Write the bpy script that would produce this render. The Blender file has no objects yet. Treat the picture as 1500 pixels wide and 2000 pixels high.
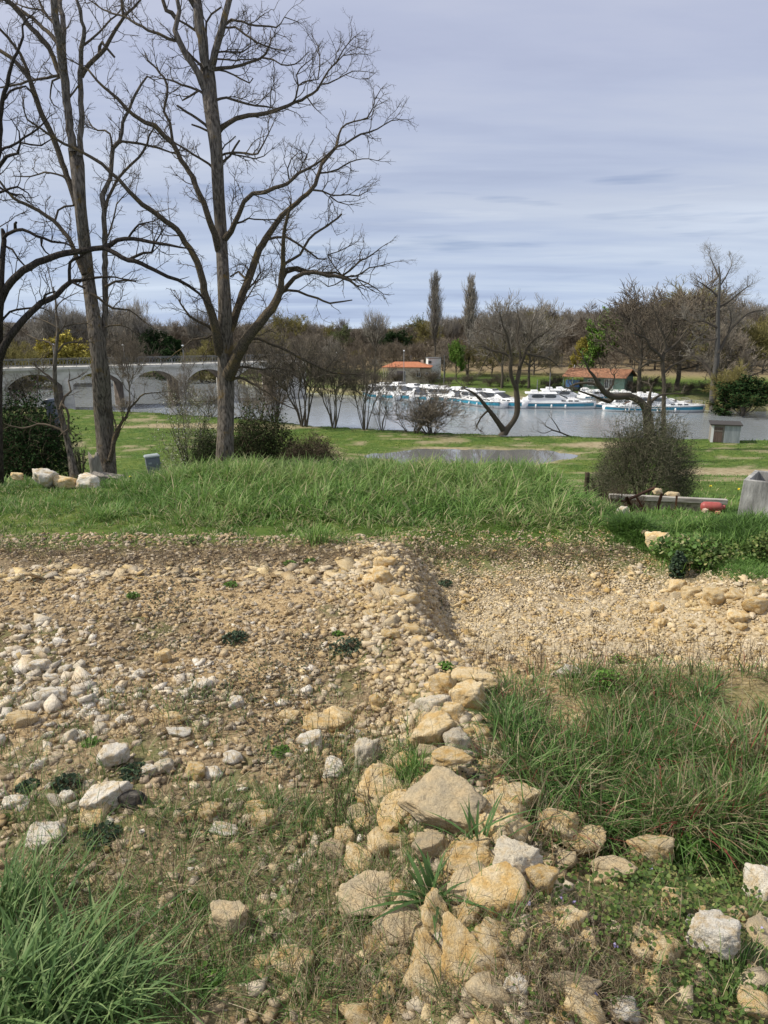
import bpy, math, random
import numpy as np
from mathutils import Vector, Matrix, Euler
# ------------------------------------------------------------------ camera, sky, sun
sc = bpy.context.scene
COL = bpy.data.collections.new("place"); sc.collection.children.link(COL)
EYE = 2.0; PITCH = math.radians(14.1); F = 1389.0
cam_d = bpy.data.cameras.new("camera"); cam = bpy.data.objects.new("camera", cam_d); COL.objects.link(cam)
cam.location = (0, 0, EYE); cam.rotation_euler = (math.radians(90) - PITCH, 0, 0)
cam_d.sensor_fit = 'VERTICAL'; cam_d.sensor_height = 36.0; cam_d.lens = F / 2000 * 36.0
cam_d.clip_start = 0.05; cam_d.clip_end = 6000
sc.camera = cam
sc.view_settings.view_transform = 'Standard'; sc.view_settings.look = 'None'
sc.view_settings.exposure = 0.0; sc.view_settings.gamma = 1.0
SUN_EL, SUN_AZ = math.radians(47), math.radians(-88)      # azimuth from +Y towards +X
sd = Vector((math.sin(SUN_AZ) * math.cos(SUN_EL), math.cos(SUN_AZ) * math.cos(SUN_EL), math.sin(SUN_EL)))
sl = bpy.data.lights.new("sun", 'SUN'); sl.energy = 4.8; sl.angle = math.radians(0.9); sl.color = (1.0, 0.94, 0.83)
so = bpy.data.objects.new("sun", sl); COL.objects.link(so); so.rotation_euler = (-sd).to_track_quat('-Z', 'Y').to_euler()
W = bpy.data.worlds.new("World"); sc.world = W; W.use_nodes = True
nt = W.node_tree; nt.nodes.clear()
def N(nt, t, **kw):
    n = nt.nodes.new(t)
    for k, v in kw.items():
        if k.startswith('i_'): n.inputs[k[2:].replace('_', ' ')].default_value = v
        elif k.startswith('n_'): n.inputs[int(k[2:])].default_value = v
        else: setattr(n, k, v)
    return n
def ramp(nt, stops, interp='LINEAR'):
    r = nt.nodes.new('ShaderNodeValToRGB'); cr = r.color_ramp; cr.interpolation = interp
    while len(cr.elements) > 1: cr.elements.remove(cr.elements[-1])
    for i, (p, c) in enumerate(stops):
        e = cr.elements[0] if i == 0 else cr.elements.new(p)
        e.position = p; e.color = (*c, 1) if len(c) == 3 else c
    return r
def build_world():
    L = nt.links.new
    out = N(nt, 'ShaderNodeOutputWorld'); bg = N(nt, 'ShaderNodeBackground'); bg.inputs[1].default_value = 0.122
    sky = N(nt, 'ShaderNodeTexSky', sky_type='NISHITA'); sky.sun_disc = False
    sky.sun_elevation = SUN_EL; sky.sun_rotation = SUN_AZ
    tc = N(nt, 'ShaderNodeTexCoord'); sep = N(nt, 'ShaderNodeSeparateXYZ'); L(tc.outputs['Generated'], sep.inputs[0])
    # overcast sheet: gradient with height
    g = ramp(nt, [(0.0, (.46, .55, .71)), (0.05, (.45, .53, .68)), (0.16, (.44, .49, .61)), (0.32, (.45, .48, .60)), (0.6, (.46, .48, .58)), (1, (.50, .51, .56))])
    L(sep.outputs['Z'], g.inputs[0])
    # project direction on a cloud layer
    zc = N(nt, 'ShaderNodeMath', operation='MAXIMUM'); zc.inputs[1].default_value = 0.0; L(sep.outputs['Z'], zc.inputs[0])
    za = N(nt, 'ShaderNodeMath', operation='ADD'); za.inputs[1].default_value = 0.09; L(zc.outputs[0], za.inputs[0])
    dv = N(nt, 'ShaderNodeVectorMath', operation='DIVIDE')
    cz = N(nt, 'ShaderNodeCombineXYZ'); [L(za.outputs[0], cz.inputs[i]) for i in range(3)]
    L(tc.outputs['Generated'], dv.inputs[0]); L(cz.outputs[0], dv.inputs[1])
    mp = N(nt, 'ShaderNodeMapping'); mp.inputs['Rotation'].default_value = (0, 0, math.radians(-14)); mp.inputs['Scale'].default_value = (0.22, 0.8, 0.0)
    L(dv.outputs[0], mp.inputs[0])
    n1 = N(nt, 'ShaderNodeTexNoise', i_Scale=1.1, i_Detail=9.0, i_Roughness=0.55); n1.inputs['Distortion'].default_value = 0.25
    L(mp.outputs[0], n1.inputs[0])
    r1 = ramp(nt, [(0.30, (.72, .75, .84)), (0.44, (.92, .94, .98)), (0.56, (1.08, 1.07, 1.04)), (0.74, (1.34, 1.30, 1.20))]); L(n1.outputs[0], r1.inputs[0])
    m1 = N(nt, 'ShaderNodeMix', data_type='RGBA', blend_type='MULTIPLY'); m1.inputs[0].default_value = 1
    L(g.outputs[0], m1.inputs[6]); L(r1.outputs[0], m1.inputs[7])
    # thin darker streaks low over the river
    mp2 = N(nt, 'ShaderNodeMapping'); mp2.inputs['Scale'].default_value = (3.2, 3.2, 42.0); mp2.inputs['Rotation'].default_value = (0, math.radians(-6), 0)
    L(tc.outputs['Generated'], mp2.inputs[0])
    n2 = N(nt, 'ShaderNodeTexNoise', i_Scale=1.0, i_Detail=4.0, i_Roughness=0.55); L(mp2.outputs[0], n2.inputs[0])
    r2 = ramp(nt, [(0.30, (.66, .72, .82)), (0.44, (1, 1, 1)), (0.62, (1.0, 1.0, 1.0)), (0.75, (1.18, 1.15, 1.08))]); L(n2.outputs[0], r2.inputs[0])
    band = ramp(nt, [(0.03, (0, 0, 0)), (0.08, (1, 1, 1)), (0.17, (1, 1, 1)), (0.24, (0, 0, 0))]); L(sep.outputs['Z'], band.inputs[0])
    m2 = N(nt, 'ShaderNodeMix', data_type='RGBA', blend_type='MULTIPLY'); L(band.outputs[0], m2.inputs[0])
    L(m1.outputs[2], m2.inputs[6]); L(r2.outputs[0], m2.inputs[7])
    sc10 = N(nt, 'ShaderNodeVectorMath', operation='SCALE'); sc10.inputs['Scale'].default_value = 10.0; L(m2.outputs[2], sc10.inputs[0])
    mx = N(nt, 'ShaderNodeMix', data_type='RGBA'); mx.inputs[0].default_value = 0.93
    L(sky.outputs[0], mx.inputs[6]); L(sc10.outputs[0], mx.inputs[7])
    L(mx.outputs[2], bg.inputs[0]); L(bg.outputs[0], out.inputs[0])
build_world()
sc.cycles.max_bounces = 5; sc.cycles.diffuse_bounces = 3; sc.cycles.glossy_bounces = 3; sc.cycles.transmission_bounces = 3; sc.cycles.transparent_max_bounces = 8

# ------------------------------------------------------------------ numeric helpers
RS = np.random.RandomState(7)
rnd = random.Random(11)
def hash3(a, b, c, s):
    n = (a.astype(np.int64) * 73856093) ^ (b.astype(np.int64) * 19349663) ^ (c.astype(np.int64) * 83492791) ^ (s * 2654435761)
    n = (n ^ (n >> 13)) * 1274126177 & 0x7fffffff
    n = (n ^ (n >> 15)) * 668265263 & 0x7fffffff
    return ((n ^ (n >> 11)) & 0xffff) / 65535.0
def vnoise(x, y, z=None, s=0):
    x = np.asarray(x, float); y = np.asarray(y, float); z = np.zeros_like(x) if z is None else np.asarray(z, float)
    xi, yi, zi = np.floor(x), np.floor(y), np.floor(z); fx, fy, fz = x - xi, y - yi, z - zi
    fx = fx * fx * (3 - 2 * fx); fy = fy * fy * (3 - 2 * fy); fz = fz * fz * (3 - 2 * fz)
    r = 0
    for i in (0, 1):
        for j in (0, 1):
            if np.all(fz == 0): r = r + hash3(xi + i, yi + j, zi, s) * (fx if i else 1 - fx) * (fy if j else 1 - fy); continue
            for k in (0, 1):
                r = r + hash3(xi + i, yi + j, zi + k, s) * (fx if i else 1 - fx) * (fy if j else 1 - fy) * (fz if k else 1 - fz)
    return r
def fbm(x, y, z=None, s=0, o=4, ro=0.5):
    t = 0; a = 1; w = 0
    for k in range(o):
        f = 2.03 ** k
        t = t + a * (vnoise(x * f + 17 * k, y * f - 9 * k, None if z is None else z * f, s + k) - 0.5); w += a; a *= ro
    return t / w * 2
def ss(a, b, v): t = np.clip((np.asarray(v, float) - a) / (b - a), 0, 1); return t * t * (3 - 2 * t)

cp, sp = math.cos(PITCH), math.sin(PITCH)
def ray(px, py):
    a, b = (px - 750) / F, (1000 - py) / F
    return np.array((a, cp + b * sp, -sp + b * cp))
def P(px, py, D):                       # world point on that sight line at forward distance D
    r = ray(px, py); t = D / r[1]; return np.array((r[0] * t, D, EYE + r[2] * t))
def project(p):
    x, y, z = p[0], p[1], p[2] - EYE; d = y * cp - z * sp
    return 750 + F * x / d, 1000 - F * (y * sp + z * cp) / d

# ------------------------------------------------------------------ the lie of the land
WATER = -7.9
NB = np.array([(-90, 118), (-60, 100), (-41, 91), (-20, 83), (-8, 74), (5, 68), (12, 66), (27, 64), (60, 61), (140, 58)], float)
FB = np.array([(-200, 215), (-80, 180), (-40, 166), (-19, 131), (-12, 124), (-1.6, 117), (40, 97), (60, 92), (150, 88)], float)
zLy = np.array([(-9, 0), (10.0, 0), (12, -.36), (46.5, -7.15), (60, -7.25), (400, -7.25)], float)
zRy = np.array([(-9, 0), (7.3, 0), (8.5, -.25), (12, -1.22), (13.5, -1.44), (16, -1.8), (22, -3.1), (45, -7.1), (60, -7.25), (400, -7.25)], float)
def gxy(px, py): r = ray(px, py); t = -EYE / r[2]; return (r[0] * t, r[1] * t)
RIDGE = [gxy(748, 1085), gxy(765, 1180), gxy(800, 1290), gxy(870, 1400), gxy(890, 1580), gxy(930, 1800), gxy(950, 2000), (0.45, 0.6)]
def seg_dist(x, y, pts):
    best = np.full(np.shape(x), 1e9)
    for (a, b), (c, d) in zip(pts[:-1], pts[1:]):
        vx, vy = c - a, d - b; t = np.clip(((x - a) * vx + (y - b) * vy) / (vx * vx + vy * vy), 0, 1)
        best = np.minimum(best, np.hypot(x - a - t * vx, y - b - t * vy))
    return best
def PIT(x, y):
    e = 0.12 * fbm(x * 1.7, y * 1.7, s=31)
    return ss(.16, .58, x + e) * ss(4.0, 4.75, y + e) * (1 - ss(5.9, 7.6, y + e)) * (1 - ss(2.5, 3.3, x + e * 1.5))
def H(x, y):
    x = np.asarray(x, float); y = np.asarray(y, float)
    zl = np.interp(y, zLy[:, 0], zLy[:, 1]); zr = np.interp(y, zRy[:, 0], zRy[:, 1])
    w = ss(2.2, 3.3, x) * (1 - ss(24, 44, y) * 0.9)
    z = zl * (1 - w) + zr * w
    near = 1 - ss(12, 30, y)
    z = z + near * (0.05 * fbm(x * .9, y * .9, s=1) + 0.022 * fbm(x * 4, y * 4, s=5, o=4))
    z = z - 0.30 * PIT(x, y)
    # grassy hump in front of the trees
    z = z - 0.07 * np.exp(-((y - 8.9) / 1.0) ** 2) * ss(-4.2, -2.0, x) * (1 - ss(1.9, 2.9, x)) - .15 * ss(7.6, 9.4, y) * (1 - ss(-3.6, -2.2, x)) * (y < 40)
    # ridge of tipped stones
    d = seg_dist(x, y, RIDGE)
    z = z + (0.10 + 0.09 * (1 - ss(2.2, 4.5, y))) * np.exp(-(d / .30) ** 2) * (y < 8)
    # weedy bank under the camera, lower right
    z = z + 0.20 * np.exp(-(((x - .95) / .55) ** 2 + ((y - 1.75) / .42) ** 2))
    z = z + 0.22 * np.exp(-(((x - 2.75) / .5) ** 2 + ((y - 5.3) / .6) ** 2))
    # meadow
    z = z + ss(30, 46, y) * 0.10 * fbm(x * .12, y * .12, s=9, o=3)
    nb = np.interp(x, NB[:, 0], NB[:, 1]) + 1.2 * fbm(x * .25, x * 0 + 3, s=4, o=3); fb = np.interp(x, FB[:, 0], FB[:, 1])
    pu = np.exp(-(((x - 7.0) / 9.2) ** 2 + ((y - 54.6) / 5.0) ** 2) * 1.0)
    z = z - 0.24 * ss(.25, .70, pu + .30 * fbm(x * .30, y * .6, s=14, o=4))
    riv = ss(0, 1.6, y - nb) * (1 - ss(-2.5, 0, y - fb))
    z = z * (1 - riv) + (-9.4) * riv
    beyond = ss(-2.5, 0, y - fb)
    far = -7.3 + np.clip((y - fb) * 0.042, 0, 3.2) + 0.0 * x
    far = far + 1.5 * ss(250, 1500, y)
    z = z * (1 - beyond) + far * beyond
    return z
_gx = np.arange(-11, 11.001, .02); _gy = np.arange(-1.0, 14.001, .02)
_GZ = H(*[q.ravel() for q in np.meshgrid(_gx, _gy, indexing='ij')]).reshape(len(_gx), len(_gy))
def Hf(x, y):
    x = np.asarray(x, float); y = np.asarray(y, float); near = (y < 13.9) & (y > -.9) & (np.abs(x) < 10.9)
    u = np.clip((x + 11) / .02, 0, len(_gx) - 1.001); v = np.clip((y + 1) / .02, 0, len(_gy) - 1.001); i = u.astype(int); j = v.astype(int); fu, fv = u - i, v - j
    z = _GZ[i, j] * (1 - fu) * (1 - fv) + _GZ[i + 1, j] * fu * (1 - fv) + _GZ[i, j + 1] * (1 - fu) * fv + _GZ[i + 1, j + 1] * fu * fv
    if not np.all(near): z = z.copy(); k = ~near; z[k] = H(x[k], y[k])
    return z
def hits(px, py):                       # many sight lines at once, near ground only
    px = np.asarray(px, float); py = np.asarray(py, float); a, b = (px - 750) / F, (1000 - py) / F; r = np.stack([a, cp + b * sp, -sp + b * cp], 1)
    n = len(px); lo = np.full(n, .8); hi = np.full(n, 14.0); done = np.zeros(n, bool)
    for t in np.geomspace(.8, 14, 170):
        f = (EYE + r[:, 2] * t <= Hf(r[:, 0] * t, np.minimum(r[:, 1] * t, 13.8))) & ~done; hi[f] = t; done |= f; lo[~done] = t
    for _ in range(14):
        m = (lo + hi) / 2; f = EYE + r[:, 2] * m <= Hf(r[:, 0] * m, np.minimum(r[:, 1] * m, 13.8)); hi[f] = m[f]; lo[~f] = m[~f]
    x, y = r[:, 0] * hi, r[:, 1] * hi; return np.stack([x, y, Hf(x, np.minimum(y, 13.8))], 1)
def hit(px, py, tmax=400.0):
    if py > 985: return hits([px], [py])[0]
    r = ray(px, py); t = np.geomspace(4.0, tmax, 400)
    x, y, z = r[0] * t, r[1] * t, EYE + r[2] * t
    h = H(x, y); i = int(np.argmax(z <= h)); 
    if z[i] > h[i]: i = len(t) - 1
    a, b = t[max(i - 1, 0)], t[i]
    for _ in range(18):
        m = (a + b) / 2
        if EYE + r[2] * m <= H(r[0] * m, r[1] * m): b = m
        else: a = m
    return np.array((r[0] * b, r[1] * b, float(H(r[0] * b, r[1] * b))))
def Hs(x, y): return float(H(np.array([x]), np.array([y]))[0])

# ------------------------------------------------------------------ object helpers
def mesh_np(name, V, Fc, mat, parent=None, smooth=False, attrs=None):
    V = np.asarray(V, np.float32); Fc = np.asarray(Fc, np.int32); k = Fc.shape[1]
    me = bpy.data.meshes.new(name)
    me.vertices.add(len(V)); me.vertices.foreach_set('co', V.ravel())
    me.loops.add(Fc.size); me.loops.foreach_set('vertex_index', Fc.ravel())
    me.polygons.add(len(Fc)); me.polygons.foreach_set('loop_start', np.arange(0, Fc.size, k, dtype=np.int32))
    try: me.polygons.foreach_set('loop_total', np.full(len(Fc), k, np.int32))
    except Exception: pass
    if smooth: me.polygons.foreach_set('use_smooth', np.ones(len(Fc), bool))
    for an, av in (attrs or {}).items():
        if av.ndim == 1: a = me.attributes.new(an, 'FLOAT', 'POINT'); a.data.foreach_set('value', av.astype(np.float32))
        else: a = me.attributes.new(an, 'FLOAT_COLOR', 'POINT'); a.data.foreach_set('color', av.astype(np.float32).ravel())
    me.update(calc_edges=True)
    me.materials.append(mat)
    o = bpy.data.objects.new(name, me); COL.objects.link(o)
    if parent is not None: o.parent = parent
    return o
def tag(o, label=None, cat=None, group=None, kind=None):
    if label: o['label'] = label
    if cat: o['category'] = cat
    if group: o['group'] = group
    if kind: o['kind'] = kind
    return o
def empty(name, loc=(0, 0, 0), rz=0.0):
    o = bpy.data.objects.new(name, None); COL.objects.link(o); o.location = loc; o.rotation_euler = (0, 0, rz); o.empty_display_size = .1
    return o
def copy_tree(o, parent=None):
    c = o.copy(); COL.objects.link(c); c.parent = parent
    for ch in list(o.children): copy_tree(ch, c)
    return c
def side_of(dx, dy, k=1.0):
    if abs(dx) > abs(dy) * k: return 'just left of' if dx < 0 else 'just right of'
    return 'above' if dy < 0 else 'below'
class MB:                                # boxes, prisms, lathes -> one mesh
    def __init__(s): s.v = []; s.f = []
    def add(s, v, f):
        b = len(s.v); s.v += [tuple(map(float, p)) for p in v]; s.f += [tuple(i + b for i in q) for q in f]; return s
    def box(s, c, d, rz=0.0, rx=0.0, ry=0.0):
        R = Euler((rx, ry, rz)).to_matrix(); v = []
        for x in (-.5, .5):
            for y in (-.5, .5):
                for z in (-.5, .5): v.append(Vector(c) + R @ Vector((x * d[0], y * d[1], z * d[2])))
        return s.add(v, [(0, 1, 3, 2), (4, 6, 7, 5), (0, 4, 5, 1), (2, 3, 7, 6), (0, 2, 6, 4), (1, 5, 7, 3)])
    def lathe(s, prof, c=(0, 0, 0), n=12, R=None):
        R = R or Matrix.Identity(3); v = []; f = []
        for r, z in prof:
            for i in range(n):
                a = 2 * math.pi * i / n; v.append(Vector(c) + R @ Vector((r * math.cos(a), r * math.sin(a), z)))
        for j in range(len(prof) - 1):
            for i in range(n): a, b = j * n + i, j * n + (i + 1) % n; f.append((a, b, b + n, a + n))
        f.append(tuple(range(n - 1, -1, -1))); f.append(tuple(range((len(prof) - 1) * n, len(prof) * n)))
        return s.add(v, f)
    def tube(s, p, q, r, n=8):
        p, q = Vector(p), Vector(q); d = q - p; R = d.to_track_quat('Z', 'Y').to_matrix()
        return s.lathe([(r, 0), (r, d.length)], p, n, R)
    def prism(s, poly, y0, y1):          # polygon in xz, extruded along y
        n = len(poly); v = [(x, y0, z) for x, z in poly] + [(x, y1, z) for x, z in poly]
        f = [tuple(range(n)), tuple(range(2 * n - 1, n - 1, -1))] + [(i, i + n, (i + 1) % n + n, (i + 1) % n) for i in range(n)]
        return s.add(v, f)
    def loft(s, secs, cap=True):
        n = len(secs[0]); v = [p for q in secs for p in q]; f = []
        for j in range(len(secs) - 1):
            for i in range(n): a, b = j * n + i, j * n + (i + 1) % n; f.append((a, b, b + n, a + n))
        if cap: f.append(tuple(range(n - 1, -1, -1))); f.append(tuple(range((len(secs) - 1) * n, len(secs) * n)))
        return s.add(v, f)
    def build(s, name, mat, parent=None, smooth=False, bevel=0.0):
        me = bpy.data.meshes.new(name); me.from_pydata(s.v, [], s.f); me.materials.append(mat); me.update()
        if smooth: me.polygons.foreach_set('use_smooth', np.ones(len(me.polygons), bool))
        o = bpy.data.objects.new(name, me); COL.objects.link(o)
        if parent is not None: o.parent = parent
        if bevel: m = o.modifiers.new('bevel', 'BEVEL'); m.width = bevel; m.segments = 2; m.limit_method = 'ANGLE'
        return o
class Tubes:                             # many tapering tubes -> one mesh
    def __init__(s): s.g = {}
    def add(s, pts, rad, sides=3, val=0.0):
        pts = np.asarray(pts, float); rad = np.asarray(rad, float)
        s.g.setdefault((len(pts), sides), []).append((pts, rad, val))
    def arrays(s):
        VV, FF, AA = [], [], []; base = 0
        for (n, k), L in s.g.items():
            Pn = np.stack([a[0] for a in L]); R = np.stack([a[1] for a in L]); K = len(L)
            T = np.gradient(Pn, axis=1); T /= np.linalg.norm(T, axis=2, keepdims=True) + 1e-9
            m = np.abs(T.mean(axis=1)); ref = np.zeros((K, 3)); ref[np.arange(K), np.argmin(m, axis=1)] = 1
            A = np.cross(T, ref[:, None, :]); A /= np.linalg.norm(A, axis=2, keepdims=True) + 1e-9
            B = np.cross(T, A)
            th = np.arange(k) * 2 * np.pi / k
            V = Pn[:, :, None, :] + R[:, :, None, None] * (np.cos(th)[None, None, :, None] * A[:, :, None, :] + np.sin(th)[None, None, :, None] * B[:, :, None, :])
            i = np.arange(K)[:, None, None] * n * k + np.arange(n - 1)[None, :, None] * k
            a = i + np.arange(k)[None, None, :]; b = i + ((np.arange(k) + 1) % k)[None, None, :]
            Fc = np.stack([a, b, b + k, a + k], axis=-1).reshape(-1, 4) + base
            VV.append(V.reshape(-1, 3)); FF.append(Fc); AA.append(np.repeat([q[2] for q in L], n * k)); base += K * n * k
        return np.concatenate(VV), np.concatenate(FF), np.concatenate(AA)
    def build(s, name, mat, parent=None, smooth=True, origin=None):
        V, Fc, A = s.arrays()
        if origin is not None: V = V - np.asarray(origin)[None, :]
        return mesh_np(name, V, Fc, mat, parent, smooth, {'v': A})

# ------------------------------------------------------------------ materials
def new_mat(name):
    m = bpy.data.materials.new(name); m.use_nodes = True; nt = m.node_tree
    b = nt.nodes['Principled BSDF']; b.inputs['Specular IOR Level'].default_value = .25; b.inputs['Roughness'].default_value = .85
    return m, nt, b, nt.links.new
def noise_mat(name, stops, scale=5.0, detail=6.0, rough=.85, bump=0.0, bscale=None, coord='Object', stretch=(1, 1, 1), rnd_amt=0.0, spec=.25, metal=0.0):
    m, nt, b, L = new_mat(name)
    b.inputs['Roughness'].default_value = rough; b.inputs['Specular IOR Level'].default_value = spec; b.inputs['Metallic'].default_value = metal
    tc = N(nt, 'ShaderNodeTexCoord'); mp = N(nt, 'ShaderNodeMapping'); mp.inputs['Scale'].default_value = stretch
    L(tc.outputs[coord], mp.inputs[0])
    n = N(nt, 'ShaderNodeTexNoise', i_Scale=scale, i_Detail=detail, i_Roughness=.6); L(mp.outputs[0], n.inputs[0])
    r = ramp(nt, stops); L(n.outputs[0], r.inputs[0]); c = r.outputs[0]
    if rnd_amt:
        oi = N(nt, 'ShaderNodeObjectInfo'); mr = N(nt, 'ShaderNodeMapRange'); mr.inputs[3].default_value = 1 - rnd_amt; mr.inputs[4].default_value = 1 + rnd_amt
        L(oi.outputs['Random'], mr.inputs[0]); hs = N(nt, 'ShaderNodeHueSaturation'); L(mr.outputs[0], hs.inputs['Value']); L(c, hs.inputs['Color']); c = hs.outputs[0]
    L(c, b.inputs['Base Color'])
    if bump:
        n2 = N(nt, 'ShaderNodeTexNoise', i_Scale=bscale or scale * 3, i_Detail=5.0, i_Roughness=.65); L(mp.outputs[0], n2.inputs[0])
        bp = N(nt, 'ShaderNodeBump'); bp.inputs['Strength'].default_value = bump; bp.inputs['Distance'].default_value = .02
        L(n2.outputs[0], bp.inputs['Height']); L(bp.outputs[0], b.inputs['Normal'])
    return m
def bark_mat(name, dark, light, lichen, lich_amt=.62, scale=1.0, up=.16):
    m, nt, b, L = new_mat(name); b.inputs['Roughness'].default_value = .95; b.inputs['Specular IOR Level'].default_value = .1
    tc = N(nt, 'ShaderNodeTexCoord'); mp = N(nt, 'ShaderNodeMapping'); mp.inputs['Scale'].default_value = (scale, scale, scale * up); L(tc.outputs['Object'], mp.inputs[0])
    v = N(nt, 'ShaderNodeTexNoise', i_Scale=38.0, i_Detail=5.0, i_Roughness=.65); L(mp.outputs[0], v.inputs[0])
    r = ramp(nt, [(0.36, dark), (0.62, light)]); L(v.outputs[0], r.inputs[0])
    n = N(nt, 'ShaderNodeTexNoise', i_Scale=5.0, i_Detail=6.0, i_Roughness=.7); L(tc.outputs['Object'], n.inputs[0])
    lr = ramp(nt, [(lich_amt - .04, (0, 0, 0)), (lich_amt + .08, (.75, .75, .75))]); L(n.outputs[0], lr.inputs[0])
    mx = N(nt, 'ShaderNodeMix', data_type='RGBA'); L(lr.outputs[0], mx.inputs[0]); L(r.outputs[0], mx.inputs[6]); mx.inputs[7].default_value = (*lichen, 1)
    L(mx.outputs[2], b.inputs['Base Color'])
    bp = N(nt, 'ShaderNodeBump'); bp.inputs['Strength'].default_value = 1.0; bp.inputs['Distance'].default_value = .03; L(v.outputs[0], bp.inputs['Height']); L(bp.outputs[0], b.inputs['Normal'])
    return m
def rock_mat(name, c1, c2, c3, island=False, scale=1.0, attr=False):
    m, nt, b, L = new_mat(name); b.inputs['Roughness'].default_value = .92; b.inputs['Specular IOR Level'].default_value = .15
    if not island:
        tc = N(nt, 'ShaderNodeTexCoord'); src = tc.outputs['Object']
    else:
        gg = N(nt, 'ShaderNodeNewGeometry'); src = gg.outputs['Position']
    oi = N(nt, 'ShaderNodeObjectInfo')
    ad = N(nt, 'ShaderNodeVectorMath', operation='ADD'); L(src, ad.inputs[0])
    if not island:
        sc_ = N(nt, 'ShaderNodeMath', operation='MULTIPLY'); sc_.inputs[1].default_value = 37.0; L(oi.outputs['Random'], sc_.inputs[0]); L(sc_.outputs[0], ad.inputs[1])
    n = N(nt, 'ShaderNodeTexNoise', i_Scale=(2.2 if not island else 6.0) * scale, i_Detail=8.0, i_Roughness=.62); L(ad.outputs[0], n.inputs[0])
    r = ramp(nt, [(0.36, c2), (0.5, c1), (0.62, c3)]); L(n.outputs[0], r.inputs[0])
    # weathered grey specks and pits
    n2 = N(nt, 'ShaderNodeTexNoise', i_Scale=(15 if not island else 60.0) * scale, i_Detail=9.0, i_Roughness=.82); L(ad.outputs[0], n2.inputs[0])
    r2 = ramp(nt, [(0.33, (.48, .45, .41)), (0.44, (.90, .89, .87)), (0.55, (1.10, 1.10, 1.08)), (0.68, (1.20, 1.18, 1.15))]); L(n2.outputs[0], r2.inputs[0])
    mm = N(nt, 'ShaderNodeMix', data_type='RGBA', blend_type='MULTIPLY'); mm.inputs[0].default_value = .9; L(r.outputs[0], mm.inputs[6]); L(r2.outputs[0], mm.inputs[7])
    hs = N(nt, 'ShaderNodeHueSaturation'); L(mm.outputs[2], hs.inputs['Color'])
    mr = N(nt, 'ShaderNodeMapRange'); mr.inputs[3].default_value = .74 if island else .84; mr.inputs[4].default_value = 1.10 if island else 1.12
    L(gg.outputs['Random Per Island'] if island else oi.outputs['Random'], mr.inputs[0]); L(mr.outputs[0], hs.inputs['Value'])
    if island:
        w = N(nt, 'ShaderNodeTexWhiteNoise', noise_dimensions='1D'); L(gg.outputs['Random Per Island'], w.inputs['W'])
        ms = N(nt, 'ShaderNodeMapRange'); ms.inputs[3].default_value = .65; ms.inputs[4].default_value = 1.1; L(w.outputs[0], ms.inputs[0]); L(ms.outputs[0], hs.inputs['Saturation'])
    L(hs.outputs[0], b.inputs['Base Color'])
    bp = N(nt, 'ShaderNodeBump'); bp.inputs['Strength'].default_value = 1.0; bp.inputs['Distance'].default_value = .012 if island else .016
    n3 = N(nt, 'ShaderNodeTexNoise', i_Scale=(9 if not island else 45) * scale, i_Detail=9.0, i_Roughness=.7); L(ad.outputs[0], n3.inputs[0])
    L(n3.outputs[0], bp.inputs['Height']); L(bp.outputs[0], b.inputs['Normal'])
    return m
def leaf_mat(name, stops, trans=.35, rough=.6, spec=.3):
    """stops over the per-blade value 'v'"""
    m, nt, b, L = new_mat(name); b.inputs['Roughness'].default_value = rough; b.inputs['Specular IOR Level'].default_value = spec
    a = N(nt, 'ShaderNodeAttribute', attribute_name='v'); r = ramp(nt, stops); L(a.outputs['Fac'], r.inputs[0])
    L(r.outputs[0], b.inputs['Base Color'])
    tr = N(nt, 'ShaderNodeBsdfTranslucent'); L(r.outputs[0], tr.inputs[0]); ms = N(nt, 'ShaderNodeMixShader'); ms.inputs[0].default_value = trans
    out = nt.nodes['Material Output']; L(b.outputs[0], ms.inputs[1]); L(tr.outputs[0], ms.inputs[2]); L(ms.outputs[0], out.inputs[0])
    return m
def flat_mat(name, col, rough=.6, spec=.4, metal=0.0, dirt=.12, scale=3.0):
    d = tuple(c * (1 - dirt) for c in col); l = tuple(min(1, c * (1 + dirt * .6)) for c in col)
    return noise_mat(name, [(0.3, d), (0.7, l)], scale=scale, rough=rough, spec=spec, metal=metal)
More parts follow.
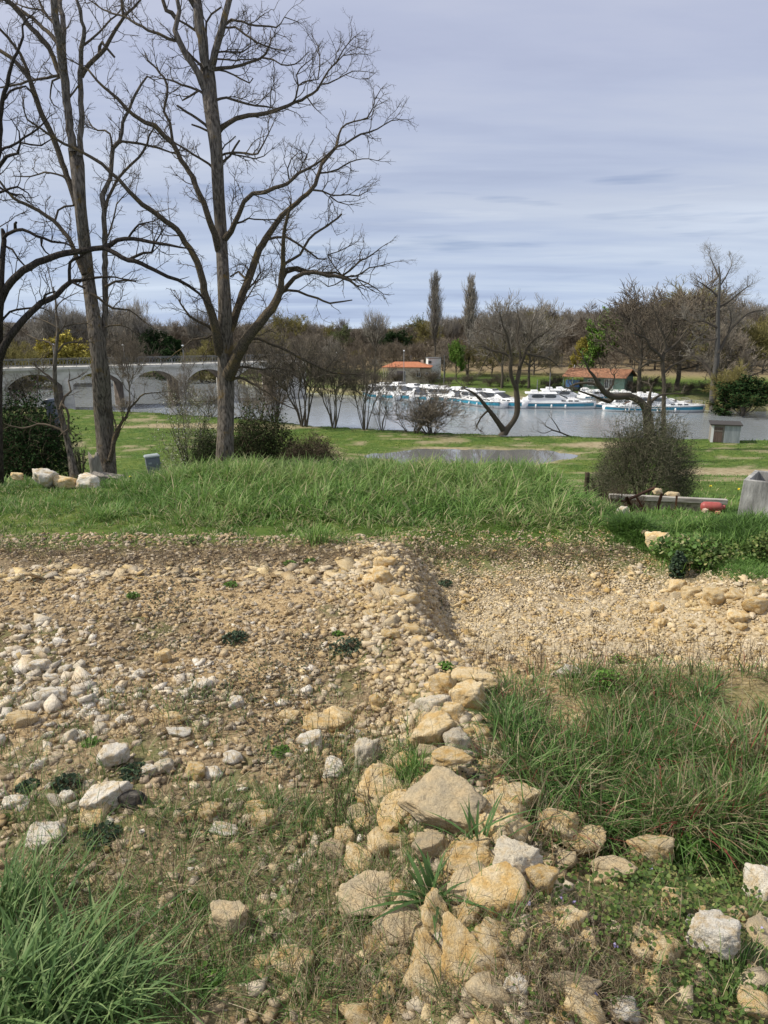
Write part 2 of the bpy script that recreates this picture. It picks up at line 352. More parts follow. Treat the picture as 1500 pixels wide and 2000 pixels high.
# ------------------------------------------------------------------ ground sheet
def zones(x, y):
    n1 = fbm(x * 1.1, y * 1.1, s=40, o=5); n2 = fbm(x * .22, y * .22, s=41, o=4); n3 = fbm(x * 5, y * 5, s=42, o=3)
    mound_front = np.interp(x, [-9, -5, -2, 0, 2, 3, 4.5], [6.0, 6.2, 6.45, 6.55, 6.6, 6.4, 5.6])
    g = ss(-.35, .35, y - mound_front + .35 * n1)                          # grass bank
    g = np.maximum(g, ss(.1, .5, x - .75 + .3 * n1) * (1 - ss(3.4, 4.2, y + .3 * n1)) * .55)      # right foreground
    g = np.maximum(g, (1 - ss(1.9, 2.9, y + .3 * n1)) * .28)
    g = np.maximum(g, .6 * ss(.30, .5, n1 + .6 * n3) * .7 * ss(0, 1, 6.5 - y) * (1 - PIT(x, y)))
    nb = np.interp(x, NB[:, 0], NB[:, 1]); fb = np.interp(x, FB[:, 0], FB[:, 1])
    # meadow: bare and muddy patches
    pu = np.exp(-(((x - 7.5) / 9.0) ** 2 + ((y - 55.6) / 5.6) ** 2)); p2 = np.exp(-(((x - 19.5) / 6.0) ** 2 + ((y - 60.3) / 1.5) ** 2)); p3 = np.exp(-(((x + 20) / 9.0) ** 2 + ((y - 73.5) / 2.2) ** 2))
    p4 = np.exp(-(((x - 26) / 9.0) ** 2 + ((y - 47) / 3.2) ** 2))
    mn = fbm(x * .5, y * 1.1, s=44, o=5)
    mud = ss(.35, .75, np.maximum.reduce([pu, p2 * 1.2, p3 * 1.1, p4 * .9]) + .5 * mn) * ss(20, 30, y) * (1 - ss(-1.5, .5, y - nb))
    mud = np.maximum(mud, .75 * ss(.16, .55, mn + n2 * .8) * ss(20, 30, y) * (1 - ss(-1.5, .5, y - nb)))
    far = ss(-3, 0, y - fb)
    mud = np.maximum(mud, far * ss(.1, .5, n2 + .2) * .45 * (1 - ss(8, 16, y - fb)))
    quay = far * (1 - ss(1.5, 3.5, y - fb)); gravel = far * np.exp(-(((x + 3) / 9) ** 2 + ((y - 134) / 6) ** 2))
    mud = np.clip(np.maximum.reduce([mud, quay * .8, gravel]), 0, 1)
    br = np.maximum(.9 * np.exp(-((y - mound_front + .35) / .42) ** 2), .8 * ss(-.12, .40, n1 + .3 * n3) * (1 - PIT(x, y)) * (y < 7))
    br = np.maximum(br, far * ss(32, 46, y - fb) * .95)
    br = np.maximum(br, .75 * (1 - ss(2.5, 3.3, y + .4 * n1)))
    br = np.maximum(br, .6 * ss(.0, .35, n2) * ss(8, 14, y) * (1 - far) * ss(0.30, .5, x / (y + 1)))
    g = g * (1 - far * ss(30, 46, y - fb) * .95)
    return np.stack([g, mud, np.clip(br, 0, 1), PIT(x, y)], 1)
def build_ground():
    ys = [-4.0]
    while ys[-1] < 1600:
        y = ys[-1]; ys.append(y + (0.12 if y < .4 else 0.019 if y < 2.4 else y * .008 if y < 9 else y * .0125))
    ys = np.array(ys); us = np.linspace(-.95, .95, 620)
    Y, U = np.meshgrid(ys, us, indexing='ij'); X = U * (np.maximum(Y, 0) + 1.6)
    x, y = X.ravel(), Y.ravel(); z = H(x, y)
    # lumps of soil and small stones pressed in near the path
    nr = 1 - ss(7, 13, y)
    z = z + nr * (.016 * fbm(x * 9, y * 9, s=50, o=3) + .010 * fbm(x * 26, y * 26, s=51, o=3)) 
    n, k = len(ys), len(us); i = np.arange(n - 1)[:, None] * k + np.arange(k - 1)[None, :]
    Fc = np.stack([i, i + 1, i + k + 1, i + k], -1).reshape(-1, 4)
    m, nt, b, L = new_mat('ground_mix'); b.inputs['Roughness'].default_value = .95; b.inputs['Specular IOR Level'].default_value = .1
    at = N(nt, 'ShaderNodeAttribute', attribute_name='zone'); sp_ = N(nt, 'ShaderNodeSeparateColor'); L(at.outputs['Color'], sp_.inputs[0])
    tc = N(nt, 'ShaderNodeTexCoord')
    def nz(scale, det=6.0, ro=.6, dist=0.0):
        n = N(nt, 'ShaderNodeTexNoise', i_Scale=scale, i_Detail=det, i_Roughness=ro); n.inputs['Distortion'].default_value = dist; L(tc.outputs['Object'], n.inputs[0]); return n.outputs[0]
    nf, nm, nl = nz(38.0), nz(6.0), nz(.45)
    soil = ramp(nt, [(0.33, (.18, .125, .065)), (0.45, (.39, .30, .18)), (0.55, (.51, .41, .26)), (0.68, (.64, .54, .38))]); L(nf, soil.inputs[0])
    soil2 = ramp(nt, [(0.3, (.75, .66, .55)), (0.7, (1.15, 1.1, 1.0))]); L(nm, soil2.inputs[0])
    def mix(f, a, c, bt='MIX'):
        q = N(nt, 'ShaderNodeMix', data_type='RGBA', blend_type=bt)
        if hasattr(f, 'links'): L(f, q.inputs[0])
        else: q.inputs[0].default_value = f
        for s_, v in ((6, a), (7, c)):
            if hasattr(v, 'links'): L(v, q.inputs[s_])
            else: q.inputs[s_].default_value = (*v, 1)
        return q.outputs[2]
    base = mix(1.0, soil.outputs[0], soil2.outputs[0], 'MULTIPLY')
    pit = ramp(nt, [(0.33, (.22, .17, .10)), (0.5, (.46, .37, .235)), (0.68, (.62, .53, .38))]); L(nf, pit.inputs[0])
    base = mix(at.outputs['Alpha'], base, pit.outputs[0])
    litter = ramp(nt, [(0.33, (.075, .056, .036)), (0.5, (.21, .16, .10)), (0.7, (.42, .34, .22))]); L(nz(55.0, 7.0, .7, .6), litter.inputs[0])
    base = mix(sp_.outputs[2], base, litter.outputs[0])
    gr = ramp(nt, [(0.30, (.035, .060, .014)), (0.5, (.080, .130, .028)), (0.72, (.165, .20, .065))]); L(nz(2.3, 9.0, .72), gr.inputs[0])
    gl = ramp(nt, [(0.35, (.75, .85, .7)), (0.65, (1.25, 1.1, 1.0))]); L(nl, gl.inputs[0])
    grc = mix(1.0, gr.outputs[0], gl.outputs[0], 'MULTIPLY')
    base = mix(sp_.outputs[0], base, grc)
    md = ramp(nt, [(0.3, (.17, .135, .075)), (0.5, (.30, .25, .15)), (0.7, (.42, .36, .25))]); L(nz(3.0, 8.0, .7), md.inputs[0])
    base = mix(sp_.outputs[1], base, md.outputs[0])
    L(base, b.inputs['Base Color'])
    bp = N(nt, 'ShaderNodeBump'); bp.inputs['Strength'].default_value = .9; bp.inputs['Distance'].default_value = .012; L(nz(70.0, 6.0, .7), bp.inputs['Height']); L(bp.outputs[0], b.inputs['Normal'])
    o = mesh_np('ground', np.stack([x, y, z], 1), Fc, m, smooth=True, attrs={'zone': zones(x, y)}); o['kind'] = 'structure'
build_ground()
# ------------------------------------------------------------------ river and puddle
def water_mat(name, tint, bump, sx, sy, rough):
    m, nt, b, L = new_mat(name); b.inputs['Base Color'].default_value = (*tint, 1); b.inputs['Roughness'].default_value = rough; b.inputs['Specular IOR Level'].default_value = .8
    tc = N(nt, 'ShaderNodeTexCoord'); mp = N(nt, 'ShaderNodeMapping'); mp.inputs['Scale'].default_value = (sx, sy, 1); L(tc.outputs['Object'], mp.inputs[0])
    n = N(nt, 'ShaderNodeTexNoise', i_Scale=1.0, i_Detail=5.0, i_Roughness=.6); n.inputs['Distortion'].default_value = .4; L(mp.outputs[0], n.inputs[0])
    n2 = N(nt, 'ShaderNodeTexNoise', i_Scale=.07, i_Detail=2.0); L(tc.outputs['Object'], n2.inputs[0])
    r = ramp(nt, [(0.38, (.25, .25, .25)), (0.6, (1, 1, 1))]); L(n2.outputs[0], r.inputs[0])
    bp = N(nt, 'ShaderNodeBump'); bp.inputs['Distance'].default_value = .12; L(n.outputs[0], bp.inputs['Height'])
    mu = N(nt, 'ShaderNodeMath', operation='MULTIPLY'); mu.inputs[1].default_value = bump; L(r.outputs[0], mu.inputs[0]); L(mu.outputs[0], bp.inputs['Strength']); L(bp.outputs[0], b.inputs['Normal'])
    return m
o = mesh_np('river_water', [(-260, 50, WATER), (200, 50, WATER), (200, 230, WATER), (-260, 230, WATER)], [(0, 1, 2, 3)], water_mat('river_surface', (.27, .295, .31), .60, 1.5, .8, .12)); o['kind'] = 'structure'
o = mesh_np('puddle_water', [(-7, 47, -7.36), (22, 47, -7.36), (22, 61, -7.36), (-7, 61, -7.36)], [(0, 1, 2, 3)], water_mat('puddle_surface', (.17, .17, .16), .02, 2, 2, .03)); o['kind'] = 'structure'
# ------------------------------------------------------------------ low wooded hills on the skyline
def build_hills():
    xs = np.linspace(-1150, 1150, 520); m = noise_mat('hill_wood', [(0.3, (.030, .032, .030)), (0.5, (.070, .060, .048)), (0.7, (.12, .10, .075))], scale=.06, detail=9, rough=1, bump=0)
    V, Fc = [], []
    rows = 26
    for j in range(rows):
        t = j / (rows - 1); y = 620 + 520 * t
        ridge = 5 + 5 * np.exp(-((xs - 560) / 260) ** 2) + 3.5 * np.exp(-((xs + 520) / 200) ** 2) - 3 * np.exp(-((xs + 60) / 200) ** 2)
        h = -7 + (ridge + 8) * math.sin(min(1, t * 1.5) * math.pi / 2) * 1.35 + 2.6 * fbm(xs * .03, xs * 0 + j * .7, s=60, o=5) * (j > 2)
        for x, z in zip(xs, h): V.append((x, y, z))
    n = len(xs)
    i = np.arange(rows - 1)[:, None] * n + np.arange(n - 1)[None, :]
    o = mesh_np('hills', V, np.stack([i, i + 1, i + n + 1, i + n], -1).reshape(-1, 4), m, smooth=True); o['kind'] = 'structure'
build_hills()
# ------------------------------------------------------------------ bare trees close by, limb by limb
BARK_MAIN = bark_mat('grey_furrowed_bark', (.042, .035, .028), (.215, .185, .15), (.20, .13, .035), .60)
BARK_LIMB = bark_mat('lichen_bark', (.045, .037, .028), (.165, .132, .092), (.21, .15, .06), .58, 2.0, .4)
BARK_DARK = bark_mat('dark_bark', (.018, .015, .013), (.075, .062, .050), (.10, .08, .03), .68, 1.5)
TWIG = noise_mat('twig_bark', [(0.3, (.055, .044, .032)), (0.7, (.15, .12, .085))], scale=4, rough=.95, spec=.1)
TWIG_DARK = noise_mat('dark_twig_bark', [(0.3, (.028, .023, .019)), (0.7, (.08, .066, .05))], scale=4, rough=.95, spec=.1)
def smooth_poly(pts, rad, step):
    """Catmull-Rom resample"""
    pts = np.asarray(pts, float); n = len(pts)
    if n < 3:
        k = max(2, int(np.linalg.norm(pts[-1] - pts[0]) / step) + 1); t = np.linspace(0, 1, k)[:, None]
        return pts[0] * (1 - t) + pts[-1] * t, rad[0] * (1 - t[:, 0]) + rad[-1] * t[:, 0]
    E = np.vstack([2 * pts[0] - pts[1], pts, 2 * pts[-1] - pts[-2]]); o = []; r = []
    for i in range(n - 1):
        a, b, c, d = E[i:i + 4]; k = max(1, int(np.linalg.norm(c - b) / step))
        for j in range(k):
            t = j / k; o.append(.5 * ((2 * b) + (c - a) * t + (2 * a - 5 * b + 4 * c - d) * t * t + (3 * b - a - 3 * c + d) * t ** 3)); r.append(rad[i] * (1 - t) + rad[i + 1] * t)
    o.append(pts[-1]); r.append(rad[-1]); return np.array(o), np.array(r)
def grow_twig(T, p, d, length, r, lev, R, zig=.35, up=.10, spur=True, dens=1.0, bias=None, fmin=.0016):
    n = max(3, int(length / (.05 if lev > 1 else .075)) + 1); n = min(n, 14)
    pts = [p.copy()]; d = d / (np.linalg.norm(d) + 1e-9); seg = length / (n - 1)
    for i in range(n - 1):
        d = d + R.normal(0, zig, 3) * (.55 if i % 2 else .8) + np.array((0, 0, up)); 
        if bias is not None: d = d + bias * .05
        d /= np.linalg.norm(d); pts.append(pts[-1] + d * seg)
    pts = np.array(pts); rad = np.linspace(r, r * .42, n)
    T.add(pts, rad, 4 if lev == 0 else 3, 0.0)
    if lev >= 3: return
    cnt = int(np.clip(length / (.085 if lev == 0 else .06 if lev == 1 else .045) * dens, 1, 12))
    for k in range(cnt):
        t = R.uniform(.15, 1.0); i = min(n - 2, int(t * (n - 1))); q = pts[i] + (pts[i + 1] - pts[i]) * R.rand(); tdir = pts[i + 1] - pts[i]; tdir /= np.linalg.norm(tdir)
        s = np.cross(tdir, R.normal(0, 1, 3)); s /= np.linalg.norm(s) + 1e-9
        a = R.uniform(.6, 1.15); nd = tdir * math.cos(a) + s * math.sin(a)
        L = length * R.uniform(.25, .55) * (1.1 - .5 * t) if lev < 2 else R.uniform(.02, .07)
        if L < .015: continue
        grow_twig(T, q, nd, L, max(fmin, r * .6), lev + 1, R, zig, up * .7, spur, dens, None, fmin)
def px_tree(name, label, D, trunk, limbs, seed, bark, limb_bark, twig_bark, group=None, tw_gap=22, tw_len=(35, 105), dens=1.0, rmin=.0035, trunk_sides=14, flare=1.35):
    """trunk / limbs: lists of (px, py, half width px) sampled on the sight lines at about D; every limb keeps a depth of its own"""
    R = np.random.RandomState(seed); m_px = D / F
    bx, by = trunk[0][0], trunk[0][1]; b = P(bx, by, D); root = empty(name, (b[0], b[1], b[2])); org = np.array(b)
    tag(root, label, 'tree', group)
    T = Tubes(); tw = Tubes(); 
    def to3(pl, dy0, slope):
        pts, rad = [], []; x0, y0 = pl[0][0], pl[0][1]; acc = 0; last = (x0, y0)
        for (px, py, r) in pl:
            acc += math.hypot(px - last[0], py - last[1]); last = (px, py)
            Dq = D + dy0 + slope * acc * m_px + .12 * math.sin(acc * .021 + seed)
            w = P(px, py, Dq); pts.append(w); rad.append(r * Dq / F / cp * 1.0)
        return np.array(pts), np.array(rad)
    tp, tr = to3(trunk, 0, 0.0); tp, tr = smooth_poly(tp, tr, .12)
    # ribbed, slightly irregular trunk
    k = trunk_sides * 2; th = np.arange(k) * 2 * np.pi / k; V = []
    for i, (p, r) in enumerate(zip(tp, tr)):
        h = p[2] - tp[0][2]; fl = 1 + (flare - 1) * math.exp(-max(0, h + .2) / .22)
        rr = r * fl * (1 + .07 * np.sin(th * 5 + .6 * h) * (fl - .7) + .05 * (vnoise(th * 2.4, np.full(k, h * 1.1), s=seed) - .5) * 2 + .06 * (vnoise(th * 7, np.full(k, h * 2.2), s=seed + 3) - .5))
        V += [(p[0] + q * math.cos(a), p[1] + q * math.sin(a), p[2]) for q, a in zip(rr, th)]
    V = np.array(V) - org[None]; n = len(tp); i = np.arange(n - 1)[:, None] * k; a = i + np.arange(k)[None]; c = i + ((np.arange(k) + 1) % k)[None]
    mesh_np('trunk', V, np.stack([a, c, c + k, a + k], -1).reshape(-1, 4), bark, root, True)
    for li, pl in enumerate(limbs):
        opts = {}
        if isinstance(pl[-1], dict): opts = pl[-1]; pl = pl[:-1]
        sl = R.uniform(-.38, .38) * opts.get('sl', 1.0); pts, rad = to3(pl, opts.get('dy', 0.0), sl)
        q, rr = smooth_poly(pts, rad, .10); q[1:-1] += R.normal(0, .006, q[1:-1].shape)
        LT = Tubes(); LT.add(q, np.maximum(rr, .0035), 8 if rr[0] > .02 else 6)
        lo = LT.build('limb', limb_bark if not opts.get('main') else bark, root, True, org)
        tot = np.cumsum(np.r_[0, np.linalg.norm(np.diff(q, axis=0), axis=1)]); Lm = tot[-1]; gap = tw_gap * m_px * opts.get('gap', 1.0)
        s = gap * R.uniform(.4, 1.2) + opts.get('skip', .10) * Lm
        while s < Lm:
            i = min(len(q) - 2, int(np.searchsorted(tot, s)) - 1); i = max(i, 0); td = q[i + 1] - q[i]; td /= np.linalg.norm(td)
            f = s / Lm; side = np.cross(td, np.array((0, 1.0, 0))) * R.choice([-1, 1]) + R.normal(0, .45, 3); side /= np.linalg.norm(side)
            an = R.uniform(.45, 1.2); nd = td * math.cos(an) + side * math.sin(an) + np.array((0, 0, .22))
            L = R.uniform(*tw_len) * m_px * (1.0 - .35 * f) * opts.get('tl', 1.0)
            r0 = min(rr[i] * .6, R.uniform(.0045, .009))
            grow_twig(tw, q[i], nd, L, max(r0, rmin), 0, R, dens=dens, fmin=rmin * .45)
            s += gap * R.uniform(.5, 1.5)
        # the tip breaks into a fan of twigs
        if not opts.get('dead'):
            for _ in range(3):
                td = q[-1] - q[-2]; td /= np.linalg.norm(td); grow_twig(tw, q[-1], td + R.normal(0, .35, 3), R.uniform(12, 34) * m_px, max(rmin, rr[-1] * .7), 0, R, dens=dens, fmin=rmin * .45)
    t = tw.build('twigs', twig_bark, root, True, org)
    return root
# centre tree
B_tr = [(434, 965, 24), (437, 930, 20), (439, 880, 16.5), (441, 800, 15), (441, 740, 15), (441, 700, 15), (439, 650, 13.5), (439, 600, 12), (436, 540, 11), (434, 500, 10.5), (431, 440, 10.5), (427, 380, 10.5), (423, 300, 10.3), (417, 245, 12), (411, 200, 12), (407, 160, 12.5), (404, 125, 11)]
B_li = [
 [(405, 130, 8), (400, 118, 8), (397, 90, 8.5), (392, 60, 8.5), (388, 25, 8), (384, 0, 7.5), (380, -45, 6.5), (382, -100, 5), dict(main=1, skip=.6)],
 [(412, 135, 7), (417, 118, 6.5), (424, 90, 6.2), (433, 60, 6), (441, 30, 5.5), (447, 0, 5), (462, -35, 4), (478, -90, 3), dict(main=1)],
 [(388, 25, 5), (378, 8, 4), (366, -10, 3.5), (352, -60, 2)],
 [(430, 690, 10), (421, 644, 8.5), (412, 606, 7.5), (402, 580, 7), (397, 554, 6.6), (390, 526, 6.2), (380, 500, 6), (362, 474, 5.5), (346, 448, 5), (324, 432, 4.6), (298, 412, 4.4), (276, 398, 4.2), (250, 372, 3.8), (234, 352, 3.4), (216, 338, 3.2), (200, 320, 3), (180, 308, 2.8), (164, 300, 2.6), (140, 288, 2.4), (108, 272, 2.2), (80, 250, 1.8), (54, 234, 1.5), (46, 200, 1), dict(main=0)],
 [(427, 490, 6.5), (420, 458, 6), (408, 428, 5.5), (398, 396, 5), (386, 374, 4.8), (378, 348, 4.4), (362, 324, 4.2), (346, 299, 4.2), (338, 280, 4.2), (318, 264, 4.2), (304, 246, 4.2), (284, 240, 3.6), (262, 224, 3.2), (250, 214, 3), (230, 192, 2.8), (216, 180, 2.4), (190, 158, 2), (172, 136, 1.7), (158, 128, 1.3), (128, 113, .9)],
 [(338, 282, 2.6), (334, 258, 2.5), (332, 240, 2.4), (320, 218, 2.3), (326, 190, 2.2), (326, 170, 2), (320, 152, 1.8), (304, 134, 1.5), (289, 118, 1.2)],
 [(444, 690, 9), (447, 650, 8), (455, 630, 7.5), (463, 604, 7.2), (474, 576, 7), (484, 548, 6.8), (496, 516, 6.4), (506, 488, 6.2), (518, 468, 6), (534, 444, 5.2), (550, 422, 4.6), (580, 396, 4), (608, 372, 3.6), (620, 346, 3.4), (628, 322, 3), (646, 300, 2.6), (658, 286, 2.2), (666, 250, 1.6), (690, 238, 1.3), (718, 230, 1.2), (728, 210, 1), (732, 194, .8), (744, 174, .6)],
 [(658, 286, 2), (672, 282, 1.8), (692, 268, 1.8), (720, 258, 1.4), (750, 244, 1), (780, 234, .7), (796, 234, .5), dict(dy=-.1)],
 [(624, 338, 1.8), (640, 338, 1.4), (660, 330, 1.3), (684, 316, 1.1), (708, 310, .9), (738, 314, .6)],
 [(610, 371, 1.9), (630, 374, 1.7), (648, 382, 1.4), (680, 380, 1.1), (700, 382, 1), (716, 374, .7)],
 [(644, 383, 1.3), (660, 394, 1), (680, 400, .7)],
 [(512, 478, 2.6), (524, 468, 2.3), (540, 464, 2.2), (560, 464, 2.1), (580, 476, 2), (600, 490, 1.8), (620, 504, 1.4), (636, 507, 1), dict(dead=1, gap=2.5)],
 [(440, 466, 6), (452, 452, 5.2), (461, 436, 4.6), (466, 420, 4.3), (476, 394, 4), (494, 378, 3.8), (518, 374, 3.6), (536, 368, 3.4), (560, 358, 3), (584, 338, 2.6), (612, 324, 2), (636, 306, 1.6), (650, 292, 1.3)],
 [(462, 436, 1.9), (472, 432, 1.7), (486, 428, 1.5), (510, 429, 1.3), (546, 429, .9)],
 [(584, 338, 1.5), (592, 320, 1.2), (600, 302, 1), (582, 292, .7)], [(566, 354, 1.5), (562, 330, 1.2), (568, 312, 1), (580, 300, .7)],
 [(422, 262, 6), (434, 250, 5), (446, 239, 4.2), (462, 230, 4), (486, 226, 3.8), (520, 222, 3.5), (550, 212, 3), (576, 200, 2.6), (600, 190, 2.3), (620, 174, 2), (632, 156, 1.6), (640, 140, 1.4), (658, 120, 1.2), (672, 98, 1), (692, 72, .7)],
 [(572, 201, 1.8), (577, 190, 1.6), (582, 170, 1.4), (580, 146, 1.2), (586, 132, 1), (608, 116, .7)],
 [(628, 164, 1.3), (640, 162, 1.2), (660, 154, 1), (690, 140, .8), (716, 140, .5)],
 [(582, 168, 1.3), (592, 162, 1.2), (620, 154, 1.1), (624, 130, 1), (622, 90, .8), (612, 74, .5)],
 [(652, 128, 1.1), (670, 110, .9), (692, 104, .7), (716, 106, .5)], [(600, 190, 1.2), (612, 206, 1), (620, 216, .6)],
 [(420, 196, 2.6), (432, 192, 2.2), (442, 191, 2.1), (466, 198, 2), (500, 208, 1.7), (530, 210, 1.3)],
 [(529, 208, 1.1), (528, 184, .9), (534, 165, .6)],
 [(414, 136, 3.6), (430, 134, 3), (450, 133, 2.8), (474, 128, 2.5), (510, 114, 2), (524, 96, 1.5), (529, 76, .9)],
 [(514, 113, 1.6), (534, 117, 1.4), (550, 126, 1.2), (576, 126, 1), (596, 108, .7)],
 [(438, 48, 2.1), (452, 40, 1.9), (486, 47, 1.7), (514, 53, 1.5), (540, 53, 1.2), (548, 46, 1), (556, 34, .9), (580, 42, .6)],
 [(436, 53, 2), (460, 54, 1.8), (490, 74, 1.6), (516, 89, 1.3), (550, 98, .9)],
 [(424, 102, 1.6), (450, 102, 1.4), (474, 102, 1.3), (488, 90, 1.1), (490, 56, .7)],
 [(418, 115, 1.6), (440, 116, 1.4), (460, 118, 1.3), (500, 114, .9)],
 [(416, 138, 1.6), (442, 138, 1.5), (470, 154, 1.3), (488, 163, 1.2), (494, 153, 1), dict(dead=1, gap=2)],
 [(428, 306, 2.2), (440, 301, 2), (454, 298, 2), (480, 300, 1.8), (504, 300, 1.6), (516, 280, 1.3), (524, 260, 1), (536, 236, .6)],
 [(446, 299, 1.5), (474, 304, 1.3), (498, 310, 1.1), (516, 306, .9), (530, 292, .6)],
 [(428, 328, 3), (438, 316, 2.4), (450, 304, 2), (460, 286, 1.8), (468, 274, 1.6), dict(dead=1, gap=3)],
 [(426, 302, 1.4), (440, 284, 1.2), (460, 266, 1), dict(dead=1, gap=3)],
 [(408, 252, 2.6), (400, 243, 2.4), (386, 232, 2.2), (362, 220, 2), (346, 206, 1.6), dict(dead=1, gap=3)],
 [(410, 258, 1.9), (390, 249, 1.7), (374, 243, 1.4), dict(dead=1, gap=3)],
 [(402, 186, 2.4), (392, 178, 2.1), (370, 170, 1.9), (340, 160, 1.6), (324, 154, 1.2), (300, 148, .7)],
 [(388, 177, 1.9), (370, 188, 1.7), (356, 194, 1.4), (350, 184, 1), dict(dead=1)],
 [(400, 172, 7), (394, 160, 6.2), (389, 146, 5.6), (378, 128, 5.3), (362, 108, 5.2), (352, 82, 5), (341, 60, 4.4), (346, 38, 4), (350, 22, 3.6), (346, 0, 3), (342, -40, 2), dict(main=1, gap=1.3)],
 [(345, 38, 3.6), (336, 28, 3.6), (326, 20, 3.4), (319, 2, 3), (312, -40, 2)],
 [(353, 86, 3), (344, 80, 2.7), (330, 77, 2.6), (310, 66, 2.4), (290, 58, 2.2), (266, 46, 2.1), (246, 33, 1.8), (220, 26, 1.5), (192, 13, 1.2), (168, -4, .8)],
 [(398, 138, 2.4), (390, 126, 2.2), (380, 114, 2.1), (366, 100, 1.6), (352, 88, 1.2)],
 [(388, 62, 2.3), (380, 58, 2), (366, 48, 1.9), (350, 40, 1.6), dict(dead=1)],
 [(402, 70, 2), (404, 44, 1.8), (412, 28, 1.7), (432, 14, 1.5), dict(dead=1)],
 [(414, 326, 2.2), (408, 320, 2), (390, 308, 1.9), (362, 292, 1.7), (344, 280, 1.5), (330, 270, 1)],
 [(428, 668, 4), (421, 650, 3.2), (406, 636, 2.8), (388, 628, 2.4), (370, 618, 2.2), (362, 606, 1.8), (352, 592, 1.5), dict(gap=.6)],
 [(446, 735, 13), (458, 708, 11), (472, 678, 10), (496, 644, 9), (514, 624, 8.6), (530, 602, 8.2), (541, 584, 7.4), (547, 568, 6.2), (550, 540, 5.2), (553, 518, 4.6), (553, 496, 4), (554, 470, 3.6), (557, 440, 3), (564, 418, 2.4), (568, 404, 1.6), dict(skip=.25)],
 [(540, 588, 5.5), (548, 572, 5), (560, 560, 4.4), (574, 544, 4), (594, 534, 3.8), (612, 532, 3.6), (640, 538, 3.4), (666, 542, 3), (684, 548, 2.3), (696, 558, 1.6), dict(dy=-.12, skip=.4)],
 [(549, 550, 3.4), (560, 532, 3), (576, 528, 2.8), (600, 530, 2.6), (632, 533, 2.3), (656, 532, 2), (676, 541, 1.5), dict(dy=.1, gap=1.4)],
 [(553, 532, 3), (562, 524, 2.6), (580, 522, 2.4), (598, 528, 1.8), dict(gap=3)],
 [(664, 540, 1.9), (684, 528, 1.7), (702, 510, 1.4), (724, 500, 1.2), (746, 482, .7)],
 [(672, 541, 1.7), (706, 536, 1.4), (720, 524, 1.2), (740, 520, 1), (776, 510, .5)],
 [(682, 548, 1.5), (696, 544, 1.3), (720, 554, 1.1), (748, 574, .7)], [(672, 545, 1.3), (656, 556, 1.1), (640, 560, 1), (630, 552, .7)],
 [(552, 520, 2.8), (560, 512, 2.5), (588, 498, 2.3), (596, 478, 2.2), (614, 456, 2), (650, 434, 1.8), (667, 418, 1.6), dict(dead=1, gap=2.5)],
 [(668, 538, 1.2), (642, 504, 1), (640, 498, 1), (660, 492, .9), (680, 482, .8), (700, 470, .5), dict(gap=.7)],
 [(548, 572, 2.6), (562, 566, 2.4), (580, 568, 2.2), (600, 576, 2), (620, 584, 1.9), (644, 591, 1.7), (670, 588, 1.4), (688, 586, 1), dict(dead=1, gap=2)],
 [(470, 690, 3), (493, 663, 2.6), (517, 667, 2.5), (550, 680, 2.4), (590, 700, 2.2), (623, 717, 1.9), (650, 728, 1.5), (700, 732, .8)],
 [(452, 742, 2.8), (467, 737, 2.5), (490, 747, 2.2), (523, 767, 1.8), (550, 787, 1.3), (578, 800, .8)],
 [(454, 720, 2.4), (480, 716, 2), (512, 722, 1.7), (540, 718, 1.3), (570, 726, .8)],
 [(432, 640, 2.2), (404, 660, 1.8), (376, 664, 1.5), (344, 690, 1), (322, 704, .7), dict(gap=1.6)],
 [(458, 640, 1.8), (466, 610, 1.5), (478, 590, 1.3), (496, 560, 1)], [(480, 570, 1.7), (498, 552, 1.5), (508, 532, 1.2), (500, 480, .7)],
 [(450, 540, 1.4), (464, 530, 1.7), (480, 545, 2)],
]
px_tree('bare_tree', 'tall bare tree with lichened limbs at the centre of the grassy hump', 12.4, B_tr, B_li, 3, BARK_MAIN, BARK_LIMB, TWIG, tw_gap=15, tw_len=(28, 88), dens=1.15, rmin=.0029)
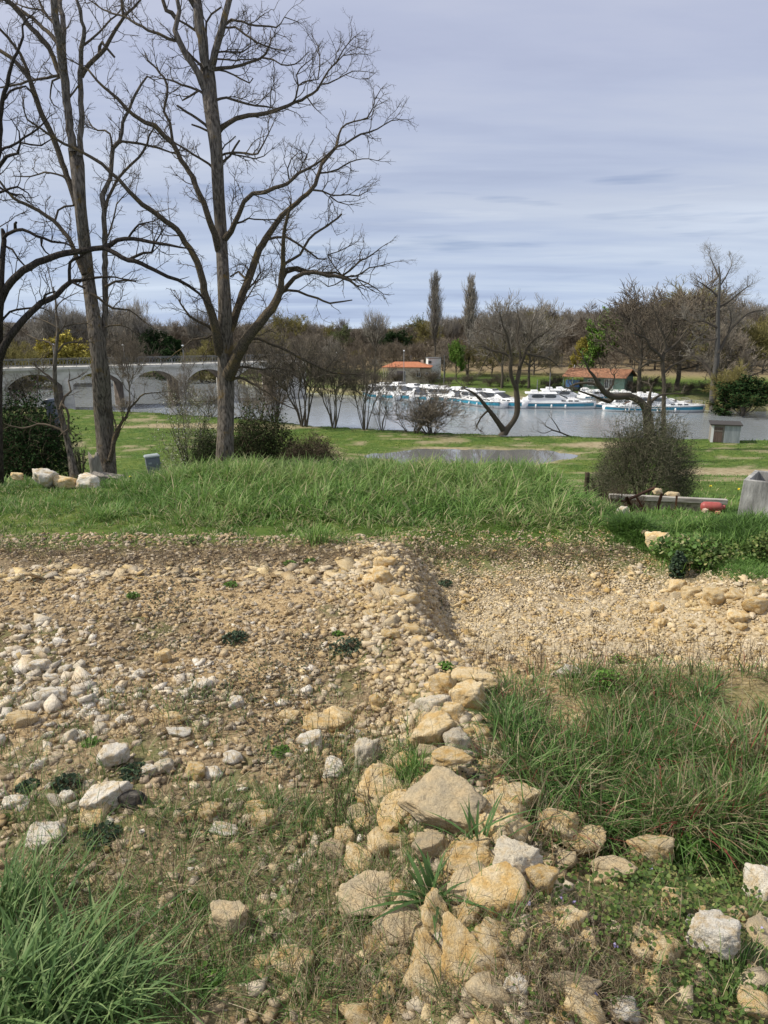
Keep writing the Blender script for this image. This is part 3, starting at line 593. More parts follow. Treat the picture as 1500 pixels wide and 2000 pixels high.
# left pair: main trunk and its second stem
A_tr = [(207, 968, 26), (207, 930, 20), (208, 905, 17.5), (205, 850, 17), (201, 800, 16.5), (198, 740, 16), (194, 700, 14), (187, 650, 13), (180, 600, 11.5), (173, 550, 11), (168, 500, 10.8), (161, 440, 10.2), (157, 400, 10), (154, 360, 11), (151, 320, 12), (146, 290, 11)]
A_li = [
 [(144, 296, 8), (141, 280, 7.4), (135, 240, 7), (131, 200, 7), (126, 160, 7.4), (121, 120, 7.8), (118, 80, 8), (112, 60, 6.6), (108, 30, 6.2), (105, 0, 6), (101, -60, 5), dict(main=1, skip=.5)],
 [(122, 84, 6), (124, 60, 5), (121, 30, 4.2), (117, 0, 3.6), (113, -60, 2.8), dict(main=1)],
 [(156, 305, 5.6), (156, 270, 5), (159, 240, 5), (158, 200, 4.8), (157, 160, 4.5), (157, 128, 4), (159, 96, 3.8), (164, 70, 3.5), (160, 40, 3), (155, 20, 2.8), (149, 0, 2.5), (140, -40, 2), dict(main=1)],
 [(159, 150, 4), (165, 138, 4), (174, 127, 3.8), (196, 106, 3.6), (212, 82, 3.2), (226, 58, 2.8), (244, 32, 2.3), (268, 8, 1.8), (280, -6, 1.2)],
 [(194, 107, 3), (194, 92, 2.8), (199, 85, 2.4), (212, 98, 2), (224, 112, 1.8), dict(dead=1, gap=3)],
 [(164, 88, 2.2), (178, 76, 1.9), (190, 66, 1.7), (216, 40, 1.4), (236, 18, 1)],
 [(242, 34, 2.6), (239, 14, 2.4), (238, -4, 2)],
 [(150, 400, 7), (142, 374, 6), (130, 344, 5.2), (122, 320, 5), (114, 294, 5), (104, 270, 5), (88, 236, 4.8), (76, 208, 4.6), (66, 180, 5), (58, 156, 4), (46, 140, 3.6), (24, 116, 3.2), (0, 98, 3), (-30, 80, 2)],
 [(62, 168, 3.4), (54, 140, 3), (40, 106, 2.6), (26, 86, 2.3), (0, 56, 2), (-20, 40, 1.4)],
 [(118, 146, 4.6), (111, 132, 4.2), (104, 112, 4), (94, 90, 4), (80, 74, 3.8), (54, 46, 4), (36, 22, 4), (12, 0, 4), (-14, -20, 3)],
 [(112, 84, 3.6), (100, 70, 3.4), (90, 60, 3.2), (64, 36, 3), (40, 20, 2.8), (14, 0, 2)],
 [(110, 52, 2.8), (102, 42, 2.5), (86, 22, 2.2), (76, 0, 1.8)], [(104, 44, 1.6), (80, 20, 1.6), (56, 16, 1.4), (34, 8, 1)],
 [(164, 536, 5), (156, 515, 4.6), (148, 498, 4.4), (138, 476, 4.2), (124, 452, 3.8), (104, 430, 3.5), (76, 412, 3.2), (50, 400, 2.9), (26, 386, 2.6), (10, 368, 2.2), (0, 354, 2), (-20, 330, 1.2)],
 [(108, 430, 2), (114, 410, 1.9), (128, 404, 1.8), (154, 399, 1.6), dict(dead=1, gap=2)],
 [(118, 147, 2.6), (104, 148, 2.4), (90, 152, 2.3), (66, 156, 2.1), (40, 164, 1.9), (14, 168, 1.8), (-10, 172, 1)],
 [(132, 352, 2), (122, 345, 1.8), (112, 341, 1.6), (88, 336, 1.4), (60, 344, 1.2), (28, 344, .8)],
 [(214, 900, 5), (219, 880, 4.6), (221, 860, 4.4), (228, 842, 3.6), (240, 823, 2.6), (260, 790, 1.9), (283, 770, 1.3), (310, 767, .8), dict(sl=.3)],
 [(220, 868, 3.4), (230, 850, 2.6), (236, 830, 2.2), (242, 815, 1.4), dict(dead=1)],
 [(206, 560, 2.6), (214, 554, 2.2), (224, 550, 2), (246, 547, 1.8), (266, 549, 1.5), dict(dead=1, gap=2)],
 [(178, 574, 2.8), (192, 582, 2.4), (208, 594, 2.2), (220, 602, 2), (254, 606, 1.3), (276, 624, .8), (300, 640, .5)],
 [(196, 704, 6), (190, 712, 5), (182, 716, 4.5), (178, 716, 3), dict(dead=1, gap=9)], [(187, 710, 1.8), (195, 700, 1.5), (207, 694, 1), dict(dead=1)],
 [(136, 190, 1.8), (146, 176, 1.6), (154, 166, 1.5), dict(dead=1)], [(120, 150, 1.8), (104, 158, 1.7), (98, 190, 1.2), (104, 204, .9)],
 [(200, 716, 5.5), (202, 690, 5.6), (203, 660, 5.8), (206, 600, 5.4), (205, 560, 5.4), (205, 500, 5.2), (204, 440, 4.6), (202, 400, 4.4), (201, 381, 5), (208, 366, 4), (214, 348, 3.8), (218, 318, 3.8), (221, 290, 4), (233, 276, 3.6), (240, 240, 3), (252, 216, 2.6), (264, 186, 2.3), (274, 164, 2), (288, 148, 1.6), (300, 156, 1), dict(main=1, skip=.25)],
 [(206, 408, 3), (211, 388, 2.8), (220, 368, 2.7), (234, 346, 2.5), (252, 324, 2.3), (280, 297, 2.1), (292, 266, 1.7), (302, 248, 1)],
 [(226, 282, 2.4), (238, 277, 2.2), (262, 278, 2.1), (290, 284, 1.9), (316, 292, 1.7), (350, 302, 1.1)],
 [(219, 286, 2), (214, 262, 1.8), (205, 254, 1.6), (192, 256, 1.4), (180, 248, 1.2), (170, 230, .8)],
 [(206, 470, 1.8), (222, 430, 1.5), (228, 400, 1.2), (248, 376, .8)], [(203, 640, 1.5), (226, 634, 1.3), (250, 640, 1), (276, 660, .6)],
]
px_tree('bare_tree', 'leaning twin stemmed bare tree beside the weathered stump, left of centre', 13.0, A_tr, A_li, 5, BARK_MAIN, BARK_LIMB, TWIG, tw_gap=17, tw_len=(28, 86), dens=1.05, rmin=.0029)
C_tr = [(-7, 960, 13), (-6, 860, 10), (-5, 760, 8), (-4, 690, 8), (-3, 620, 7.5), (0, 575, 7), (2, 540, 5.5), (5, 500, 4.5), (8, 470, 4.2), (6, 452, 3.4), (4, 446, 2)]
C_li = [
 [(-2, 604, 8), (6, 578, 7.5), (20, 554, 7), (46, 528, 6.5), (88, 508, 6), (128, 494, 5.5), (160, 490, 5), (185, 486, 4.6), (200, 484, 4.6), (212, 480, 5), (230, 468, 3.8), (260, 466, 3.4), (296, 473, 3), (330, 478, 2.4), (350, 482, 1.8), (372, 486, 1), dict(sl=.3, skip=.15)],
 [(206, 485, 4), (226, 496, 4.2), (250, 508, 4), (276, 514, 3.8), (302, 528, 3.4), (326, 540, 3.2), (346, 546, 3), (370, 558, 2.8), (390, 574, 2.2), (404, 592, 1.4), dict(sl=.1, dy=-.2)],
 [(250, 508, 3), (266, 500, 2.6), (280, 494, 2.4), (296, 494, 2.2), (302, 478, 1.8), (312, 460, 1.2)], [(250, 466, 2), (262, 446, 1.8), (272, 438, 1.6), (300, 432, 1)],
 [(-8, 712, 9), (0, 692, 8), (12, 668, 7), (36, 636, 6.5), (60, 610, 6), (80, 592, 5.5), (108, 578, 5), (124, 562, 4.6), (138, 550, 4.2), (164, 546, 2.6), (200, 541, 2), (226, 542, 1.4), (262, 550, .8), dict(sl=.3)],
 [(136, 550, 3.2), (136, 530, 3), (136, 514, 2.8), (142, 507, 2.6), (156, 502, 2.2), (170, 492, 1.4), dict(dead=1)],
 [(140, 550, 2.4), (152, 556, 2.1), (166, 563, 1.8), dict(dead=1)], [(82, 592, 2.4), (88, 576, 2), (96, 571, 1.7), (108, 569, 1.2), dict(dead=1)],
 [(-6, 648, 2.6), (0, 634, 2.3), (20, 610, 2), (50, 603, 1.8), (84, 602, 1.1)],
 [(6, 466, 3.4), (12, 458, 3.2), (30, 450, 3), (46, 450, 2.7), (72, 460, 2.5), (100, 472, 2.2), (128, 475, 1.6), (142, 482, .9)],
 [(30, 450, 3), (30, 438, 2.6), (32, 434, 2), dict(dead=1, gap=9)], [(80, 464, 2), (82, 480, 1.7), (90, 492, 1.4), (100, 500, .9)],
 [(6, 482, 2), (12, 482, 1.9), (24, 488, 1.8), (36, 506, 1.7), (51, 522, 1.4), dict(dead=1)],
 [(-10, 500, 6), (-9, 420, 5), (-6, 330, 4.2), (0, 270, 4), (4, 200, 3.6), (14, 166, 3.4), (20, 130, 2.8), (34, 100, 2.4), (44, 70, 2), (43, 50, 1.7), (50, 42, 1.4), (66, 26, .8)],
 [(-8, 312, 2.6), (0, 296, 2.4), (20, 286, 2.3), (36, 278, 2.1), (60, 262, 1.8), (84, 244, 1.4), (96, 228, .8)],
 [(-6, 330, 3.6), (4, 316, 3.2), (12, 305, 3), (34, 298, 2.2), (38, 282, 1.6), (36, 256, 1.2), (24, 236, .8)],
 [(36, 278, 1.8), (60, 282, 1.6), (80, 284, 1.4), (100, 272, .9)], [(4, 200, 2), (20, 180, 2), (30, 172, 2), (50, 168, 1.6), (66, 186, 1)],
 [(-10, 380, 2.2), (10, 372, 2), (34, 364, 1.7), (40, 368, 1.5), (56, 378, 1)], [(-10, 360, 2), (14, 376, 1.7), (44, 380, 1.5), (52, 392, 1)],
]
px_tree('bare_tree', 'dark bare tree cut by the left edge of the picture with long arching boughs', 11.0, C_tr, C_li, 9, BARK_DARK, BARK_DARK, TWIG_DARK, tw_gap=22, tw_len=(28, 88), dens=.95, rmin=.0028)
D_tr = [(146, 935, 8), (142, 912, 6.5), (136, 880, 5.5), (130, 855, 5), (120, 813, 5), (113, 790, 4.2), (108, 760, 4), (107, 710, 3.6), (111, 670, 3), (113, 640, 2.6), (110, 610, 2), (108, 580, 1.4), (104, 560, 1)]
D_li = [
 [(117, 800, 3), (122, 790, 2.6), (131, 800, 2.4), (134, 815, 2.2), (133, 838, 2)], [(118, 796, 3.2), (126, 776, 2.5), (138, 764, 2), (134, 744, 1.5), (150, 738, 1)],
 [(108, 748, 2.4), (96, 734, 2), (84, 728, 1.6), (66, 712, 1.3), (80, 700, .8)], [(112, 688, 2), (124, 672, 1.8), (150, 668, 1.4), (178, 668, .8)], [(111, 684, 2), (96, 668, 1.8), (76, 664, 1.4), (50, 652, .8)],
 [(112, 656, 1.6), (124, 638, 1.4), (146, 632, 1.1), (170, 632, .7)], [(112, 640, 1.5), (96, 630, 1.2), (72, 622, .8)], [(108, 605, 1.2), (122, 586, 1), (150, 572, .7)], [(106, 580, .9), (100, 552, .8), (92, 520, .6), (84, 498, .5)],
 [(128, 850, 3), (118, 838, 2.6), (100, 832, 2.2), (74, 828, 2), (44, 838, 1.8), (20, 832, 1.2)],
]
px_tree('bare_sapling', 'thin crooked bare sapling between the dark bush and the leaning tree', 12.0, D_tr, D_li, 12, BARK_MAIN, TWIG, TWIG, tw_gap=18, tw_len=(20, 60), trunk_sides=8)
# ------------------------------------------------------------------ stone road bridge
STONE_B = noise_mat('bridge_stone', [(0.3, (.42, .405, .36)), (0.55, (.62, .60, .54)), (0.75, (.74, .72, .66))], scale=.8, detail=9, bump=.4, bscale=6, stretch=(1, 1, 2.2))
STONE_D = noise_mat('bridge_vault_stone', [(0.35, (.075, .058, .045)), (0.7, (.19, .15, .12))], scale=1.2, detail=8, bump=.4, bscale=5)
IRON = flat_mat('grey_iron', (.16, .165, .17), .6)
def build_bridge():
    u = np.array((6.3, 4.66, 0)); per = np.linalg.norm(u); u /= per; nrm = np.array((-u[1], u[0], 0)); O = np.array((-41.7, 95.0, 0.0))
    Wd = 4.4; crown = -3.12; spring = -4.65; deck = -2.58; cor = -2.25
    root = empty('stone_bridge', (O[0], O[1], WATER), math.atan2(u[1], u[0])); tag(root, 'pale stone arched road bridge crossing the river with iron railings', 'bridge')
    pw = 1.35; span = per - pw; n0, n1 = -4, 4
    def mk(): return MB()
    zb = WATER
    walls = (mk(), mk()); vault = mk(); 
    seg = 14
    def arc(s0, k): t = k / seg; x = s0 + t * span; h = (crown - spring) * (1 - abs(2 * t - 1) ** 2.3); return x, spring + h - zb
    for a in range(n0, n1):
        s0 = a * per + pw / 2
        for side in (0, 1):
            y = 0.0 if side == 0 else Wd
            for k in range(seg):
                x0, z0 = arc(s0, k); x1, z1 = arc(s0, k + 1); top = deck - zb
                q = [(x0, y, z0), (x1, y, z1), (x1, y, top), (x0, y, top)]
                walls[side].add(q if side == 0 else q[::-1], [(0, 1, 2, 3)])
        for k in range(seg):
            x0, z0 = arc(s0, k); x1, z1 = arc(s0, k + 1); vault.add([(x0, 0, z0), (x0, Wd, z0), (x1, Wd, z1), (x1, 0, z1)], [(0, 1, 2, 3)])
    for a in range(n0, n1 + 1):
        c = a * per; pb = mk(); pc = mk(); h = spring - zb
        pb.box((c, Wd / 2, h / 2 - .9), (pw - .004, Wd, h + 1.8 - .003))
        # upstream and downstream cutwaters with rounded caps
        for y0, sg in ((0, -1), (Wd, 1)):
            prof = [(pw / 2, -1.8), (pw / 2, h + .25), (pw / 2 * .8, h + .6), (.15, h + .95)]
            pc.lathe(prof, (c, y0 + sg * .012, 0), 14)
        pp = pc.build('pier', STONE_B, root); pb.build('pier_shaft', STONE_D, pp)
        for side in (0, 1):
            y = 0.0 if side == 0 else Wd; q = [(c - pw / 2, y, h), (c + pw / 2, y, h), (c + pw / 2, y, deck - zb), (c - pw / 2, y, deck - zb)]
            walls[side].add(q if side == 0 else q[::-1], [(0, 1, 2, 3)])
        pb2 = mk(); 
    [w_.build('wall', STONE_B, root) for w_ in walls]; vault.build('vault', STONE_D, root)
    L0, L1 = (n0 - 1) * per, n1 * per + 4.5; d = mk(); Lc = (L0 + L1) / 2; Ln = L1 - L0
    d.box((Lc, -.16, (deck + cor) / 2 - zb), (Ln, .36, cor - deck)); d.box((Lc, Wd + .16, (deck + cor) / 2 - zb), (Ln, .36, cor - deck)); d.box((Lc, Wd / 2, (deck + cor) / 2 - zb - .03), (Ln - .01, Wd - .05, cor - deck - .1))
    d.box((Lc, -.06, deck - zb - .10), (Ln - .02, .12, .2)); d.build('cornice', STONE_B, root)
    # approach abutments on land
    ab = mk(); ab.box(((n1) * per + 2.2 + .7, Wd / 2, (deck - zb) / 2 - .5), (4.0, Wd - .02, deck - zb + .995)); ab.build('abutment', STONE_B, root)
    for y in (-.2, Wd + .2):
        r = mk(); zt = cor - zb + .95
        r.box((Lc, y, zt), (Ln, .07, .07)); r.box((Lc, y, cor - zb + .12), (Ln, .05, .05))
        x = L0
        while x < L1:
            r.box((x, y, cor - zb + .48), (.06, .06, .95)); 
            if y < 0:
                for k in range(3): r.box((x + .38 + k * .42, y, cor - zb + .53), (.035, .03, .8), ry=.5); r.box((x + .38 + k * .42, y + .03, cor - zb + .53), (.035, .03, .8), ry=-.5)
            x += 1.62
        r.build('railing', IRON, root)
build_bridge()
def street_lamp(px, top, D, label, col=(.35, .36, .37)):
    z0 = P(px, top, D)[2]; x = P(px, top, D)[0]; g = Hs(x, D)
    if px < 460: g = -2.25
    root = empty('street_lamp', (x, D, g)); tag(root, label, 'street lamp')
    MB().lathe([(.09, 0), (.06, .8), (.045, z0 - g)], n=8).build('pole', IRON, root, True)
    m = MB(); m.loft([[(-.1, -.35, z0 - g), (.1, -.35, z0 - g), (.1, .2, z0 - g), (-.1, .2, z0 - g)], [(-.12, -.4, z0 - g + .1), (.12, -.4, z0 - g + .1), (.12, .2, z0 - g + .1), (-.12, .2, z0 - g + .1)], [(-.05, -.3, z0 - g + .2), (.05, -.3, z0 - g + .2), (.05, .1, z0 - g + .2), (-.05, .1, z0 - g + .2)]]).build('lamp_head', flat_mat('lamp_white', (.75, .76, .76)), root)
street_lamp(789, 686, 118, 'tall grey street lamp in front of the orange roofed house')
street_lamp(103, 674, 99, 'street lamp standing over the left end of the bridge')
street_lamp(241, 675, 106, 'street lamp over the bridge just right of the leaning tree')
street_lamp(357, 676, 114, 'street lamp over the bridge beside the dark spruce')
street_lamp(657, 690, 140, 'pale lamp post on the far road left of the orange roofed house')
# ------------------------------------------------------------------ houses
def tile_mat(name, a, b_, c):
    m, nt, b, L = new_mat(name); tc = N(nt, 'ShaderNodeTexCoord')
    w = N(nt, 'ShaderNodeTexWave', i_Scale=2.4); w.wave_type = 'BANDS'; w.bands_direction = 'X'; L(tc.outputs['Object'], w.inputs[0])
    n = N(nt, 'ShaderNodeTexNoise', i_Scale=2.6, i_Detail=7.0, i_Roughness=.7); L(tc.outputs['Object'], n.inputs[0]); r = ramp(nt, [(.32, a), (.5, b_), (.68, c)]); L(n.outputs[0], r.inputs[0]); L(r.outputs[0], b.inputs['Base Color'])
    bp = N(nt, 'ShaderNodeBump'); bp.inputs['Distance'].default_value = .06; L(w.outputs[0], bp.inputs['Height']); L(bp.outputs[0], b.inputs['Normal']); return m
TILE = tile_mat('new_clay_tiles', (.46, .17, .085), (.55, .215, .11), (.66, .29, .16)); TILE_OLD = tile_mat('mossy_clay_tiles', (.20, .13, .08), (.40, .19, .11), (.52, .30, .19))
GLASS = noise_mat('dark_window_glass', [(0.4, (.02, .025, .03)), (0.7, (.06, .07, .08))], scale=1.5, rough=.12, spec=.9)
RENDER = noise_mat('cream_wall_render', [(0.3, (.52, .45, .34)), (0.7, (.68, .60, .47))], scale=1.2, detail=8)
WHITEP = noise_mat('white_paint', [(0.3, (.66, .67, .66)), (0.7, (.80, .80, .78))], scale=1.5)
def window(root, x, z, w, h, y, frame=WHITEP, yaw=0, depth=.06):
    f = MB()
    for c, d in (((x - w / 2, y, z), (.07, depth, h + .07)), ((x + w / 2, y, z), (.07, depth, h + .07)), ((x, y, z - h / 2), (w - .07, depth - .006, .07)), ((x, y, z + h / 2), (w - .07, depth - .006, .07)), ((x, y - .002, z), (.05, depth, h - .08))): f.box(c, d)
    fo = f.build('window', frame, root); MB().box((x, y + .012, z), (w - .07, .03, h - .07)).build('pane', GLASS, fo)
def house1():
    D = 129; x = P(796, 742, D)[0]; g = Hs(x, D) + .1; root = empty('small_house', (x, D, g), math.radians(-8)); tag(root, 'small cream house with bright orange tiled roof beyond the moored boats', 'house')
    w = MB(); w.box((-.6, 2.4, 1.25), (5.6, 5.0, 2.5 + .4)); w.box((3.05, 2.9, 1.2), (1.7, 4.6, 2.6)); w.build('wall', RENDER, root)
    r = MB(); z0, z1 = 2.68, 3.35
    r.loft([[(-4.6, -.6, z0), (4.15, -.3, z0 - .02), (4.15, 5.6, z0), (-4.6, 5.6, z0)], [(-4.6, -.6, z0 + .1), (4.15, -.3, z0 + .1), (4.15, 5.6, z0 + .1), (-4.6, 5.6, z0 + .1)], [(-2.6, 2.3, z1 + .25), (1.6, 2.3, z1 + .25), (1.6, 2.9, z1 + .25), (-2.6, 2.9, z1 + .25)]])
    ro = r.build('roof', TILE, root)
    MB().box((2.3, 3.2, 3.45), (.5, .5, .9)).build('chimney', RENDER, ro); c = MB(); c.tube((.2, 3.6, 3.1), (.2, 3.6, 4.7), .035); c.box((.2, 3.6, 4.55), (.6, .03, .03)); c.build('aerial', IRON, ro)
    window(root, 1.95, 1.45, .7, .7, -.14); window(root, 3.4, 1.45, .45, .6, .56)
    d = MB().box((-1.35, -.13, 1.05), (1.0, .07, 2.05)).build('door', flat_mat('grey_door', (.24, .20, .19)), root); MB().box((-1.0, -.18, 1.0), (.04, .05, .12)).build('handle', IRON, d)
    window(root, -.55, 1.1, .35, 1.9, -.14)
    p = MB(); 
    for xx in (-4.3, -3.9, -3.5): p.box((xx, -.3, 1.3), (.12, .12, 2.7))
    p.build('porch_post', RENDER, root)
    MB().box((-3.45 + .003, 2.4, 1.2), (.02, 3.6, 1.9)).build('glazed_side', GLASS, root)
    root2 = empty('white_hut', (P(846, 740, 136)[0], 136, Hs(P(846, 740, 136)[0], 136)), .1); tag(root2, 'plain white box shaped hut between the orange roofed house and the poplar', 'hut')
    MB().box((0, 0, 1.9), (2.4, 2.6, 3.8)).build('wall', WHITEP, root2); MB().box((0, 0, 3.86), (2.6, 2.8, .12)).build('roof', IRON, root2)
    m = MB(); m.box((-.9, -1.33, 3.1), (.6, .05, .5)); m.build('window', GLASS, root2)
house1()
def cabin():
    D = 111; x = P(1162, 764, D)[0]; g = Hs(x, D); root = empty('green_cabin', (x, D, g), math.radians(-34)); tag(root, 'green timber cabin with weathered tile roof and veranda behind the boats', 'cabin')
    GR = noise_mat('green_boards', [(0.3, (.13, .22, .17)), (0.7, (.24, .34, .28))], scale=3, stretch=(6, 1, .4)); DG = noise_mat('dark_green_boards', [(0.3, (.025, .05, .035)), (0.7, (.05, .09, .07))], scale=3, stretch=(6, 1, .4))
    s = P(1162, 722, D)[2] - g
    MB().box((1.15, 2.6, 1.25), (6.3, 4.6, 2.5)).build('wall', GR, root)
    g_ = MB(); g_.prism([(0, 2.5), (2.55, s - .12), (5.1, 2.5)], 0, .06); go = g_.build('gable', DG, root); go.rotation_euler = (0, 0, math.pi / 2); go.location = (4.4, 0.05, 0)
    r = MB(); e = .09
    for sg in (-1, 1):
        y0, y1 = 2.6 + sg * 3.1, 2.6; z0, z1 = 2.28, s
        r.loft([[(-5.2, y0, z0), (4.75, y0, z0), (4.75, y1, z1), (-5.2, y1, z1)], [(-5.2, y0, z0 + e), (4.75, y0, z0 + e), (4.75, y1, z1 + e), (-5.2, y1, z1 + e)]][::sg])
    r.build('roof', TILE_OLD, root)
    for xx in (-5.0, -3.5): MB().box((xx, -.35, 1.15), (.1, .1, 2.3)).build('post', GR, root)
    MB().box((-3.6, 2.4, .5), (3.2, 4.4, .2)).build('veranda_floor', DG, root)
    MB().box((-3.9, .8, 1.2), (2.2, .05, 1.1)).build('blue_panel', flat_mat('blue_panel', (.10, .22, .45)), root)
    window(root, 2.3, 1.35, .55, 1.5, .27); window(root, 1.6, 1.35, .55, 1.5, .27); window(root, -.8, 1.5, 1.0, .9, .27)
    d = MB().box((.2, .28, 1.05), (.9, .05, 2.0)).build('door', DG, root); MB().box((.5, .23, 1.0), (.05, .06, .12)).build('handle', IRON, d)
    MB().box((-4.4, 2.6, s + .3), (.06, .06, .5)).build('finial', WHITEP, root)
cabin()
# ------------------------------------------------------------------ river cruisers
HULL = noise_mat('boat_white', [(0.3, (.80, .81, .80)), (0.7, (.90, .90, .89))], scale=.8, rough=.35, spec=.5); BLUE = noise_mat('boat_blue', [(0.3, (.02, .20, .30)), (0.7, (.04, .28, .40))], scale=.8, rough=.35, spec=.5)
BG = noise_mat('boat_glass', [(0.3, (.02, .025, .03)), (0.7, (.08, .09, .10))], scale=1, rough=.1, spec=.9); TARP = flat_mat('boat_canvas', (.06, .07, .09), .8); STEELR = flat_mat('rail_steel', (.55, .56, .57), .3, metal=.7)
def make_boat(L=11.5, B=3.7, fly=True):
    root = empty('river_cruiser', (0, 0, WATER)); 
    def hull_sec(t, zt, out=0.0):
        w = B / 2 * (1 if t < .62 else math.sqrt(max(0.0, 1 - ((t - .62) / .40) ** 2.1))) + out; x = -L / 2 + t * L; sh = .95 + .28 * t ** 2
        return x, max(w, .03), sh
    ts = [0, .08, .3, .5, .62, .74, .84, .92, .97, 1.0]; secs = []
    for t in ts:
        x, w, sh = hull_sec(t, 0); secs.append([(x - .25 * (t > .9) * 0, -w, sh), (x - .05, -w * .96, .35), (x - .3 * (t > .8), -w * .7, -.35), (x - .3 * (t > .8), w * .7, -.35), (x - .05, w * .96, .35), (x, w, sh)])
    MB().loft(secs).build('hull', HULL, root, True)
    for sg in (-1, 1):
        m = MB(); v = []
        for t in ts[:-1]:
            x, w, sh = hull_sec(t, 0, .03); v.append((x, sg * w, sh * .40, sh * .84))
        for a, b in zip(v[:-1], v[1:]):
            m.add([(a[0], a[1], a[2]), (b[0], b[1], b[2]), (b[0], b[1], b[3]), (a[0], a[1], a[3]), (a[0], a[1] * .97, a[2]), (b[0], b[1] * .97, b[2]), (b[0], b[1] * .97, b[3]), (a[0], a[1] * .97, a[3])], [(0, 1, 2, 3), (4, 7, 6, 5), (0, 3, 7, 4), (1, 5, 6, 2), (0, 4, 5, 1), (3, 2, 6, 7)])
        m.build('blue_band', BLUE, root)
        f = MB(); v = []
        for t in ts[:-1]: x, w, sh = hull_sec(t, 0, .05); v.append(Vector((x, sg * w, sh + .02)))
        for a, b in zip(v[:-1], v[1:]): f.tube(a, b, .05, 6)
        f.build('rubbing_strake', HULL, root)
    # cabin trunk and raised saloon
    def box_loft(x0, x1, x0t, x1t, w0, w1, z0, z1): return [[(x0, -w0, z0), (x1, -w0 * .75, z0), (x1, w0 * .75, z0), (x0, w0, z0)], [((x0 + x0t) / 2 - .05, -w0 * .99, (z0 + z1) / 2), ((x1 + x1t) / 2 + .12, -w0 * .74, (z0 + z1) / 2), ((x1 + x1t) / 2 + .12, w0 * .74, (z0 + z1) / 2), ((x0 + x0t) / 2 - .05, w0 * .99, (z0 + z1) / 2)], [(x0t, -w1, z1), (x1t, -w1 * .75, z1), (x1t, w1 * .75, z1), (x0t, w1, z1)]]
    c = MB(); c.loft(box_loft(-L * .36, L * .36, -L * .34, L * .27, 1.45, 1.25, .98, 1.62)); c.build('cabin_trunk', HULL, root, False, .08)
    s = MB(); s.loft(box_loft(-L * .30, L * .16, -L * .27, L * .02, 1.42, 1.2, 1.60, 2.45)); s.loft([[(-L * .33, -1.5, 2.45), (L * .05, -1.3, 2.45), (L * .05, 1.3, 2.45), (-L * .33, 1.5, 2.45)], [(-L * .32, -1.4, 2.58), (L * .04, -1.15, 2.62), (L * .04, 1.15, 2.62), (-L * .32, 1.4, 2.58)]]); sal = s.build('saloon', HULL, root, False, .06)
    # windows: long side lights with rounded ends, raked windscreen
    for sg in (-1, 1):
        for (x0, x1, z, h, wd) in ((-L * .25, -L * .11, 2.02, .27, 1.345), (-L * .10, L * .035, 2.02, .27, 1.22)):
            p = []; 
            for k in range(14):
                a = 2 * math.pi * k / 14; cx, sx = math.cos(a), math.sin(a); p.append(((x0 + x1) / 2 + (x1 - x0) / 2 * math.copysign(abs(cx) ** .6, cx), z + h * math.copysign(abs(sx) ** .7, sx)))
            m = MB(); n = len(p); yy = lambda xx: sg * (1.44 - .075 * (xx + L * .28))
            m.add([(q[0], yy(q[0]) - sg * .02, q[1]) for q in p] + [(q[0], yy(q[0]) + sg * .035, q[1]) for q in p], [tuple(range(n)), tuple(range(2 * n - 1, n - 1, -1))] + [(i, i + n, (i + 1) % n + n, (i + 1) % n) for i in range(n)])
            m.build('window', BG, sal)
        for xc in (L * .12, L * .20, L * .27):
            m = MB(); m.box((xc, sg * (1.30 - .055 * (xc + 0)), 1.32), (.55, .06, .22), rz=-sg * .07); m.build('porthole', BG, root)
    m = MB(); m.loft([[(L * .165, -.9, 1.70), (L * .165, .9, 1.70), (L * .040, .80, 2.40), (L * .040, -.80, 2.40)], [(L * .165 + .06, -.9, 1.74), (L * .165 + .06, .9, 1.74), (L * .040 + .06, .80, 2.42), (L * .040 + .06, -.80, 2.42)]]); m.build('windscreen', BG, sal)
    if fly:
        m = MB(); m.loft([[(-L * .12, -.95, 2.60), (-L * .02, -.75, 2.60), (-L * .02, .75, 2.60), (-L * .12, .95, 2.60)], [(-L * .13, -.85, 2.95), (-L * .06, -.65, 3.05), (-L * .06, .65, 3.05), (-L * .13, .85, 2.95)]]); m.box((-L * .22, 0, 2.78), (.9, 1.5, .35)); m.build('flybridge', HULL, root, False, .04)
        MB().box((-L * .035, 0, 2.92), (.04, 1.2, .28), ry=-.6).build('wind_deflector', BG, root)
    r = MB(); pts = []
    for t in (.62, .74, .84, .92, .985): x, w, sh = hull_sec(t, 0, -.08); pts.append((x, w, sh))
    for sg in (-1, 1):
        for a, b in zip(pts[:-1], pts[1:]): r.tube((a[0], sg * a[1], a[2] + .62), (b[0], sg * b[1], b[2] + .62), .022, 5); r.tube((a[0], sg * a[1], a[2] + .3), (b[0], sg * b[1], b[2] + .3), .015, 5)
        for a in pts: r.tube((a[0], sg * a[1], a[2]), (a[0], sg * a[1], a[2] + .62), .02, 5)
        r.tube((-L * .47, sg * 1.6, .98), (-L * .47, sg * 1.6, 1.7), .02, 5)
    r.tube((-L * .47, -1.6, 1.7), (-L * .47, 1.6, 1.7), .02, 5); r.build('rail', STEELR, root)
    for t in (.12, .3, .48, .64):
        for sg in (-1, 1):
            x, w, sh = hull_sec(t, 0, .14); MB().lathe([(.03, .12), (.11, .2), (.12, .6), (.10, .7), (.02, .78)], (x, sg * w, 0), 8).build('fender', HULL, root, True)
    return root
BGRP = 'river cruisers moored along the far bank'
cat = 'boat'
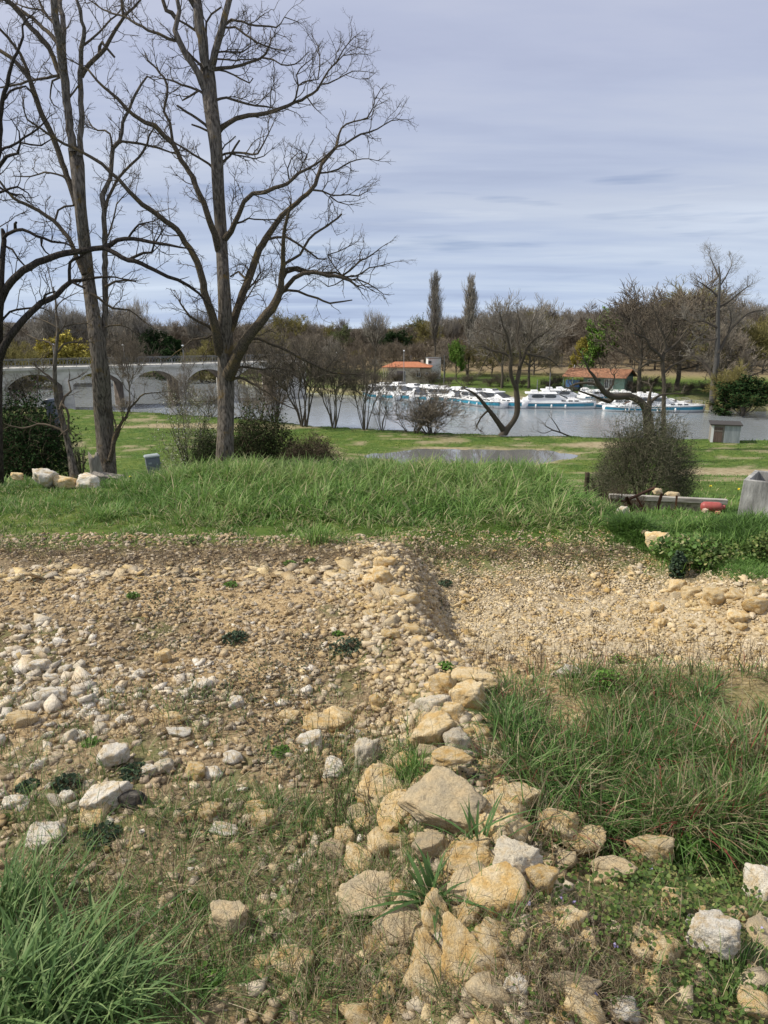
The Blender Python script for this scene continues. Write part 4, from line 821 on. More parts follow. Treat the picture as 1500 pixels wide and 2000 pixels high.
# px, waterline py, heading (deg, bow direction from +X), scale, label
BO = [(1085, 799, -9, 1.0, 'largest white cruiser with long blue band broadside in mid river view'),
      (1118, 793, -8, .98, 'white cruiser mostly hidden behind the broadside blue banded one', 1.8),
      (733, 777, -78, .8, 'leftmost white boat of the moored row below the orange roofed house'),
      (759, 779, -74, .95, 'second white cruiser from the left end of the moored row'),
      (787, 780, -72, 1.0, 'third white cruiser from the left, in front of the house lamp'),
      (818, 782, -70, .95, 'fourth white cruiser from the left of the moored row'),
      (846, 784, -66, .95, 'fifth white cruiser from the left, under the poplar trees'),
      (880, 788, -35, 1.0, 'white cruiser with dark canvas cover in the middle of the row', 0),
      (912, 790, -62, .95, 'white cruiser beside the dark canvas covered one'),
      (942, 794, -58, .95, 'white cruiser half behind the fallen branches near the forked tree'),
      (975, 795, -50, .95, 'white cruiser just behind the trunk of the forked tree'),
      (1212, 800, 172, .62, 'small white and blue cruiser left in the right hand group of boats'),
      (1245, 806, 170, .66, 'small low white boat nearest the bush in the right group'),
      (1300, 806, -10, .95, 'white and blue cruiser at the right end of the moorings', 0),
      (1302, 799, -12, .80, 'white cruiser behind the one at the right end of the moorings', 2.5),
      (1248, 790, -12, .7, 'white cruiser moored behind the trunks at the green bush', 3)]
proto = make_boat()
for i, b in enumerate(BO):
    o = proto if i == 0 else copy_tree(proto)
    px, py, hd, s, lab = b[:5]; r = ray(px, py); t = (WATER - EYE) / r[2]; p = np.array((r[0] * t, r[1] * t)); 
    p[1] += (b[5] if len(b) > 5 else 0) + 2.0
    o.location = (p[0], p[1], WATER); o.rotation_euler = (0, 0, math.radians(hd)); o.scale = (s, s * (1.0 if s > .9 else 1.05), s * .80)
    tag(o, lab, 'boat', BGRP)
    if i in (7, 9):
        m = MB(); m.loft([[(-5.3, -1.6, 1.0), (-3.0, -1.6, 1.0), (-3.0, 1.6, 1.0), (-5.3, 1.6, 1.0)], [(-5.2, -1.45, 2.1), (-3.4, -1.4, 2.5), (-3.4, 1.4, 2.5), (-5.2, 1.45, 2.1)]]); m.build('canvas_cover', TARP, o)
# boats laid up on land by the cabin
for px, py, D, hd, s, lab in ((1172, 772, 102, 20, .55, 'white boat laid up on the grass in front of the green cabin'), (1142, 762, 107, 75, .45, 'smaller white boat on land at the left corner of the cabin')):
    o = copy_tree(proto); x = P(px, py, D)[0]; o.location = (x, D, Hs(x, D) + .25); o.rotation_euler = (0, .02, math.radians(hd)); o.scale = (s, s, s * .8); tag(o, lab, 'boat')
# landing stage, posts
WOODG = noise_mat('grey_weathered_wood', [(0.3, (.12, .105, .09)), (0.5, (.25, .225, .19)), (0.7, (.38, .35, .30))], scale=4, detail=8, stretch=(8, 8, .8), bump=.5)
o = MB(); xa, xb = P(1160, 790, 100)[0], P(1360, 790, 95)[0]
o.box(((xa + xb) / 2, 98.2, -7.25), (xb - xa, 1.5, .18), rz=-.16)
for k in range(7): o.box((xa + (xb - xa) * k / 6, 98.2 - (k / 6 - .5) * (xb - xa) * .16 - .55, -7.6), (.2, .2, 1.9))
st = o.build('landing_stage', WOODG); tag(st, 'low grey wooden landing stage on posts along the right moorings', 'jetty')
for i, (px, top, D, lab) in enumerate(((1075, 728, 104, 'thin dark mooring pole just left of the green cabin'), (868, 694, 122, 'thin dark pole standing beside the first poplar'), (1050, 742, 100, 'slender pole near the bow of the broadside boat'))):
    x = P(px, top, D)[0]; g = Hs(x, D); z = P(px, top, D)[2]; q = MB().lathe([(.07, -.3), (.05, z - g), (.0, z - g + .05)], n=8).build('mooring_pole', IRON); q.location = (x, D, g); tag(q, lab, 'pole')
# ------------------------------------------------------------------ distant trees: one mesh pair per kind, copied
def veg_mat(name, stops, rough=.95, amt=.18):
    m, nt, b, L = new_mat(name); b.inputs['Roughness'].default_value = rough; b.inputs['Specular IOR Level'].default_value = .1
    a = N(nt, 'ShaderNodeAttribute', attribute_name='v'); r = ramp(nt, stops); L(a.outputs['Fac'], r.inputs[0])
    oi = N(nt, 'ShaderNodeObjectInfo'); hs = N(nt, 'ShaderNodeHueSaturation'); L(r.outputs[0], hs.inputs['Color'])
    mr = N(nt, 'ShaderNodeMapRange'); mr.inputs[3].default_value = 1 - amt; mr.inputs[4].default_value = 1 + amt; L(oi.outputs['Random'], mr.inputs[0]); L(mr.outputs[0], hs.inputs['Value'])
    L(hs.outputs[0], b.inputs['Base Color']); return m
M_TR = veg_mat('distant_bark', [(0, (.085, .072, .056)), (1, (.15, .13, .10))])
M_TW = veg_mat('distant_twigs', [(0, (.13, .11, .085)), (.6, (.24, .205, .16)), (1, (.34, .295, .23))])
M_TWG = veg_mat('grey_twigs', [(0, (.18, .165, .135)), (1, (.38, .345, .29))])
M_TWR = veg_mat('russet_twigs', [(0, (.11, .09, .068)), (1, (.245, .205, .155))])
M_TWO = veg_mat('olive_twigs', [(0, (.13, .12, .04)), (1, (.30, .26, .10))])
M_TWD = veg_mat('dark_thicket_twigs', [(0, (.07, .060, .048)), (1, (.20, .17, .13))])
M_YEL = veg_mat('yellow_spring_leaves', [(0, (.20, .17, .03)), (1, (.46, .39, .09))]); M_GRN = veg_mat('fresh_willow_leaves', [(0, (.06, .13, .02)), (1, (.18, .30, .06))])
M_DKG = veg_mat('evergreen_leaves', [(0, (.010, .024, .008)), (1, (.035, .07, .02))]); M_OLI = veg_mat('olive_leaves', [(0, (.05, .075, .02)), (1, (.15, .19, .06))])
M_BLO = veg_mat('white_blossom', [(0, (.10, .11, .04)), (.55, (.20, .21, .10)), (.7, (.42, .40, .33)), (1, (.62, .60, .54))])
class LeafMB:
    def __init__(s): s.c = []; s.s = []; s.v = []
    def add(s, c, size, v): s.c.append(c); s.s.append(size); s.v.append(v)
    def build(s, name, mat, parent, R, flat=0.0):
        c = np.array(s.c); n = len(c); sz = np.array(s.s)[:, None]
        a = R.normal(0, 1, (n, 3)); a[:, 2] *= 1 - flat; a /= np.linalg.norm(a, axis=1, keepdims=True); b = np.cross(a, R.normal(0, 1, (n, 3))); b /= np.linalg.norm(b, axis=1, keepdims=True)
        V = np.stack([c - a * sz, c - b * sz * .45, c + a * sz, c + b * sz * .45], 1).reshape(-1, 3); Fc = np.arange(4 * n).reshape(-1, 4)
        return mesh_np(name, V, Fc, mat, parent, False, {'v': np.repeat(np.array(s.v), 4)})
def gen_tree(R, h=10.0, trunk_h=.25, lev0=9, spread=.9, up=.18, ratio=.62, r0=.22, fine=.022, kids=(7, 6, 5), wob=.16, style='round', leaf=None, leaf_n=0, leaf_size=.12, low_only=False, nt_cap=6000, tmin=.3):
    T, W_ = Tubes(), Tubes(); LM = LeafMB(); cnt = [0]
    def br(p, d, L, r, lev):
        if cnt[0] > nt_cap: return
        n = 5 if lev < 2 else 4; pts = [p]; seg = L / (n - 1); d = d / np.linalg.norm(d)
        for _ in range(n - 1): d = d + R.normal(0, wob, 3) + np.array((0, 0, up * (.5 if lev < 2 else 1))); d /= np.linalg.norm(d); pts.append(pts[-1] + d * seg)
        pts = np.array(pts); last = lev >= len(kids)
        rad = np.linspace(r, max(r * .35, fine * .5), n)
        (W_ if lev >= 2 else T).add(pts, np.maximum(rad, fine * .5), 3 if lev >= 2 else 6, R.rand())
        if lev >= 2: cnt[0] += 1
        if leaf and lev >= len(kids) - 1:
            for _ in range(leaf_n): t = R.randint(0, n); LM.add(pts[t] + R.normal(0, .12, 3), leaf_size * R.uniform(.6, 1.3), R.rand())
        if last: return
        for k in range(kids[lev]):
            t = R.uniform(.25, 1.0) if lev else R.uniform(tmin, 1.0); i = min(n - 2, int(t * (n - 1))); q = pts[i] * (1 - (t * (n - 1) - i)) + pts[i + 1] * (t * (n - 1) - i) if t < 1 else pts[-1]
            td = pts[i + 1] - pts[i]; td /= np.linalg.norm(td); s = np.cross(td, R.normal(0, 1, 3)); s /= np.linalg.norm(s); a = R.uniform(.35, 1.0)
            br(q, td * math.cos(a) + s * math.sin(a), L * ratio * R.uniform(.75, 1.15), max(r * .5, fine), lev + 1)
    if style == 'multi':                         # many stems from the ground
        for k in range(lev0):
            a = R.uniform(0, 2 * math.pi); tilt = R.uniform(.05, spread); br(np.array((math.cos(a) * .25, math.sin(a) * .25, -.2)) * 1.0, np.array((math.cos(a) * tilt, math.sin(a) * tilt, 1)), h * R.uniform(.55, .9), r0 * R.uniform(.5, 1), 0)
    else:
        n = 9; z = np.linspace(-.3, h * (.93 if style == 'poplar' else .62 if style == 'round' else .8), n); tr = np.stack([np.cumsum(R.normal(0, h * .008, n)), np.cumsum(R.normal(0, h * .008, n)), z], 1)
        T.add(tr, np.linspace(r0, r0 * (.2 if style == 'poplar' else .4), n), 9, .5)
        for k in range(lev0):
            f = (k + .5) / lev0; zz = trunk_h * h + f * (z[-1] - trunk_h * h); i = min(n - 2, int(np.searchsorted(z, zz)) - 1); w = (zz - z[i]) / (z[i + 1] - z[i]); q = tr[i] * (1 - w) + tr[i + 1] * w
            a = k * 2.4 + R.uniform(-.5, .5)
            if style == 'poplar': d = np.array((math.cos(a) * .22, math.sin(a) * .22, 1)); L = h * (.20 * (1 - f) ** .6 + .07)
            elif style == 'cone': d = np.array((math.cos(a), math.sin(a), -.05)); L = h * .30 * (1 - f * .93)
            else: sp_ = spread * (1.15 - .75 * f); d = np.array((math.cos(a) * sp_, math.sin(a) * sp_, .45 + .8 * f)); L = h * (.40 - .08 * f) * R.uniform(.85, 1.1)
            br(q, d, L, r0 * (.5 - .25 * f), 0)
    return T, W_, LM
KINDS = {}
def kind(name, obj_name, crown_name, crown_mat, leafmat=None, seed=0, flat=0, **kw):
    R = np.random.RandomState(seed); T, W_, LM = gen_tree(R, **kw)
    KINDS[name] = (T, W_, LM, obj_name, crown_name, crown_mat, leafmat, R, kw.get('h', 10.0), [None])
def place(kname, px, base_py, top_py, D, width=1.0, label=None, group=None, rz=None, z=None, cat='tree', dz=0.0, tilt=0.0):
    T, W_, LM, on, cn, cm, lm, R, h, first = KINDS[kname]
    x = P(px, 650, D)[0]; g = Hs(x, D) if z is None else z
    top = P(px, top_py, D)[2]; s = (top - g) / h if top_py is not None else 1.0
    if first[0] is None:
        root = empty(on)
        T.build('trunk', M_TR, root); W_.build(cn, cm, root)
        if lm is not None: LM.build('foliage', lm, root, R)
        Vs = []
        for ch in root.children:
            a = np.empty(len(ch.data.vertices) * 3, np.float32); ch.data.vertices.foreach_get('co', a); Vs.append(a.reshape(-1, 3))
        V = np.concatenate(Vs); first.append(float(np.percentile(V[:, 2], 97.5))); first.append(float(np.percentile(np.abs(V[:, 0]), 97)))
        first[0] = root; o = root
    else: o = copy_tree(first[0])
    s = (top - g) / first[1]
    o.location = (x, D, g + dz); o.scale = (s * width, s * width, s); o.rotation_euler = (0, tilt, rnd.uniform(0, 6.28) if rz is None else rz)
    tag(o, label, cat, group); return o
kind('round_a', 'bare_tree', 'crown', M_TW, seed=21, h=10, kids=(6, 6, 6), lev0=11, fine=.028, up=.16, nt_cap=3600)
kind('round_b', 'bare_tree', 'crown', M_TWR, seed=22, h=10, kids=(6, 6, 6), lev0=12, fine=.030, up=.10, spread=1.05, trunk_h=.2, nt_cap=3600)
kind('round_g', 'bare_tree', 'crown', M_TWG, seed=23, h=12, kids=(6, 6, 5), lev0=12, fine=.030, up=.20, spread=.7, nt_cap=3600)
kind('olive', 'budding_tree', 'crown', M_TWO, seed=24, h=9, kids=(6, 6, 6), lev0=12, fine=.032, up=.12, trunk_h=.1, nt_cap=3600)
kind('poplar', 'poplar_tree', 'crown', M_TWG, seed=25, h=20, kids=(5, 5, 4), lev0=46, fine=.030, up=.34, style='poplar', trunk_h=.22, r0=.30, ratio=.6, wob=.10, nt_cap=5200)
kind('fan', 'bare_tree', 'crown', M_TWG, seed=26, h=12, kids=(6, 6, 5), lev0=14, fine=.026, up=.30, spread=.62, trunk_h=.42, r0=.28, nt_cap=3600)
kind('yellow', 'yellow_willow', 'crown', M_TWO, M_YEL, seed=27, h=8, kids=(6, 5, 4), lev0=11, fine=.03, up=.10, leaf=True, leaf_n=7, leaf_size=.20, trunk_h=.08, nt_cap=1500)
kind('green', 'green_willow', 'crown', M_TWO, M_GRN, seed=28, h=10, kids=(6, 5, 4), lev0=13, fine=.03, up=.20, leaf=True, leaf_n=8, leaf_size=.20, spread=.6, trunk_h=.12, nt_cap=1700)
kind('pale', 'pale_green_tree', 'crown', M_TW, M_OLI, seed=29, h=11, kids=(6, 5, 4), lev0=11, fine=.03, up=.16, leaf=True, leaf_n=4, leaf_size=.18, trunk_h=.15, nt_cap=1500)
kind('pine', 'dark_pine', 'crown', M_TWD, M_DKG, seed=30, h=11, kids=(6, 5, 4), lev0=10, fine=.04, up=.12, leaf=True, leaf_n=9, leaf_size=.22, spread=1.0, trunk_h=.35, nt_cap=1500)
kind('cone', 'dark_spruce', 'crown', M_TWD, M_DKG, seed=31, h=9, kids=(6, 4), lev0=30, fine=.04, up=.0, leaf=True, leaf_n=10, leaf_size=.18, style='cone', trunk_h=.06, nt_cap=1500)
kind('alder', 'bankside_alder', 'branches', M_TWD, seed=32, h=8, kids=(7, 6, 5), lev0=9, fine=.015, up=.12, spread=.6, style='multi', r0=.10, ratio=.50, nt_cap=3400, tmin=.5)
kind('alder_s', 'bankside_alder', 'branches', M_TW, seed=42, h=8, kids=(6, 5, 4), lev0=7, fine=.013, up=.14, spread=.5, style='multi', r0=.07, ratio=.5, nt_cap=1500, tmin=.4)
kind('brush', 'bankside_shrub', 'branches', M_TW, seed=43, h=4, kids=(5, 5, 4), lev0=16, fine=.012, up=.10, spread=1.0, style='multi', r0=.04, ratio=.5, nt_cap=1900)
kind('thicket', 'bankside_shrub', 'branches', M_TWD, seed=33, h=4, kids=(6, 5, 4), lev0=22, fine=.014, up=.10, spread=1.0, style='multi', r0=.05, ratio=.5, nt_cap=4200)
kind('alder_t', 'bankside_tree', 'branches', M_TWR, seed=34, h=9, kids=(7, 6, 5), lev0=12, fine=.016, up=.14, spread=.75, trunk_h=.25, r0=.14, nt_cap=4200)
# --- skyline wood on the far side (individual trees, shared meshes)
G1, G2, G3 = 'trees of the far wood', 'tall trees above the far wood', 'trees along the far bank'
top_line = [(-80, 648), (0, 652), (60, 650), (120, 640), (230, 640), (300, 655), (420, 655), (520, 640), (640, 652), (700, 660), (780, 655), (850, 640), (930, 630), (1040, 622), (1100, 625), (1200, 632), (1290, 600), (1360, 580), (1440, 615), (1600, 625)]
tl = np.array(top_line, float)
lab_k = {'round_a': 'bare brown tree standing in the far wood beyond the river', 'round_b': 'russet brown bare tree standing in the far wood beyond the river', 'round_g': 'bare grey tree standing in the far wood beyond the river', 'olive': 'olive budding tree in the far wood beyond the river', 'pale': 'pale green tree in the far wood beyond the river'}
LMK = [(2, 'left picture edge'), (112, 'yellow willow'), (200, 'leaning tree'), (294, 'dark pine'), (345, 'dark spruce'), (437, 'centre trunk'), (530, 'right bridge end'), (590, 'big alder clump'), (655, 'pale lamp post'), (732, 'fan crowned tree'), (796, 'orange roofed house'), (850, 'taller poplar'), (917, 'second poplar'), (1000, 'forked willow'), (1085, 'broadside cruiser'), (1162, 'green cabin'), (1255, 'broad brown tree'), (1330, 'big brown crown'), (1392, 'tall grey tree'), (1470, 'ivy covered bush')]
USED = {}
def wood_label(k, px, row, base=None):
    c = base or {'round_a': 'bare brown tree', 'round_b': 'russet bare tree', 'round_g': 'bare grey tree', 'olive': 'olive budding tree', 'pale': 'pale green tree'}[k]
    a = min(LMK, key=lambda q: abs(q[0] - px)); dx = px - a[0]; rel = 'straight behind' if abs(dx) < 12 else 'just left of' if -34 < dx < 0 else 'just right of' if 0 < dx < 34 else 'well left of' if dx < 0 else 'well right of'
    return c + ' ' + ('in the back wood row', 'in the middle wood row', 'in the front wood row', 'at the foot of the wood', '')[row] + ' ' + rel + ' the ' + a[1]
i = 0
for (row, D0, dtop, stepx) in ((0, 205, -17, 33), (1, 178, -4, 37), (2, 158, 16, 43), (3, 143, 44, 40)):
    px = -70 + row * 9
    while px < 1580:
        t = float(np.interp(px, tl[:, 0], tl[:, 1])) + dtop + rnd.uniform(-12, 13) 
        k = rnd.choices(['round_a', 'round_b', 'round_g', 'olive', 'pale'], [4, 5, 2, 1.6, .35])[0]
        fbx = float(np.interp(P(px, 650, D0)[0], FB[:, 0], FB[:, 1])); D = max(D0 + rnd.uniform(-8, 8), fbx + 9 + row * 3)
        place(k, px, 0, t, D, rnd.uniform(1.05, 1.5), wood_label(k, px, row), G1 + ' ' + {'round_a': '(brown)', 'round_b': '(russet)', 'round_g': '(grey)', 'olive': '(olive)', 'pale': '(pale green)'}[k])
        px += stepx * rnd.uniform(.75, 1.25)
# thin tall tops that stand out against the sky on the left and centre
for px, t, D in ((90, 612, 178), (112, 600, 176), (135, 608, 175), (168, 612, 180), (215, 600, 172), (245, 604, 174), (262, 596, 170), (332, 645, 200), (350, 648, 205), (390, 612, 165), (880, 622, 175), (1000, 618, 180), (1110, 612, 195), (1140, 614, 198)):
    place('fan', px, 0, t, D, .8, wood_label('', px, 4, 'slim pale treetop above the far wood').replace('  ', ' '), G2)
def solo(k, px, t, D, w, lab, **kw): return place(k, px, 0, t, D, w, lab, None, **kw)
solo('poplar', 850, 537, 138, .62, 'tall columnar poplar behind the orange roofed house, taller left one of two', rz=.5)
solo('poplar', 917, 543, 141, .66, 'columnar poplar right of its twin, with a side stem', rz=2.1)
solo('fan', 732, 615, 146, .82, 'lone bare tree with a round fan crown above the house roof')
solo('yellow', 112, 660, 141, 1.25, 'bright yellow flowering willow beyond the left end of the bridge')
solo('green', 1180, 618, 121, .95, 'fresh green willow behind the green cabin')
solo('yellow', 1140, 664, 140, .6, 'small yellow green bush tree left of the green willow')
solo('green', 893, 672, 133, .8, 'slim green tree between the two poplars')
solo('pale', 672, 640, 185, 1.0, 'pale green tree on the skyline left of the round fan tree'); solo('pale', 650, 652, 190, .9, 'pale green tree at the end of the skyline above the alder')
solo('pine', 294, 648, 170, 1.1, 'dark evergreen pine on the skyline between the two big trees')
solo('cone', 333, 661, 160, 1.0, 'dark pointed spruce on the far bank left of the centre trunk'); solo('cone', 348, 668, 162, .9, 'smaller dark spruce beside the pointed one')
solo('pine', 770, 650, 175, 1.3, 'dark evergreen above the far wood behind the round fan tree')
for px, t, D, k, lab in ((60, 690, 132, 'olive', 'olive brown willow at the water behind the left arch'), (20, 672, 136, 'olive', 'broad olive willow at the left edge beyond the bridge'), (420, 668, 152, 'olive', 'olive willow showing left of the centre trunk'), (385, 680, 150, 'olive', 'low olive willow over the bridge railings'), (500, 662, 150, 'round_b', 'brown bushy tree over the right end of the bridge')):
    solo(k, px, t, D, 1.3, lab)
# right bank group
solo('round_g', 985, 592, 119, 1.0, 'large bare tree on the far bank behind the forked tree'); solo('round_g', 1040, 600, 118, 1.1, 'bare grey tree left of the green cabin')
solo('round_b', 1255, 575, 108, 1.2, 'broad brown bare tree just right of the green cabin'); solo('round_b', 1335, 560, 112, 1.25, 'big brown crown behind the tall grey tree')
solo('round_a', 1430, 640, 104, 1.3, 'low spreading tree at the right edge over the water'); solo('olive', 1480, 632, 112, 1.3, 'olive brown tree at the right edge of the far bank')
solo('olive', 1440, 720, 92, 1.0, 'ochre twiggy tree hanging over the water by the shed')
# ivy bush over the water
o = solo('green', 1470, 745, 88, 1.9, 'dark ivy covered bush overhanging the river at right'); 
for ch in o.children:
    if ch.name.startswith('foliage'): ch.data = ch.data.copy(); ch.data.materials.clear(); ch.data.materials.append(M_DKG)
# reeds and low scrub at the far edge: bushes
for j in range(26):
    px = 560 + j * 36 + rnd.uniform(-10, 10); D = float(np.interp(P(px, 700, 115)[0], FB[:, 0], FB[:, 1])) + rnd.uniform(12, 18)
    place('thicket', px, 0, project((P(px, 700, D)[0], D, Hs(P(px, 700, D)[0], D) + rnd.uniform(1.0, 2.4)))[1], D, 1.5, wood_label('', px, 4, 'low bare bush on the far bank').replace('  ', ' '), 'low bushes on the far bank')
# --- near bank
NBt = lambda px, off=0.0: None
def nb_D(px, off=-1.2):
    D = 75.0
    for _ in range(12): D = float(np.interp(P(px, 830, D)[0], NB[:, 0], NB[:, 1])) + off
    return D
for k, px, t, w, lab in (('alder', 590, 648, 1.05, 'many stemmed dark alder clump at the water, the largest on the near bank'), ('alder', 650, 672, .8, 'dark bankside alder right behind the big clump'), ('alder', 712, 690, .7, 'dark alder clump left of the leaning thicket'), ('alder', 530, 660, .8, 'bankside alder just right of the centre tree trunk'),
                         ('brush', 500, 745, 1.3, 'low bare thicket at the water right of the centre trunk'), ('brush', 805, 752, 1.4, 'leaning tangle of bare stems over the water'), ('thicket', 845, 785, 1.5, 'bare thicket trailing into the river left of the forked tree'), ('alder_s', 745, 735, .9, 'bare upright thicket next to the alder clump'),
                         ('brush', 345, 735, 1.0, 'bare bank shrub in front of the second arch'), ('alder_t', 240, 650, .75, 'pale slender tree growing in front of the bridge pier'), ('brush', 222, 775, 1.2, 'dark shrub at the foot of the slender tree by the bridge'), ('alder_s', 352, 690, .5, 'thin bare saplings in front of the third bridge arch'), ('brush', 400, 755, 1.3, 'bare bank shrub left of the centre trunk'),
                         ('brush', 45, 715, 1.4, 'broad twiggy shrub in front of the left bridge arch'), ('brush', 12, 730, 1.1, 'twiggy shrub at the left edge by the water'), ('alder_s', 470, 700, .8, 'bare alder behind the centre trunk')):
    place(k, px, 0, t, nb_D(px), w, lab)
def thin(pl, k=.72): return [q if isinstance(q, dict) else (q[0], q[1], q[2] * k) for q in pl]
# trees in front of the river with traced shapes
V_tr = [(982, 850, 12), (990, 838, 10), (1003, 822, 8), (1010, 805, 7.5), (1010, 780, 7.5), (1008, 755, 6.5), (1012, 735, 5.5), (1016, 715, 4.5)]
V_li = [[(985, 842, 9), (975, 828, 7), (962, 810, 6), (950, 795, 5), (938, 780, 4), (925, 768, 3), (910, 760, 2)],
 [(1009, 760, 6), (1000, 740, 5), (997, 722, 5), (998, 700, 4), (995, 680, 3.5), (990, 655, 3), (982, 635, 2), (976, 612, 1.2)],
 [(1014, 720, 5), (1022, 700, 4), (1030, 678, 3.5), (1045, 662, 3), (1062, 652, 2), (1078, 640, 1)], [(998, 700, 3), (985, 690, 3), (960, 684, 2.5), (940, 676, 1.6), (925, 680, 1)],
 [(1016, 716, 4), (1016, 690, 3), (1010, 660, 2.5), (1014, 630, 1.8), (1010, 605, 1)], [(1026, 690, 3), (1045, 695, 2.5), (1070, 700, 2), (1090, 715, 1.2)],
 [(990, 655, 2.4), (970, 648, 2), (950, 640, 1.5), (935, 648, 1)], [(1030, 680, 2), (1036, 655, 1.8), (1040, 630, 1.2), (1048, 612, .8)], [(960, 684, 1.8), (950, 700, 1.4), (938, 725, 1)], [(955, 800, 3), (940, 815, 2.4), (932, 830, 1.6), dict(gap=3)]]
px_tree('forked_willow', 'bare willow forking low at the bank in front of the boats', 65.4, thin(V_tr), [thin(q) for q in V_li], 31, M_TR, M_TR, M_TW, tw_gap=2.6, tw_len=(24, 62), dens=.36, rmin=.009, trunk_sides=8, flare=1.1)
K_tr = [(1272, 870, 11), (1268, 845, 10), (1265, 815, 9.5), (1262, 800, 8.5)]
K_li = [[(1264, 806, 8), (1256, 790, 7), (1240, 778, 6.5), (1222, 774, 6.5), (1200, 775, 6), (1183, 768, 5.2), (1170, 752, 4.4), (1160, 735, 3), (1150, 722, 2), (1140, 700, 1)],
 [(1266, 806, 6), (1268, 790, 5), (1268, 778, 3.5), (1272, 760, 2)], [(1200, 774, 4), (1190, 785, 3), (1170, 778, 2.5), (1150, 770, 2), (1120, 760, 1)], [(1170, 752, 3), (1150, 748, 2.6), (1125, 750, 2), (1110, 758, 1.2)], [(1183, 768, 2.4), (1196, 752, 2), (1200, 735, 1.2)], [(1268, 790, 3), (1282, 776, 2.5), (1300, 770, 1.6), (1330, 768, .8)]]
px_tree('leaning_tree', 'dark leaning tree with a bough bent over the water behind the round bush', 52, K_tr, K_li, 33, M_TR, M_TR, M_TW, tw_gap=3.6, tw_len=(20, 52), dens=.32, rmin=.008, trunk_sides=8, flare=1.1)
E_tr = [(1296, 860, 6), (1296, 800, 5.5), (1297, 760, 5), (1295, 725, 5), (1294, 700, 5), (1300, 680, 4), (1297, 660, 3)]
E_li = [[(1295, 704, 4), (1285, 690, 3.4), (1270, 678, 3), (1262, 662, 2.6), (1240, 652, 2)], [(1297, 690, 3.4), (1315, 676, 3), (1330, 660, 2.5), (1340, 645, 1.6)], [(1298, 660, 3), (1290, 640, 2.4), (1284, 622, 1.8), (1275, 600, 1)], [(1296, 730, 3), (1312, 715, 2.6), (1330, 706, 2), (1345, 700, 1.2)], [(1298, 665, 2.4), (1310, 645, 2), (1312, 620, 1.4)], [(1294, 705, 2.6), (1270, 704, 2), (1250, 698, 1.4), (1225, 690, 1)], [(1262, 662, 1.8), (1252, 640, 1.4), (1236, 630, 1)]]
px_tree('bare_tree', 'dark bare tree with short forked crown right of the leaning bough', 58, thin(E_tr), [thin(q) for q in E_li], 35, M_TR, M_TR, M_TW, tw_gap=3.2, tw_len=(24, 62), dens=.32, rmin=.008, trunk_sides=8, flare=1.1)
Gt = [(1392, 815, 9), (1392, 780, 8.5), (1394, 745, 7.5), (1400, 700, 6.5), (1402, 660, 5.5), (1402, 620, 4.6), (1404, 580, 3.6), (1406, 545, 2.6), (1404, 520, 1.6)]
Gl = [[(1394, 740, 6), (1384, 722, 5), (1374, 708, 4), (1366, 700, 3), (1350, 694, 1.6)], [(1402, 690, 4.5), (1412, 672, 4), (1422, 650, 3.6), (1440, 630, 3), (1462, 612, 2.4), (1490, 606, 1.4)], [(1401, 640, 3), (1385, 632, 2.6), (1368, 626, 2.2), (1350, 630, 1.5), (1336, 622, 1)], [(1404, 600, 2.8), (1422, 590, 2.4), (1442, 574, 2), (1460, 560, 1.2)], [(1403, 580, 2.4), (1388, 566, 2), (1374, 556, 1.6), (1362, 548, 1)], [(1405, 560, 2), (1418, 540, 1.6), (1428, 520, 1)], [(1404, 540, 1.8), (1394, 518, 1.4), (1386, 500, .8)], [(1402, 660, 2.4), (1384, 664, 2), (1366, 660, 1.2)], [(1422, 650, 2), (1428, 628, 1.6), (1426, 606, 1)]]
px_tree('tall_bare_tree', 'tall grey bare tree with a straight trunk beside the riverside shed', 95, thin(Gt), [thin(q) for q in Gl], 37, veg_mat('pale_grey_bark', [(0, (.10, .095, .085)), (1, (.16, .15, .13))]), M_TR, M_TWG, tw_gap=2.6, tw_len=(24, 66), dens=.24, rmin=.013, trunk_sides=8, flare=1.2)
fb_ = [[(1120, 855, 1.5), (1095, 845, 1.4), (1080, 840, 1.2), (1066, 832, .8)], [(1095, 845, 1), (1085, 828, .8), (1078, 818, .6)], [(1080, 840, .8), (1062, 846, .7), (1050, 842, .5)]]
px_tree('fallen_branch', 'bare fallen branch sticking out of the water at the near bank', 65.5, [(1124, 857, 2), (1112, 851, 1.8), (1100, 847, 1.6)], fb_, 39, M_TR, M_TR, M_TW, tw_gap=9, tw_len=(8, 20), dens=.1, trunk_sides=5, flare=1)['category'] = 'branch'
